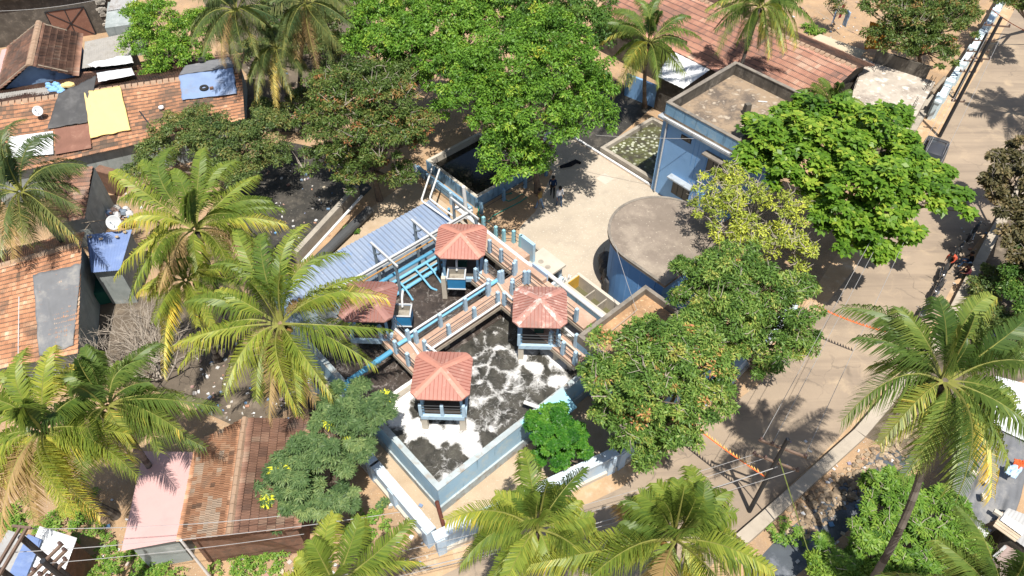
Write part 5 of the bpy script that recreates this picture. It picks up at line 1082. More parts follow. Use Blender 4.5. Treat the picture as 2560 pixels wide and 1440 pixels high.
# ================================================================== palms
def palm(label, cpx, z, base, tips, fm='fr_green', extra=0, R_=3.9, seed=1, trunk='palmbark', leaf=.85, tr=.16, mid=None, young=2, group='coconut palms', dark=0., dead=.3):
    """cpx crown centre pixel at height z; base ground point (Vector or pixel); tips: (px, py, dz) of fronds that can be told apart"""
    r = np.random.default_rng(seed); C0 = at(*cpx, z); B = base if isinstance(base, Vector) else at(*base, 0)
    root = thing('coconut_palm', B, label, 'palm tree', group)
    # trunk
    pts = []; n = 26; bow = Vector((r.normal(0, .25), r.normal(0, .25), 0)) if mid is None else Vector(mid)
    for i in range(n + 1):
        t = i / n; p = B.lerp(C0 - UP * .25, t) + bow * math.sin(math.pi * t); pts.append(p)
    b = MB()
    for i in range(n):
        k0 = tr * (1.45 - .45 * min(1, i / 4)) * (1 - .25 * i / n)
        b.tube([pts[i], pts[i + 1] + (pts[i + 1] - pts[i]) * .04], [k0 * 1.06, k0 * .93], 9, False, float(r.random()))
    b.build('trunk', M[trunk], root)
    if tr > .1:
        b = MB()
        for i in range(int(r.integers(4, 9))):
            a = r.random() * 6.28; b.ball(C0 + Vector((math.cos(a) * .3, math.sin(a) * .3, -.45 - .2 * r.random())), (.13, .13, .16), 7, 5, float(r.random()))
        b.build('coconuts', M['coconut'], root)
    allt = []
    for tp in tips:
        x, y = tp[0], tp[1]; dz = tp[2] if len(tp) > 2 else -1.1
        allt.append((at(x, y, z + dz), dz))
    a0 = r.random() * 6.28
    extra = max(0, extra + 4)
    for i in range(extra):
        a = a0 + i * 2.39996; q = (i + .5) / extra
        dz = 1.6 - 4.2 * q + r.normal(0, .3); rr = R_ * (.55 + .45 * math.sin(min(1, q * 1.7 + .12) * math.pi / 2)) * r.uniform(.85, 1.08)
        if dz < -1.6: rr *= .78
        allt.append((C0 + Vector((math.cos(a) * rr, math.sin(a) * rr, dz)), dz))
    for i in range(young):
        a = r.random() * 6.28; allt.append((C0 + Vector((math.cos(a) * .7, math.sin(a) * .7, R_ * .62)), 3))
    for T, dz in allt:
        d = T - C0; hd = Vector((d.x, d.y, 0)); L = max(.5, hd.length)
        P1 = C0 + hd * .46 + UP * (max(.55, .38 * L) + max(dz, -1.5) * .42)
        P1 = P1 + Vector((-hd.y, hd.x, 0)) * float(r.normal(0, .13)); P1.z = max(P1.z, C0.z + (.25 if dz > -2 else .0)); P0 = C0 + hd.normalized() * .12
        nb = 84; ts = np.linspace(0, 1, nb)[:, None]
        c0, c1, c2 = (np.array(x) for x in (P0, P1, T))
        cur = c0 * (1 - ts) ** 2 + c1 * 2 * ts * (1 - ts) + c2 * ts ** 2
        tan = np.gradient(cur, axis=0); tan /= np.linalg.norm(tan, axis=1)[:, None]
        tw = r.normal(0, .35)
        side = np.cross(tan, [0, 0, 1]); side /= np.linalg.norm(side, axis=1)[:, None] + 1e-6
        upv = np.cross(side, tan)
        tl = ts[:, 0]; roll = tw * tl
        side, upv = side * np.cos(roll)[:, None] + upv * np.sin(roll)[:, None], upv * np.cos(roll)[:, None] - side * np.sin(roll)[:, None]
        prof = leaf * 1.04 * np.clip(np.minimum((tl - .10) / .22, 1), 0, 1) * np.clip(1.12 - .72 * tl ** 2.2, .1, 1)
        V, F, Tt = [], [], []
        age = np.clip(.42 - .16 * dz, 0, 1); tone = float(np.clip(.12 + .50 * age + r.normal(0, .14) - dark, 0, 1))
        n0 = 0; tipw = r.random() < .55
        for sg in (-1, 1):
            k = np.arange(5, nb); m_ = len(k)
            ln = prof[k] * r.uniform(.8, 1.12, m_) * np.where(r.random(m_) < .05, .35, 1.0); fwd = .42 + .5 * tl[k] + r.normal(0, .08, m_)
            dirv = side[k] * sg + tan[k] * fwd[:, None] + upv[k] * (.14 + r.normal(0, .14, m_))[:, None]
            dirv /= np.linalg.norm(dirv, axis=1)[:, None]
            o = cur[k]; wv = tan[k] * .5 + upv[k] * .35; w = (.036 * np.clip(ln / leaf + .3, .4, 1.1))[:, None]
            mp = o + dirv * (ln * .5)[:, None] + np.array([0, 0, -1]) * (ln * .05)[:, None]
            e = o + dirv * (ln * .88)[:, None] + np.array([0, 0, -1]) * (ln * (.50 + r.random(m_) * .35))[:, None]
            V += [o - wv * w, o + wv * w, mp - wv * w * 1.15, mp + wv * w * 1.15, e]
            ii = np.arange(m_); q = lambda j: n0 + j * m_ + ii
            F.append(np.stack([q(0), q(1), q(3), q(2)], 1)); F.append(np.stack([q(2), q(3), q(4), q(4)], 1)); n0 += 5 * m_
            tt = np.clip(tone + r.normal(0, .10, m_) + (.22 * tl[k] ** 3 if tipw else 0), 0, 1)
            Tt += [tt, np.clip(tt + (.12 if tipw else .04), 0, 1)]
        V = np.vstack(V); F4 = np.vstack([F[0], F[2]]); F3 = np.vstack([F[1], F[3]])[:, :3]
        # stalk as a three-sided tapering rod
        st_i = np.linspace(0, nb - 1, 9).astype(int); sv = []
        for j, i_ in enumerate(st_i):
            k_ = .055 * (1 - .85 * j / 8) + .006
            for q_ in range(3):
                an = 2.094 * q_ + 1.57; sv.append(cur[i_] + side[i_] * math.cos(an) * k_ + upv[i_] * math.sin(an) * k_ * .8)
        sf = [(n0 + j * 3 + q_, n0 + j * 3 + (q_ + 1) % 3, n0 + j * 3 + 3 + (q_ + 1) % 3, n0 + j * 3 + 3 + q_) for j in range(8) for q_ in range(3)]
        faces = [tuple(x) for x in F4.tolist()] + [tuple(x) for x in F3.tolist()] + sf
        tvals = np.concatenate([Tt[0], Tt[2], Tt[1], Tt[3], np.zeros(len(sf))])
        npmesh('frond', np.vstack([V, np.array(sv)]) - np.array(ORG[root.name]), faces, [M['fr_dead' if dz < -2.1 and r.random() < dead else fm], M['rachis']], tvals, root, False, None, [0] * (len(F4) + len(F3)) + [1] * len(sf))
    return root
M['coconut'] = tmat('coconut', [(0, (.06, .075, .02)), (.6, (.16, .13, .03)), (1, (.24, .13, .04))], .1)
palm('big yellow-green palm in front, its crown over the left end of the basin', (700, 808), 9, at(806, 1080) + Vector((-.5, .6, 0)),
     [(592, 572, .3), (655, 585, 1.0), (762, 562, .6), (860, 632, .2), (905, 690, -.4), (965, 745, -.6), (968, 822, -.9), (938, 915, -1.3), (828, 985, -1.9), (745, 1035, -2.3), (672, 1045, -2.4), (560, 985, -1.9), (450, 915, -1.3), (440, 860, -1.2), (470, 752, -.4), (535, 660, .2), (640, 1000, -2.6), (790, 1000, -2.5), (700, 640, 1.2)], 'fr_yellow', 0, 3.9, 11, leaf=.95)
palm('tall green palm at the upper left of the big yellow one', (488, 572), 9, (590, 905),
     [(282, 428, -.3), (350, 405, .4), (432, 368, .8), (505, 372, .8), (590, 402, .5), (640, 440, .2), (705, 520, -.6), (712, 560, -.9), (655, 610, -1.4), (300, 500, -.8), (290, 690, -1.9), (325, 745, -2.2), (400, 660, -1.6), (590, 655, -1.9), (360, 610, -1.4), (500, 690, -2)], 'fr_yellow', 5, 4, 12, leaf=.9)
palm('small bright palm squeezed between the two large left palms', (466, 700), 6.5, (545, 900),
     [(372, 742, -.8), (420, 815, -1.5), (395, 690, -.2), (430, 625, .6), (520, 640, .5), (600, 705, -.3), (555, 760, -1), (495, 815, -1.6), (640, 680, -.3), (420, 905, -2.4), (410, 940, -2.6)], 'fr_yellow', 2, 3, 13, leaf=.75)
palm('dull green palm at the left edge leaning out over the tiled huts', (50, 478), 8, (255, 712),
     [(132, 335, .3), (60, 300, .6), (205, 412, -.3), (200, 520, -1), (195, 600, -1.6), (160, 585, -1.6), (90, 610, -1.8), (35, 650, -2.2), (0, 640, -2), (-60, 560, -1.4), (-90, 480, -.6), (-60, 380, .2), (190, 470, -.7), (-10, 330, .5), (135, 545, -2)], 'fr_dark', 2, 3.9, 14, leaf=.95, dark=-.05)
palm('palm at the left edge whose long fronds hang above the silver shack', (105, 1075), 8, (290, 1290),
     [(60, 875, .6), (130, 868, .8), (215, 1000, .3), (322, 1085, -.5), (345, 1190, -1.2), (250, 1290, -2.0), (165, 1290, -2.1), (85, 1308, -2.2), (5, 1215, -1.5), (0, 1330, -2.3), (-60, 1150, -1), (-50, 1010, .0), (0, 930, .6), (250, 1130, -1), (170, 1190, -1.8)], 'fr_yellow', 2, 3.8, 15, leaf=.95)
palm('palm left of the cottage with fronds over the pink roof', (268, 1012), 8, (420, 1235),
     [(210, 868, .7), (300, 905, .7), (372, 955, .4), (545, 1018, -.5), (450, 985, .0), (512, 1118, -1.3), (430, 1060, -.6), (330, 1120, -1.6), (235, 1110, -1.6), (160, 1060, -1), (150, 940, .2), (400, 1130, -1.8), (350, 900, .8)], 'fr_green', 3, 3.6, 16, leaf=.9)
palm('dark shaggy palm at the top left of the pair behind the row house', (590, 25), 9, at(700, 285),
     [(480, 62, -.6), (505, 140, -1.6), (555, 160, -2.2), (600, 170, -2.6), (640, 140, -2), (668, 110, -1.4), (520, 5, .3), (560, -40, .8), (650, -20, .6), (690, 45, -.4), (575, 130, -3), (625, 110, -3)], 'fr_dark', 6, 3.8, 17, leaf=.95, mid=(.6, -.2, 0))
palm('dark palm at the top right of the pair with pale drooping fronds', (768, 12), 9, at(750, 220),
     [(655, 45, -.6), (705, 150, -1.9), (742, 145, -2.4), (795, 182, -2.6), (855, 118, -1.4), (880, 62, -.5), (700, -30, .6), (800, -50, .9), (850, -10, .3), (770, 130, -3), (690, 95, -1.6), (830, 150, -2.5)], 'fr_dark', 6, 3.8, 18, leaf=.95, mid=(-.2, .2, 0))
palm('shaggy half hidden palm right behind the two dark ones', (690, 120), 6.5, at(740, 285), [(640, 250, -2.6), (690, 265, -3), (730, 240, -2.5), (620, 190, -1.5), (760, 170, -1.6)], 'fr_dark', 6, 2.8, 28, leaf=.8)
palm('green palm beside the grey sheet roof near the blue office', (1622, 105), 7, (1612, 268),
     [(1480, 62, -.3), (1532, 28, .5), (1592, 0, 1.2), (1655, -5, 1.2), (1722, 40, .5), (1748, 92, -.4), (1712, 185, -1.6), (1530, 240, -2.6), (1560, 150, -1), (1650, 180, -2), (1690, 140, -1.2), (1500, 110, -.8), (1570, 215, -2.4)], 'fr_green', 3, 3.2, 19, 'palmbark_lt', .8)
palm('palm rising over the red tiled roof beside the blue office', (1902, 15), 9.5, at(1822, 317) + Vector((.2, .2, 0)),
     [(1768, 22, -.4), (1788, 75, -1.1), (1792, 135, -2.2), (1842, 105, -2.2), (1872, 92, -2.4), (1925, 140, -2.8), (1962, 128, -2.4), (1992, 118, -1.9), (2038, 62, -.8), (1990, 10, .2), (1830, -40, .7), (1960, -50, .8), (1895, 120, -3)], 'fr_green', 6, 3.6, 20, leaf=.85, mid=(-.3, 0, 0), tr=.15)
palm('small young palm poking up behind the almond tree', (2078, 262), 4.5, at(2050, 350), [(1998, 225, .3), (2052, 195, 1), (2128, 225, .5), (2160, 262, -.2), (2030, 280, -.6), (2110, 290, -.6)], 'fr_green', 0, 2, 21, leaf=.55, tr=.08)
palm('tall palm at the right with a dark curving trunk', (2362, 950), 13.2, at(2110, 1560),
     [(2148, 842, -.2), (2190, 910, -1.3), (2105, 1052, -1.1), (2250, 770, .8), (2345, 745, 1.2), (2480, 738, 1.0), (2570, 790, .5), (2200, 1110, -2.2), (2255, 1195, -2.6), (2375, 1222, -2.6), (2478, 1240, -2.7), (2520, 1150, -1.8), (2600, 1090, -1), (2600, 900, 0), (2440, 1160, -2.6), (2300, 1175, -3), (2420, 860, .9), (2540, 1010, -.6), (2210, 800, .3), (2240, 1010, -2)], 'fr_green', 0, 4, 22, leaf=.95, mid=(.75, .1, 0), dark=.04, dead=0)
palm('bright palm at the bottom centre right of the boundary wall corner', (1342, 1318), 8.5, at(1332, 1560),
     [(1152, 1412, -1), (1190, 1345, -.6), (1240, 1238, .3), (1292, 1225, .5), (1442, 1250, .1), (1482, 1292, -.5), (1310, 1425, -1.8), (1190, 1290, .0), (1350, 1240, .8), (1400, 1215, .3), (1460, 1400, -1.4), (1220, 1460, -1.8), (1400, 1470, -2)], 'fr_yellow', 2, 3.4, 23, leaf=.85)
palm('large bright palm at the bottom with many spiky upright fronds', (1688, 1345), 9, at(1610, 1600),
     [(1565, 1250, .2), (1642, 1208, .7), (1695, 1200, .8), (1818, 1228, .3), (1838, 1282, -.2), (1925, 1420, -1), (1310, 1415, -1.2), (1760, 1460, -2), (1560, 1300, -.2), (1540, 1380, -1), (1640, 1470, -2.2), (1760, 1208, .6), (1860, 1360, -.7), (1480, 1350, -1.4), (1600, 1235, .5), (1740, 1245, 1.5), (1660, 1255, 1.6)], 'fr_yellow', 2, 3.8, 24, leaf=1.0, dark=.03)
palm('palm cut by the bottom edge left of the wall corner', (838, 1462), 9, at(930, 1680),
     [(745, 1390, .2), (835, 1285, .4), (900, 1292, .3), (1025, 1300, .1), (1045, 1405, -.8), (715, 1450, -.5), (780, 1350, .9), (640, 1480, -1)], 'fr_yellow', -4, 3.4, 25, leaf=.8, young=1)
palm('palm below the bottom right corner showing one pale frond', (2500, 1500), 9, at(2380, 1780), [(2345, 1350, .2), (2380, 1420, -.4), (2480, 1400, 1), (2600, 1420, .6), (2420, 1560, -1.5), (2640, 1540, -1)], 'fr_green', 4, 3.2, 26, leaf=.8)
palm('palm beyond the right edge whose shadow falls on the road', (2752, 92), 8, at(2690, 330), [], 'fr_green', 20, 3.7, 27, leaf=.9)
# ================================================================== broadleaf trees
def leaves(cl, cr, n, size, asp, r, up=.55, droop=.15, rosette=1, flat=.5):
    """leaf quads scattered in leaf clumps cl (N,3) of radius cr (N,)"""
    k = r.integers(0, len(cl), n // rosette)
    d = r.normal(size=(len(k), 3)); d /= np.linalg.norm(d, axis=1)[:, None]; d[:, 2] = np.abs(d[:, 2]) * .8 - .1 * r.random(len(k))
    rad = cr[k] * r.random(len(k)) ** .3 * (.75 + .25 * d[:, 2])
    o = cl[k] + d * rad[:, None] * np.array([1, 1, .8])
    o = np.repeat(o, rosette, 0); d = np.repeat(d, rosette, 0); m = len(o)
    nr = d * (1 - up) + np.array([0, 0, 1]) * up + r.normal(size=(m, 3)) * flat; nr /= np.linalg.norm(nr, axis=1)[:, None]
    ax = r.normal(size=(m, 3)) + d * .6
    if rosette > 1:
        a = np.tile(np.arange(rosette) / rosette * 6.283, m // rosette) + np.repeat(r.random(m // rosette) * 6.28, rosette)
        ax = np.stack([np.cos(a), np.sin(a), np.full(m, .35)], 1) + d * .35
        nr = np.array([0, 0, 1]) + r.normal(size=(m, 3)) * .25
    ax -= nr * (ax * nr).sum(1)[:, None] / (nr * nr).sum(1)[:, None]; ax /= np.linalg.norm(ax, axis=1)[:, None]
    nr /= np.linalg.norm(nr, axis=1)[:, None]
    sd = np.cross(nr, ax); s = size * r.uniform(.65, 1.25, m)[:, None]
    dn = np.array([0, 0, -1]) * droop
    p0 = o; p1 = o + ax * s * .5 + sd * s * asp * .5 + nr * s * .06; p2 = o + ax * s + dn * s; p3 = o + ax * s * .5 - sd * s * asp * .5 + nr * s * .06
    V = np.stack([p0, p1, p2, p3], 1).reshape(-1, 3); F = np.arange(m * 4).reshape(m, 4)
    return V, F, np.repeat(k, rosette)
def tree(label, base, lobes, m, n, size=.17, asp=.42, seed=1, name='tree', cat='tree', group='trees around the plant', clump=.55, dens=9., up=.5, droop=.15, rosette=1, bark='bark', twigs=0, tr=.2, flat=.5, hi=.0, tone=.5, accent=None, twigm='bark_lt', zlow=.3):
    """lobes: (px, py, z, radius in photo px[, flattening]). base: ground pixel"""
    r = np.random.default_rng(seed); B = at(*base, 0); root = thing(name, B, label, cat, group)
    cen, rad = [], []
    for lb in lobes:
        c = at(lb[0], lb[1], lb[2]); k = lb[3] / ppm(c); cen.append(np.array(c)); rad.append((k * .95, k * .95, k * (lb[4] if len(lb) > 4 else .7)))
    cl, cr, ow = [], [], []
    for i, (c, k) in enumerate(zip(cen, rad)):
        nn = max(6, int(dens * k[0] * k[0] * 1.5))
        d = r.normal(size=(nn, 3)); d /= np.linalg.norm(d, axis=1)[:, None]; d[:, 2] = np.where(d[:, 2] < -.25, -d[:, 2], d[:, 2])
        q = r.uniform(.3, 1.0, nn) ** .55
        p = c + d * np.array(k) * q[:, None]; p[:, 2] = np.maximum(p[:, 2], zlow)
        cl.append(p); cr.append(clump * r.uniform(.6, 1.25, nn)); ow += [i] * nn
    cl = np.vstack(cl); cr = np.concatenate(cr); ow = np.array(ow)
    size *= 1.2; V, F, kk = leaves(cl, cr, int(n * .85), size, asp, r, up, droop, rosette, flat)
    ct = r.normal(0, .17, len(cl)); t = np.clip(tone + ct[kk] + r.normal(0, .16, len(kk)), 0, .90)
    if accent:
        frac, per = accent; hot = r.random(len(cl)) < frac; pick = hot[kk] & (r.random(len(kk)) < per); t[pick] = r.uniform(.93, 1, pick.sum())
    # a crown mass
    npmesh('crown', V - np.array(B), F, M[m], t, root)
    b = MB(); C = Vector(np.mean(cen, axis=0)); fork = B.lerp(C, .45); fork.z = max(.4, C.z * .42)
    b.tube([B - UP * .1, B.lerp(fork, .5) + Vector((r.normal(0, .1), r.normal(0, .1), 0)), fork], [tr * 1.35, tr, tr * .85], 9)
    for i, c in enumerate(cen):
        c = Vector(c); q = fork.lerp(c, .5) + Vector((r.normal(0, .25), r.normal(0, .25), -.2))
        b.tube([fork, q, c], [tr * .65, tr * .45, tr * .25], 7)
        idx = np.where(ow == i)[0]; idx = r.permutation(idx)[:14 + twigs]
        for j in idx:
            e = Vector(cl[j]); s = q.lerp(c, float(r.uniform(.3, 1))); b.tube([s, s.lerp(e, .5) + Vector((0, 0, -.12)), e], [tr * .18, tr * .13, tr * .06], 5, False)
    b.build('trunk', M[bark], root)
    if twigs:
        tb = MB()
        for j in r.permutation(len(cl))[:twigs * 4]:
            e = Vector(cl[j]); 
            for q_ in range(3):
                v = Vector((r.normal(), r.normal(), abs(r.normal()) * .8 + .2)).normalized() * float(cr[j] * r.uniform(1, 2.0)); w_ = Vector((r.normal(), r.normal(), 0)) * .12
                tb.tube([e, e + v * .5 + w_, e + v], [.028, .018, .007], 4, False)
        tb.build('twigs', M[twigm], root)
    return root
# big shade trees at the top
tree('bright green tree crown at the top centre, furthest of the shade trees', (1010, 300), [(960, 60, 7.5, 95), (1050, 110, 8, 110), (1130, 60, 8.5, 110), (1010, 190, 6.5, 80), (1200, 30, 8.5, 100), (1090, 0, 8.5, 100), (920, 120, 6.5, 70), (950, 10, 7.5, 85), (1000, 110, 8, 90), (1110, 170, 7.5, 90), (1180, 110, 8, 90)], 'lf_bright', 72000, .19, .42, 101, dens=7.5)
tree('broad dense shade tree over the courtyard and the dark pond', (1345, 480), [(1290, 190, 8.5, 150), (1420, 190, 8.5, 120), (1190, 260, 7.5, 120), (1340, 300, 8, 130), (1450, 300, 7.5, 95), (1270, 400, 6.5, 90), (1370, 110, 9, 120), (1480, 230, 7, 75), (1160, 180, 8, 90), (1240, 330, 7, 90), (1330, 410, 5.6, 60)], 'lf_bright', 92000, .18, .42, 102, dens=7.5, tone=.44, accent=(.02, .6))
tree('mid green tree behind the broad shade tree at the top', (1340, 230), [(1260, 40, 8, 90), (1350, 30, 8, 100), (1440, 70, 8, 85), (1400, -10, 8, 80), (1480, 20, 7, 70), (1520, 90, 6, 60), (1310, 90, 7.5, 80)], 'lf_mid', 36000, .19, .42, 103, dens=7)
tree('sparser tree with reddish brown leaf tips above the black mud', (950, 500), [(900, 230, 7, 110), (830, 230, 6, 80), (980, 260, 7.5, 95), (870, 330, 6, 110), (960, 360, 6, 95), (1030, 330, 6.5, 75), (820, 400, 4.5, 70), (900, 430, 4.2, 75), (1000, 440, 4, 45), (790, 300, 5.5, 60), (1030, 200, 7, 70)], 'lf_brown', 50000, .19, .34, 104, dens=6.5, twigs=20, accent=(.08, .5), tone=.48)
tree('dense yellow-green tree at the top left behind the row house', (430, 215), [(400, 60, 5, 75), (460, 90, 4.8, 60), (360, 110, 4.2, 60), (420, 140, 4, 65), (480, 140, 4, 50), (350, 40, 4.6, 45), (390, 180, 3, 45), (500, 60, 4.6, 45)], 'lf_bright', 30000, .16, .42, 105, dens=8, tone=.60)
tree('grey-green scrubby tree between the row house and the yellow palms', (560, 480), [(450, 340, 3.6, 80), (540, 350, 3.8, 80), (620, 370, 3.8, 80), (400, 390, 3, 60), (660, 330, 4, 70), (620, 440, 3, 60), (500, 300, 3.5, 45), (360, 430, 2.2, 50), (690, 400, 3, 50), (560, 430, 3, 60)], 'lf_dull', 42000, .15, .42, 106, dens=8, tone=.5)
# almond tree on the right
tree('large bright almond tree with big glossy leaves beside the road', (2120, 600), [(2060, 330, 8, 110), (2170, 340, 8, 110), (1960, 370, 7.5, 90), (2250, 420, 7.5, 85), (2130, 450, 7.5, 120), (2020, 440, 7, 100), (2300, 480, 6.8, 70), (2210, 530, 6.5, 90), (2100, 560, 6, 90), (1900, 330, 7.2, 55), (1880, 400, 7, 50), (2380, 505, 6.5, 42), (2230, 300, 7.5, 55), (2180, 620, 5.4, 60), (2330, 440, 7, 50), (2260, 590, 5.6, 45), (2000, 290, 7.6, 60)], 'lf_almond', 40000, .30, .62, 107, dens=5.2, clump=.6, rosette=5, up=.7, tone=.5, flat=.3)
tree('sparse yellow-green tree with bare pale branches over the round building', (1880, 640), [(1800, 480, 7, 70), (1870, 520, 7, 80), (1800, 560, 6.5, 70), (1890, 600, 6.2, 80), (1960, 610, 6, 75), (1970, 530, 6.5, 60), (2020, 640, 5.5, 50), (1840, 450, 7, 50), (1760, 520, 6.6, 45)], 'lf_yellow', 15000, .15, .4, 108, dens=5, clump=.5, twigs=34, bark='bark_lt', tone=.5)
tree('olive green mango tree spreading over the road and the compound wall', (1890, 930), [(1790, 700, 6.5, 85), (1880, 720, 6.8, 95), (1960, 790, 6.3, 90), (1830, 800, 6.5, 100), (1920, 870, 5.5, 80), (1740, 760, 6, 70), (1870, 900, 5, 60), (1990, 730, 6, 55), (1720, 690, 6, 55), (2000, 850, 5, 45), (1850, 650, 6.5, 55)], 'lf_mango', 56000, .17, .34, 109, dens=7.5, tone=.5, twigs=14, accent=(.03, .3))
tree('mango tree with reddish new leaves at the corner by the pump room', (1650, 1160), [(1560, 880, 6.5, 80), (1650, 860, 7, 90), (1730, 900, 6.8, 90), (1540, 970, 6, 80), (1640, 980, 6.5, 100), (1740, 1000, 5.8, 80), (1580, 1060, 5, 80), (1680, 1070, 5, 75), (1640, 1130, 4, 60), (1500, 930, 5.5, 50), (1790, 960, 5.5, 50), (1530, 1040, 4.5, 55), (1780, 870, 6, 60), (1720, 830, 6.6, 60)], 'lf_mango', 62000, .18, .34, 110, dens=7.5, tone=.52, twigs=14, accent=(.10, .55))
tree('small vivid green tree at the foot of the front basin wall', (1390, 1180), [(1385, 1090, 3, 62), (1345, 1080, 2.6, 45), (1430, 1090, 2.6, 45), (1390, 1050, 2.9, 40), (1380, 1135, 1.9, 55), (1440, 1130, 1.8, 35)], 'lf_cashew', 24000, .14, .46, 111, dens=11, clump=.42, rosette=6, tone=.5, tr=.1)
tree('dark grey-green tree with lime shoots above the left boundary wall', (850, 1250), [(880, 1020, 5.5, 85), (940, 1030, 5.3, 60), (830, 1080, 5.2, 75), (760, 1160, 4.6, 80), (720, 1180, 4.3, 60), (800, 1150, 4.6, 70), (900, 1120, 4.6, 40), (870, 1150, 4.3, 40), (690, 1270, 3.2, 55), (780, 1250, 3.4, 60), (840, 1260, 3, 55), (670, 1230, 3.6, 40), (850, 1040, 5.5, 60), (740, 1230, 3.6, 60)], 'lf_grey', 46000, .21, .24, 112, dens=6.5, clump=.42, rosette=7, tone=.48, accent=(.06, .45), up=.6)
tree('brownish green tree beside the white and blue wall at the top right', (2310, 190), [(2220, 40, 5.5, 75), (2290, 60, 5.8, 90), (2360, 60, 5.8, 85), (2250, 110, 5, 70), (2330, 130, 5, 65), (2400, 20, 5.6, 60), (2190, 100, 4.2, 45), (2290, 0, 6, 80)], 'lf_brown', 36000, .20, .38, 113, dens=6, tone=.50, accent=(.03, .3), twigs=10)
tree('dry brown-leaved tree at the right edge above the motorbikes', (2550, 590), [(2520, 420, 4.5, 60), (2560, 470, 4.8, 75), (2520, 520, 4.2, 55), (2570, 390, 4.8, 60), (2480, 470, 4, 42), (2560, 560, 4, 60), (2530, 620, 3.4, 55), (2570, 660, 3.2, 50), (2500, 400, 4.4, 40)], 'lf_dry', 22000, .22, .5, 114, dens=4.5, clump=.5, twigs=24, tone=.5)
tree('leafy green bush at the right edge beyond the drain', (2560, 760), [(2550, 690, 2.5, 45), (2540, 740, 2.2, 40), (2580, 640, 3, 50), (2570, 790, 2.2, 40)], 'lf_mid', 12000, .16, .42, 115, dens=9, tone=.55, cat='bush', name='bush')
tree('low dark thicket beyond the drain between the motorbikes and the right palm', (2480, 760), [(2460, 730, .9, 40), (2500, 700, 1.2, 45), (2480, 800, 1, 45), (2540, 830, 1.2, 50), (2420, 830, .8, 40)], 'lf_dull', 12000, .16, .42, 133, dens=9, name='bush', cat='bush', tr=.06)
tree('dark tree clipping the top right corner above the road', (2580, 70), [(2545, 10, 4.5, 55), (2590, 30, 4.5, 60), (2520, -20, 4.5, 40)], 'lf_brown', 11000, .18, .42, 116, dens=7)
tree('small bare-branched sapling on the sandy yard at the top', (2088, 62), [(2085, 15, 2.4, 22), (2092, 30, 2, 18), (2080, 0, 2.6, 18)], 'lf_brown', 1300, .15, .42, 117, dens=9, twigs=10, tr=.06)
tree('wide dark undergrowth tree between the shaggy palms and the bright crown', (830, 200), [(830, 60, 3.2, 70), (870, 130, 3, 60), (780, 40, 3, 60), (720, 10, 3, 70), (560, 90, 2.5, 50), (840, 180, 2.4, 50)], 'lf_dull', 20000, .18, .42, 132, dens=8)
tree('dark bush under the pair of shaggy palms at the top', (720, 120), [(690, 70, 2.2, 60), (760, 110, 2, 60), (650, 130, 1.8, 50), (830, 120, 2, 55)], 'lf_dull', 12000, .18, .42, 130, dens=8, name='bush', cat='bush')
tree('small dark bush between the black mud and the shaggy palms', (690, 300), [(660, 280, 1.5, 40), (720, 300, 1.6, 45), (760, 250, 1.6, 40)], 'lf_dull', 7000, .17, .42, 131, dens=8, name='bush', cat='bush')
# shrubs on the stream bank
SH = 'shrubs along the stream'
tree('rosette-leaved shrub left of the tall palm trunk', (2200, 1340), [(2205, 1215, 2, 50), (2195, 1290, 1.8, 60), (2230, 1330, 1.6, 60), (2160, 1370, 1.4, 70), (2090, 1400, 1.3, 60), (2250, 1250, 2.2, 50)], 'lf_shrub', 20000, .21, .34, 118, name='shrub', cat='shrub', group=SH, dens=9, clump=.35, rosette=7, tr=.06, up=.7, twigs=8)
tree('rosette-leaved shrub right of the tall palm trunk against the tarpaulin', (2340, 1370), [(2300, 1240, 2.2, 50), (2360, 1270, 2.2, 55), (2340, 1340, 1.8, 60), (2400, 1320, 2, 50), (2410, 1370, 1.7, 50), (2280, 1390, 1.5, 70), (2320, 1300, 2.2, 60), (2370, 1390, 1.6, 60)], 'lf_shrub', 28000, .21, .34, 119, name='shrub', cat='shrub', group=SH, dens=9, clump=.35, rosette=7, tr=.06, up=.7, twigs=10)
tree('yellowish low shrub filling the bottom edge below the stream', (2150, 1430), [(2060, 1430, 1.2, 50), (2140, 1440, 1.3, 60), (2230, 1430, 1.3, 60), (2320, 1440, 1.2, 50)], 'lf_shrub', 15000, .15, .42, 120, name='shrub', cat='shrub', group=SH, dens=10, clump=.35, tr=.05, tone=.62)
# bare tree and its pale twigs (left)
root = thing('bare_tree', at(400, 985), 'leafless bush of tangled pale twigs beside the left tiled house', 'tree')
b = MB(); r = np.random.default_rng(121)
def branch(p, d, L, rad, lv):
    q = p + d * L; m_ = p.lerp(q, .5) + Vector((r.normal(0, .06), r.normal(0, .06), r.normal(0, .04))) * L
    b.tube([p, m_, q], [rad, rad * .8, rad * .6], 5, False)
    if lv:
        for i in range(3 if lv > 1 else 2):
            dd = (d + Vector((r.normal(0, .5), r.normal(0, .5), r.normal(.1, .35)))).normalized(); s = p.lerp(q, float(r.uniform(.45, 1)))
            branch(s, dd, L * float(r.uniform(.6, .85)), rad * .62, lv - 1)
for i in range(11):
    a = i / 11 * 6.28 + r.random(); branch(at(370 + 12 * (i % 5), 950, .05), Vector((math.cos(a) * .8 - .25, math.sin(a) * .8 + .4, .75)).normalized(), 2.0, .055, 4)
b.build('branches', M['bark_lt'], root)
b = MB()
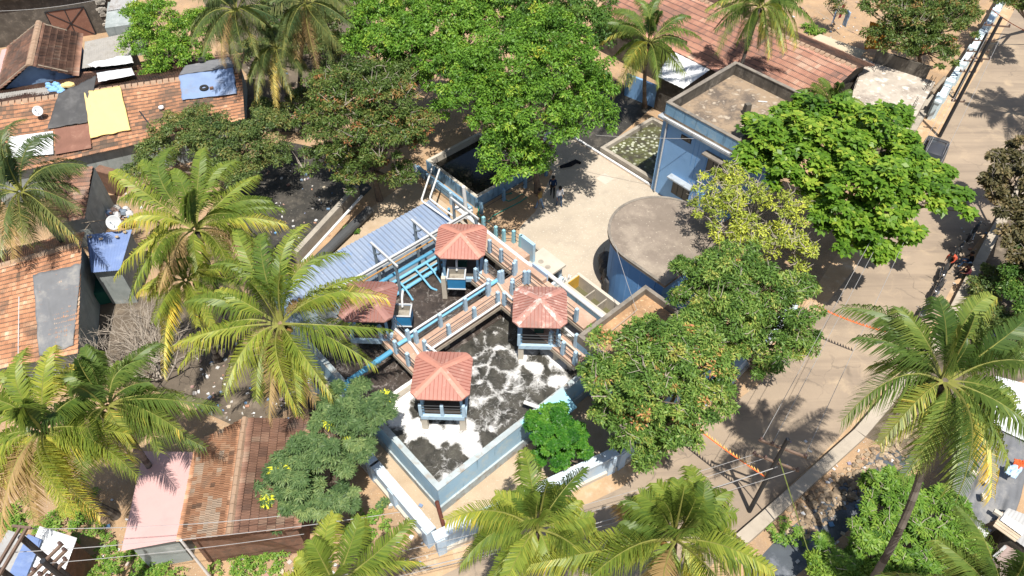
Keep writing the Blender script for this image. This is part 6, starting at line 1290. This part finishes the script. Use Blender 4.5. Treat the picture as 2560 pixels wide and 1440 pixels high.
# small plants
def plant(label, px, py, s, n, m='weed', leaf=.2, seed=1, asp=.4, z=.0, group='weeds on bare ground', name='weed'):
    r = np.random.default_rng(seed); c = np.array(at(px, py, z)); root = thing(name, c, label, 'plant', group)
    k = max(3, n // 60); cl = c + np.stack([r.normal(0, s * .5, k), r.normal(0, s * .5, k), np.abs(r.normal(.15, .12, k)) + .05], 1)
    V, F, kk = leaves(cl, np.full(k, s * .45), n, leaf, asp, r, .5, .2, 5)
    npmesh('leaves', V - c, F, M[m], np.clip(r.normal(.5, .2, len(F)), 0, 1), root)
plant('single small leafy plant on the sand beside the blue shed roof', 880, 578, .35, 200, 'lf_mid', .22, 201)
plant('banana-like clump beside the greenish hut', 245, 538, .8, 260, 'lf_mid', .5, 202, .35)
plant('grassy weeds on the rubble right of the silver shack', 270, 1425, .9, 900, 'weed', .16, 203)
plant('green weeds at the foot of the pink sheet roof', 395, 1405, 1.1, 1600, 'weed', .15, 204)
plant('weeds along the bare strip below the cottage', 600, 1405, 1.0, 900, 'weed', .15, 205)
plant('low weeds beside the bottom left utility poles', 30, 1310, .9, 900, 'weed', .17, 206)
plant('sprawling weeds under the lime-tipped tree', 905, 1330, .9, 900, 'weed', .16, 207)
plant('lime shoots on the orange soil left of the boundary wall', 965, 1265, .3, 160, 'lf_grey', .2, 208)
plant('weeds on the dark ground right of the cottage ridge', 700, 1395, .9, 700, 'weed', .15, 209)
plant('leafy clump behind the tan awning', 2032, 80, .9, 420, 'lf_shrub', .35, 210, .3)
plant('green shoots growing from the pump room roof corner', 1490, 835, .45, 260, 'lf_mango', .22, 211, .35, 3.7)
plant('weeds under the long fronds of the lower left palm', 160, 1310, 1.2, 1300, 'weed', .18, 212)
plant('weeds on the bank beside the leaning power pole', 1960, 1330, .8, 500, 'weed', .16, 213)
plant('dark weeds along the drain on the right', 2440, 730, .9, 800, 'lf_dull', .16, 214)
# ================================================================== poles and wires
def pole(label, base, h, m='iron', arms=(), r=.11, az=0., top=None, group='utility poles'):
    root = thing('utility_pole', base, label, 'utility pole', group); base = Vector(base); top = top or base + UP * h
    b = MB(); b.tube([base - UP * .2, top], [r, r * .75], 9); b.build('shaft', M[m], root)
    for dz, L in arms:
        c = base.lerp(top, 1 - dz / h); d = Vector((math.cos(az), math.sin(az), 0)) * L / 2
        b = MB(); b.beam(c - d, c + d, .09, .09); a_ = b.build('crossarm', M['ironbr'], root)
        for s in (-.92, .92, -.45):
            i_ = MB(); i_.lathe(c + d * s + UP * .045, [(.0, 0), (.05, 0), (.07, .06), (.04, .1), (.06, .14), (.0, .18)], 8); i_.build('insulator', M['porcelain'], a_)
    return root
M['porcelain'] = surf('brown_porcelain', (.10, .06, .05), .1, 4, None, None, .3, .5)
pA = at(1873, 1278); pole('dark power pole with two crossarms standing by the drain wall', pA, 6.6, 'iron', ((.75, 2.0), (1.9, 2.0)), .11, R(-25))
pB = at(2348, 342); pole('tall dark lattice-armed power pole at the foot of the compound wall', pB, 9.5, 'iron', ((3.0, 1.3), (.6, 1.6), (6.4, .9)), .14, R(-10))
pC = at(2384, 246); pole('second dark power pole behind the tall one along the wall', pC, 5.6, 'iron', ((.6, 1.6), (1.5, 1.6), (2.3, 1.4), (3.2, 1.2)), .13, R(-5))
q = at(52, 1342, 9); pole('dark double pole at the bottom left joined by brown beams, rear one', Vector((q.x, q.y, 0)), 9, 'iron', (), .14)
q2 = at(2, 1425, 9); pole('dark double pole at the bottom left joined by brown beams, front one', Vector((q2.x, q2.y, 0)), 9, 'iron', (), .14)
b = MB(); qa, qb = at(60, 1318, 9.05), at(-15, 1445, 9.05); s_ = (qb - qa).cross(UP).normalized() * .12
b.beam(qa + s_, qb + s_, .08, .1); b.beam(qa - s_, qb - s_, .08, .1); b.beam(qa - s_ * 2.2, qa + s_ * 3.5, .08, .08); tag(b.build('brown_beam', M['ironbr']), 'pair of brown steel beams bolted across the two bottom left poles', 'beam')
q3 = at(106, 1402, 8.6); pole('dark pole with pale crossarms above the silver shack', Vector((q3.x, q3.y, 0)), 8.6, 'iron', ((.1, 1.5), (.5, 1.4), (.9, 1.0)), .13, R(60))
q4 = at(452, 1350, 4.2); pole('short white pole below the pink sheet roof', Vector((q4.x, q4.y, 0)), 4.2, 'white', (), .07)
def wire(label, p, q, sag=.3, r=.012, m='wire', group='overhead wires', n=14):
    p, q = Vector(p), Vector(q); b = MB()
    b.tube([p.lerp(q, i / n) - UP * sag * 4 * (i / n) * (1 - i / n) for i in range(n + 1)], r, 4, False); return tag(b.build('power_line', M[m]), label, 'wire', group)
M['creeper'] = surf('creeper', (.14, .17, .045), .4, 5, None, None, .9, .2)
M['wire'] = surf('pale_wire', (.34, .33, .32), .1, 2, None, None, .5, .4)
tA = pA + UP * 5.8; tA2 = pA + UP * 4.7; ax_ = Vector((math.cos(R(-25)), math.sin(R(-25)), 0))
for i, s in enumerate((-.9, -.45, .9)):
    wire('overhead wire running up the road from the crossarms of the drain-side pole', tA + ax_ * s, pB + UP * (8.7 - .2 * i) + Vector((s * .7, 0, 0)), .8, .011, group='wires up the road')
    wire('overhead wire running from the drain-side pole across the road to the lower left', tA2 + ax_ * s, at(560, 1475 + 30 * i, 7.5), .7, .011, group='wires across the lower road')
wire('thick pale cable from the drain-side pole towards the bottom centre', tA2 + Vector((.2, 0, -.4)), at(1050, 1420, 6.2), .5, .022)
wire('pale wire crossing the bottom left above the pink roof, upper one', at(75, 1322, 8.8), at(700, 1290, 6.0), .3, .014)
wire('pale wire crossing the bottom left above the pink roof, lower one', at(0, 1383, 8.6), at(1000, 1280, 6.0), .4, .014)
wire('pale wire along the bottom left below the cottage', at(95, 1410, 8.4), at(760, 1335, 5.5), .2, .012)
wire('thin pale wire from the blue office to the dark pond', W(25.5, 6.0, 5.9), at(1180, 300, 3), .4, .014)
wire('cream wire from the round building down to the pump room roof', at(1538, 612, 4.6), at(1592, 775, 4.05), .1, .014)
wire('cream wire over the grass roof of the pump room', at(1592, 775, 4.05), at(1500, 850, 3.9), .0, .014)
wire('thin wire crossing the dark gate at the top left', at(-20, 28, 5), at(240, 0, 5), .2, .014)
wire('clothes line behind the tan awning', at(2045, 30, 2.5), at(2160, 95, 2.4), .1, .012)
wire('guy wire bound with creeper sloping from the drain-side pole', pA + UP * 5.2, at(2040, 1440, 0), 0, .03, 'creeper')
# bunting
def bunting(label, p, q, sag, m, rope=.03, n=30, tri=.17, m2=None):
    p, q = Vector(p), Vector(q); root = thing('bunting', p, label, 'bunting', 'bunting strung over the road')
    pt = lambda t: p.lerp(q, t) - UP * sag * 4 * t * (1 - t)
    b = MB(); b.tube([pt(i / 30) for i in range(31)], rope, 5, False); b.build('string', M[m], root)
    b = MB()
    for i in range(n):
        a, c = pt((i + .1) / n), pt((i + .9) / n); tip = (a + c) / 2 + Vector((.06 + random.uniform(-.05, .05), tri * 1.1, -tri * .45)); o = Vector((.004, .004, .003))
        b.add([a, c, tip, a + o, c + o, tip + o], ((0, 1, 2), (5, 4, 3), (0, 3, 4, 1), (1, 4, 5, 2), (2, 5, 3, 0)))
    b.build('pennants', M[m2 or m], root)
bunting('string of yellow and orange pennants across the lower road ending at the power pole', at(1722, 1055, 3.0), pA + Vector((0, 0, 3.3)), .12, 'plastic_or', .03, 26, .27, 'plastic_ye')
bunting('string of orange pennants from the olive mango tree across the road', at(2040, 765, 3.0), at(2215, 830, 3.2), .15, 'plastic_or', .03, 22, .26)
bunting('string of orange pennants in the top right corner of the road', at(2478, 22, 3.2), at(2600, 92, 3.2), .2, 'plastic_or', .03, 20, .3)
bunting('hidden run of pennants beyond the top right power poles', at(2470, 108, 5.6), at(2620, 108, 5.6), .1, 'rail', .02, 30, .14)
# ================================================================== motorbikes
def make_bike():
    root = thing('motorbike', (0, 0, 0), 'motorbike', 'motorbike', 'motorbikes parked along the drain wall')
    for x, tr_ in ((-.64, .07), (.66, .055)):
        b = MB(); b.lathe((x, 0, .31), [(.21, -tr_ * .7), (.28, -tr_), (.31, -tr_ * .4), (.31, tr_ * .4), (.28, tr_), (.21, tr_ * .7), (.21, -tr_ * .7)], 22, axis=(0, 1, 0)); w = b.build('wheel', M['rubber'], root)
        b = MB(); b.lathe((x, 0, .31), [(.0, -.05), (.05, -.05), (.05, -.02), (.0, -.02)], 10, axis=(0, 1, 0)); b.lathe((x, 0, .31), [(.19, -.03), (.215, -.03), (.215, .03), (.19, .03), (.19, -.03)], 22, axis=(0, 1, 0))
        for k_ in range(6): a = k_ * math.pi / 3; b.beam((x + .04 * math.cos(a), 0, .31 + .04 * math.sin(a)), (x + .2 * math.cos(a), 0, .31 + .2 * math.sin(a)), .03, .03)
        b.build('rim', M['chrome'], w)
    b = MB(); b.ball((.2, 0, .82), (.30, .15, .14), 12, 7); b.ball((.05, 0, .70), (.42, .11, .12), 10, 6); b.build('fuel_tank', M['bikeblack'], root, True)
    b = MB(); b.ball((-.3, 0, .80), (.38, .14, .075), 12, 6); b.ball((-.62, 0, .85), (.18, .09, .06), 10, 5); b.build('seat', M['rubber'], root, True)
    b = MB(); b.ball((.02, 0, .42), (.25, .16, .2), 10, 6); b.box((.12, 0, .40), (.18, .24, .28)); b.build('engine', M['steel'], root)
    b = MB(); b.tube([(.1, -.14, .33), (-.25, -.17, .28), (-.78, -.2, .40)], [.03, .04, .055], 8); b.build('exhaust', M['chrome'], root, True)
    for s in (-.09, .09): b = MB(); b.tube([(.66, s, .31), (.45, s, .92)], .028, 7); b.build('fork', M['chrome'], root)
    b = MB(); b.tube([(.36, -.36, .98), (.42, -.2, 1.02), (.46, 0, .98), (.42, .2, 1.02), (.36, .36, .98)], .018, 7); b.build('handlebar', M['iron'], root)
    b = MB(); b.ball((.56, 0, .86), (.09, .1, .1), 10, 6); b.build('headlight', M['chrome'], root, True)
    for s in (-1, 1):
        b = MB(); b.tube([(.42, .22 * s, 1.02), (.44, .34 * s, 1.18)], .01, 5); b.ball((.44, .37 * s, 1.22), (.015, .075, .045), 8, 5); b.build('mirror', M['chrome'], root)
    b = MB(); b.ball((.66, 0, .63), (.24, .07, .035), 10, 5); b.ball((-.72, 0, .62), (.24, .08, .04), 10, 5); b.build('mudguard', M['bikeblack'], root, True)
    b = MB(); b.tube([(-.5, .12, .8), (-.9, .12, .82), (-.9, -.12, .82), (-.5, -.12, .8)], .014, 6); b.build('grab_rail', M['chrome'], root)
    b = MB(); b.tube([(.5, 0, .9), (.1, 0, .6), (-.3, 0, .45), (-.64, 0, .31)], .03, 7); b.tube([(-.64, .1, .31), (-.7, .12, .75)], .02, 6); b.tube([(0, 0, .3), (-.1, .25, .02)], .015, 5); b.build('frame', M['iron'], root)
    return root
bike = make_bike()
def place_bike(c, az, label, first=[True]):
    r_ = bike if first[0] else copy_tree(bike); first[0] = False
    r_.location = c; r_.rotation_euler = (R(5), 0, az); r_['label'] = label; return r_
place_bike(at(2300, 800), R(228), 'nearest motorbike, its front wheel and mirrors just beside the right palm fronds')
place_bike(at(2336, 742), R(228), 'black motorbike with a shining tank, next behind the nearest one')
place_bike(at(2352, 700), R(235), 'motorbike with a white-ringed headlight beside the man in the orange shirt')
place_bike(at(2385, 640), R(50), 'motorbike in tree shade just behind the orange-shirted man')
place_bike(at(2425, 590), R(48), 'farthest motorbike half hidden by the dry brown branches')
# ================================================================== car
root = thing('parked_car', at(2330, 395), 'dark grey car with silver roof rails half hidden under the almond tree', 'car')
ca = math.atan2(*(lambda d: (d.y, d.x))(at(2345, 345) - at(2322, 400))); ex = Vector((math.cos(ca), math.sin(ca), 0)); ey = Vector((-math.sin(ca), math.cos(ca), 0)); o = at(2322, 402)
def cp(x, y, z): return o + ex * x + ey * y + UP * z
def loft(secs, name, m, smooth=True, par=None):
    b = MB(); n = len(secs[0]); vs = [p for s in secs for p in s]
    fs = [(i * n + k_, i * n + (k_ + 1) % n, (i + 1) * n + (k_ + 1) % n, (i + 1) * n + k_) for i in range(len(secs) - 1) for k_ in range(n)]
    fs += [tuple(reversed(range(n))), tuple((len(secs) - 1) * n + k_ for k_ in range(n))]
    return b.add(vs, fs).build(name, M[m], par or root, smooth)
def sec(x, hw, z0, z1, rr=.12): return [cp(x, -hw, z0), cp(x, -hw - .02, (z0 + z1) / 2), cp(x, -hw + rr * .4, z1 - rr * .4), cp(x, -hw + rr, z1), cp(x, 0, z1 + .03), cp(x, hw - rr, z1), cp(x, hw - rr * .4, z1 - rr * .4), cp(x, hw + .02, (z0 + z1) / 2), cp(x, hw, z0)]
loft([sec(-1.95, .68, .45, .80), sec(-1.85, .80, .32, .92), sec(-1.2, .84, .28, .98), sec(0, .86, .28, 1.0), sec(1.1, .85, .28, .98), sec(1.75, .80, .32, .90), sec(1.95, .66, .42, .75)], 'body', 'carpaint')
cab = loft([sec(-1.75, .70, .95, 1.0), sec(-1.25, .66, .98, 1.48, .2), sec(-.2, .68, .98, 1.56, .2), sec(.35, .66, .98, 1.50, .2), sec(1.0, .70, .95, 1.0)], 'cabin', 'carpaint')
for s in (-1, 1):
    b = MB(); b.obox(cp(-1.2, s * .71, 1.08), ex * 1.9, ey * s * .02, UP * .28); b.build('side_window', M['glass'], root)
    b = MB(); b.tube([cp(-1.2, s * .55, 1.54), cp(-.9, s * .56, 1.62), cp(.1, s * .56, 1.62), cp(.35, s * .55, 1.55)], .022, 6); b.build('roof_rail', M['chrome'], root)
    for x in (-1.25, 1.25):
        b = MB(); b.lathe(cp(x, s * .74, .31), [(0, -.1), (.24, -.1), (.31, -.07), (.31, .07), (.24, .1), (0, .1)], 18, axis=tuple(ey)); w = b.build('wheel', M['rubber'], root)
        b = MB(); b.lathe(cp(x, s * .80, .31), [(0, -.06), (.19, -.06), (.19, .06), (0, .07)], 14, axis=tuple(ey)); b.build('rim', M['chrome'], w)
    b = MB(); b.ball(cp(1.86, s * .58, .68), .1, 8, 5); b.build('headlight', M['chrome'], root)
b = MB(); b.quad(cp(.42, -.58, 1.47), cp(.98, -.62, 1.03), cp(.98, .62, 1.03), cp(.42, .58, 1.47)); b.v = [tuple(Vector(p) + ex * .02 + UP * .02) for p in b.v]; b.build('windscreen', M['glass'], root)
b = MB(); b.quad(cp(-1.3, -.58, 1.45), cp(-1.74, -.62, 1.03), cp(-1.74, .62, 1.03), cp(-1.3, .58, 1.45)); b.v = [tuple(Vector(p) - ex * .02 + UP * .02) for p in b.v]; b.build('rear_window', M['glass'], root)
b = MB(); q = at(2305, 425, 0); b.box(q, (1.1, 1.6, .9), .7); b.ball(q + UP * .9, (.55, .8, .25), 10, 6); tag(b.build('covered_cart', M['whitetarp']), 'white covered handcart glimpsed through the almond leaves', 'cart')
b = MB(); q = at(1372, 362, 0); b.box(q + UP * .3, (1.2, .5, .45), .3); b.ball(q + Vector((0, 0, .85)), (.6, .25, .2), 10, 6); tag(b.build('white_scooter_cover', M['whitetarp']), 'white covered scooter under the shade tree at the courtyard edge', 'scooter')
b = MB(); b.tube([at(1400, 418, .05), at(1425, 412, .05), at(1440, 404, .05), at(1452, 408, .05)], [.12, .2, .18, .1], 8); tag(b.build('dark_sack', M['dark_cloth']), 'dark crumpled sack lying in the shade on the courtyard', 'sack')
# ================================================================== people
def person(label, loc, az, J, shirt, trousers, skin='skin', hair=True):
    """J: joints in a local frame, x to the person's left-right, y forward. One skinned surface, clothes told apart by material"""
    root = thing('person', loc, label, 'person', 'people')
    ca_, sa_ = math.cos(az), math.sin(az)
    T = lambda p: Vector((p[0] * ca_ - p[1] * sa_, p[0] * sa_ + p[1] * ca_, p[2]))
    V, E, Rd, Bn = [], [], [], []
    def v(p, r_, bn): V.append(Vector(p)); Rd.append(r_); Bn.append(bn); return len(V) - 1
    pel = v(J['pelvis'], .15, 't'); wst = v(J['waist'], .135, 's'); ch = v(J['chest'], .165, 's'); nk = v(J['neck'], .062, 'k'); h0 = v(J['head0'], .085, 'k'); h1 = v(J['head1'], .105, 'h'); h2 = v(J['head2'], .08, 'h')
    E += [(pel, wst), (wst, ch), (ch, nk), (nk, h0), (h0, h1), (h1, h2)]
    hd = (Vector(J['head1']) - Vector(J['head0'])).normalized(); face = Vector(J.get('face', (0, 1, 0)))
    ns = v(Vector(J['head0']) + hd * .05 + face * .125, .018, 'k'); E.append((h0, ns))
    sdv = hd.cross(face).normalized()
    for s in (-1, 1):
        er = v(Vector(J['head1']) - hd * .03 + sdv * s * .115, .02, 'k'); E.append((h1, er))
        S = 'L' if s < 0 else 'R'
        sh = v(J['sh' + S], .068, 's'); el = v(J['el' + S], .047, 's'); wr = v(J['wr' + S], .032, 'k'); pm = v(J['hand' + S], .036, 'k')
        E += [(ch, sh), (sh, el), (el, wr), (wr, pm)]
        hdir = (Vector(J['hand' + S]) - Vector(J['wr' + S])).normalized(); out = Vector((s, 0, 0)) - hdir * hdir.x * s; out = out.normalized() if out.length > .1 else Vector((0, 1, 0)); fw = hdir.cross(out).normalized()
        for k_ in range(4):
            f0 = Vector(J['hand' + S]) + hdir * .035 + fw * (k_ - 1.5) * .021; ln = (.06, .072, .068, .052)[k_]
            a = v(f0, .0095, 'k'); c = v(f0 + hdir * ln * .6, .009, 'k'); d_ = v(f0 + hdir * ln - out * .015, .008, 'k'); E += [(pm, a), (a, c), (c, d_)]
        a = v(Vector(J['hand' + S]) + fw * .045 - hdir * .01, .011, 'k'); c = v(Vector(J['hand' + S]) + fw * .06 + hdir * .03, .009, 'k'); E += [(pm, a), (a, c)]
        hp = v(J['hip' + S], .1, 't'); kn = v(J['kn' + S], .066, 't'); an = v(J['an' + S], .045, 't'); to = v(J['toe' + S], .038, 'f'); E += [(pel, hp), (hp, kn), (kn, an), (an, to)]
    me = bpy.data.meshes.new('body'); me.from_pydata([tuple(T(p)) for p in V], E, []); ob = bpy.data.objects.new('body', me); col.objects.link(ob)
    md = ob.modifiers.new('skin', 'SKIN'); ob.modifiers.new('sub', 'SUBSURF').levels = 1
    for i, sv in enumerate(me.skin_vertices[0].data): sv.radius = (Rd[i], Rd[i]); sv.use_root = (i == 0)
    dg = bpy.context.evaluated_depsgraph_get(); nm = bpy.data.meshes.new_from_object(ob.evaluated_get(dg)); bpy.data.objects.remove(ob)
    ob = bpy.data.objects.new('body', nm); col.objects.link(ob); nm.materials.clear()
    for x in (shirt, trousers, skin, 'hair', 'rubber'): nm.materials.append(M[x])
    P = np.array([tuple(T(p)) for p in V]); seg = [(a, b_) for a, b_ in E]
    for f in nm.polygons:
        c = np.array(f.center); best = 1e9
        for a, b_ in seg:
            ab = P[b_] - P[a]; t = np.clip(np.dot(c - P[a], ab) / (np.dot(ab, ab) + 1e-9), 0, 1); d = np.linalg.norm(P[a] + ab * t - c) - (Rd[a] * (1 - t) + Rd[b_] * t)
            if d < best: best = d; bb = Bn[a] if t < .5 else Bn[b_]
        f.material_index = {'s': 0, 't': 1, 'k': 2, 'h': 2, 'f': 4}[bb]; f.use_smooth = True
    ob.parent = root; ORG[ob.name] = Vector(loc)
    H1, H2 = Vector(J['head1']), Vector(J['head2'])
    b = MB()
    if hair:
        n0 = len(b.v); b.ball(Vector((0, 0, 0)), (.122, .13, .115), 12, 8)
        b.v = [tuple(T(H1.lerp(H2, .45) - face * .022 + Vector(p)) + Vector(loc)) for p in b.v]; b.build('hair', M['hair'], root, True)
    for s in (-1, 1):
        b = MB(); b.ball(T(H1 - hd * .015 + face * .098 + sdv * s * .036) + Vector(loc), .013, 6, 4); b.build('eye', M['iron'], root)
    b = MB(); b.ball(T(Vector(J['head0']) - hd * .005 + face * .092) + Vector(loc), (.022, .02, .008), 6, 4); b.build('mouth', M['lips'], root)
    return root
M['lips'] = surf('lips', (.14, .05, .04), .05, 5, None, None, .5, .3)
def stand(step=.0, arm=.05, bend=0., hands=None):
    b_ = bend; J = {'pelvis': (0, 0, .93), 'waist': (0, .12 * b_, 1.08), 'chest': (0, .42 * b_, 1.32 - .14 * b_), 'neck': (0, .56 * b_ + .01, 1.47 - .22 * b_), 'head0': (0, .64 * b_ + .03, 1.55 - .24 * b_), 'head1': (0, .70 * b_ + .03, 1.64 - .26 * b_), 'head2': (0, .73 * b_ + .02, 1.69 - .27 * b_)}
    for S, s in (('L', -1), ('R', 1)):
        y0 = .42 * b_; z0 = 1.40 - .15 * b_; sw = s * arm
        J['sh' + S] = (.19 * s, y0, z0); J['el' + S] = (.25 * s, y0 + .04 + sw, z0 - .29); J['wr' + S] = (.26 * s, y0 + .14 + sw * 1.6, z0 - .52); J['hand' + S] = (.26 * s, y0 + .17 + sw * 1.8, z0 - .60)
        J['hip' + S] = (.095 * s, 0, .88); J['kn' + S] = (.11 * s, .03 - s * step * .5 + .02, .48); J['an' + S] = (.12 * s, -s * step, .085); J['toe' + S] = (.13 * s, -s * step + .15, .04)
    if hands:
        for S, s in (('L', -1), ('R', 1)):
            h = Vector(hands); J['el' + S] = (.26 * s, J['sh' + S][1] + .1, J['sh' + S][2] - .26); J['wr' + S] = (.16 * s + h.x, h.y - .07, h.z); J['hand' + S] = (.13 * s + h.x, h.y, h.z)
    return J
def sit(zs=.42):
    J = {'pelvis': (0, 0, zs + .1), 'waist': (0, .02, zs + .24), 'chest': (0, .10, zs + .48), 'neck': (0, .16, zs + .62), 'head0': (0, .20, zs + .70), 'head1': (0, .22, zs + .79), 'head2': (0, .22, zs + .84)}
    for S, s in (('L', -1), ('R', 1)):
        J['sh' + S] = (.19 * s, .10, zs + .55); J['el' + S] = (.25 * s, .22, zs + .30); J['wr' + S] = (.16 * s, .40, zs + .20); J['hand' + S] = (.13 * s, .46, zs + .18)
        J['hip' + S] = (.095 * s, .06, zs + .08); J['kn' + S] = (.13 * s, .45, zs + .10); J['an' + S] = (.14 * s, .52, .085); J['toe' + S] = (.15 * s, .67, .04)
    return J
person('person in a navy shirt and black trousers standing at the shade edge', at(1381, 490, .012), R(170), stand(.14, .03, 0, (0, .22, 1.0)), 'navy', 'dark_cloth')
person('person in a white shirt and blue jeans standing on the sunlit courtyard', at(1397, 514, .012), R(200), stand(.12, .05, .08), 'shirt_white', 'jeans')
person('person in a mustard shirt and light blue trousers walking beside the shaded soil', at(1350, 522, .012), R(60), stand(.24, .12, .1), 'mustard', 'jeans_lt')
person('person in an orange shirt leaning over a motorbike by the drain wall', at(2372, 672, .008), R(110), stand(.16, .0, .75, (0, .62, .82)), 'shirt_orange', 'dark_cloth')
person('person in jeans sitting on the drain wall facing the orange-shirted man', at(2418, 668, .0), R(75), sit(.42), 'dark_cloth', 'jeans')
person('person in a dark red shirt sitting lower on the drain wall', at(2412, 698, .0), R(80), sit(.42), 'shirt_red', 'dark_cloth')
person('person in maroon crouching in shade under the corner mango tree', at(1718, 1078, .008), R(-60), stand(.1, .02, .5), 'cloth_r', 'dark_cloth')
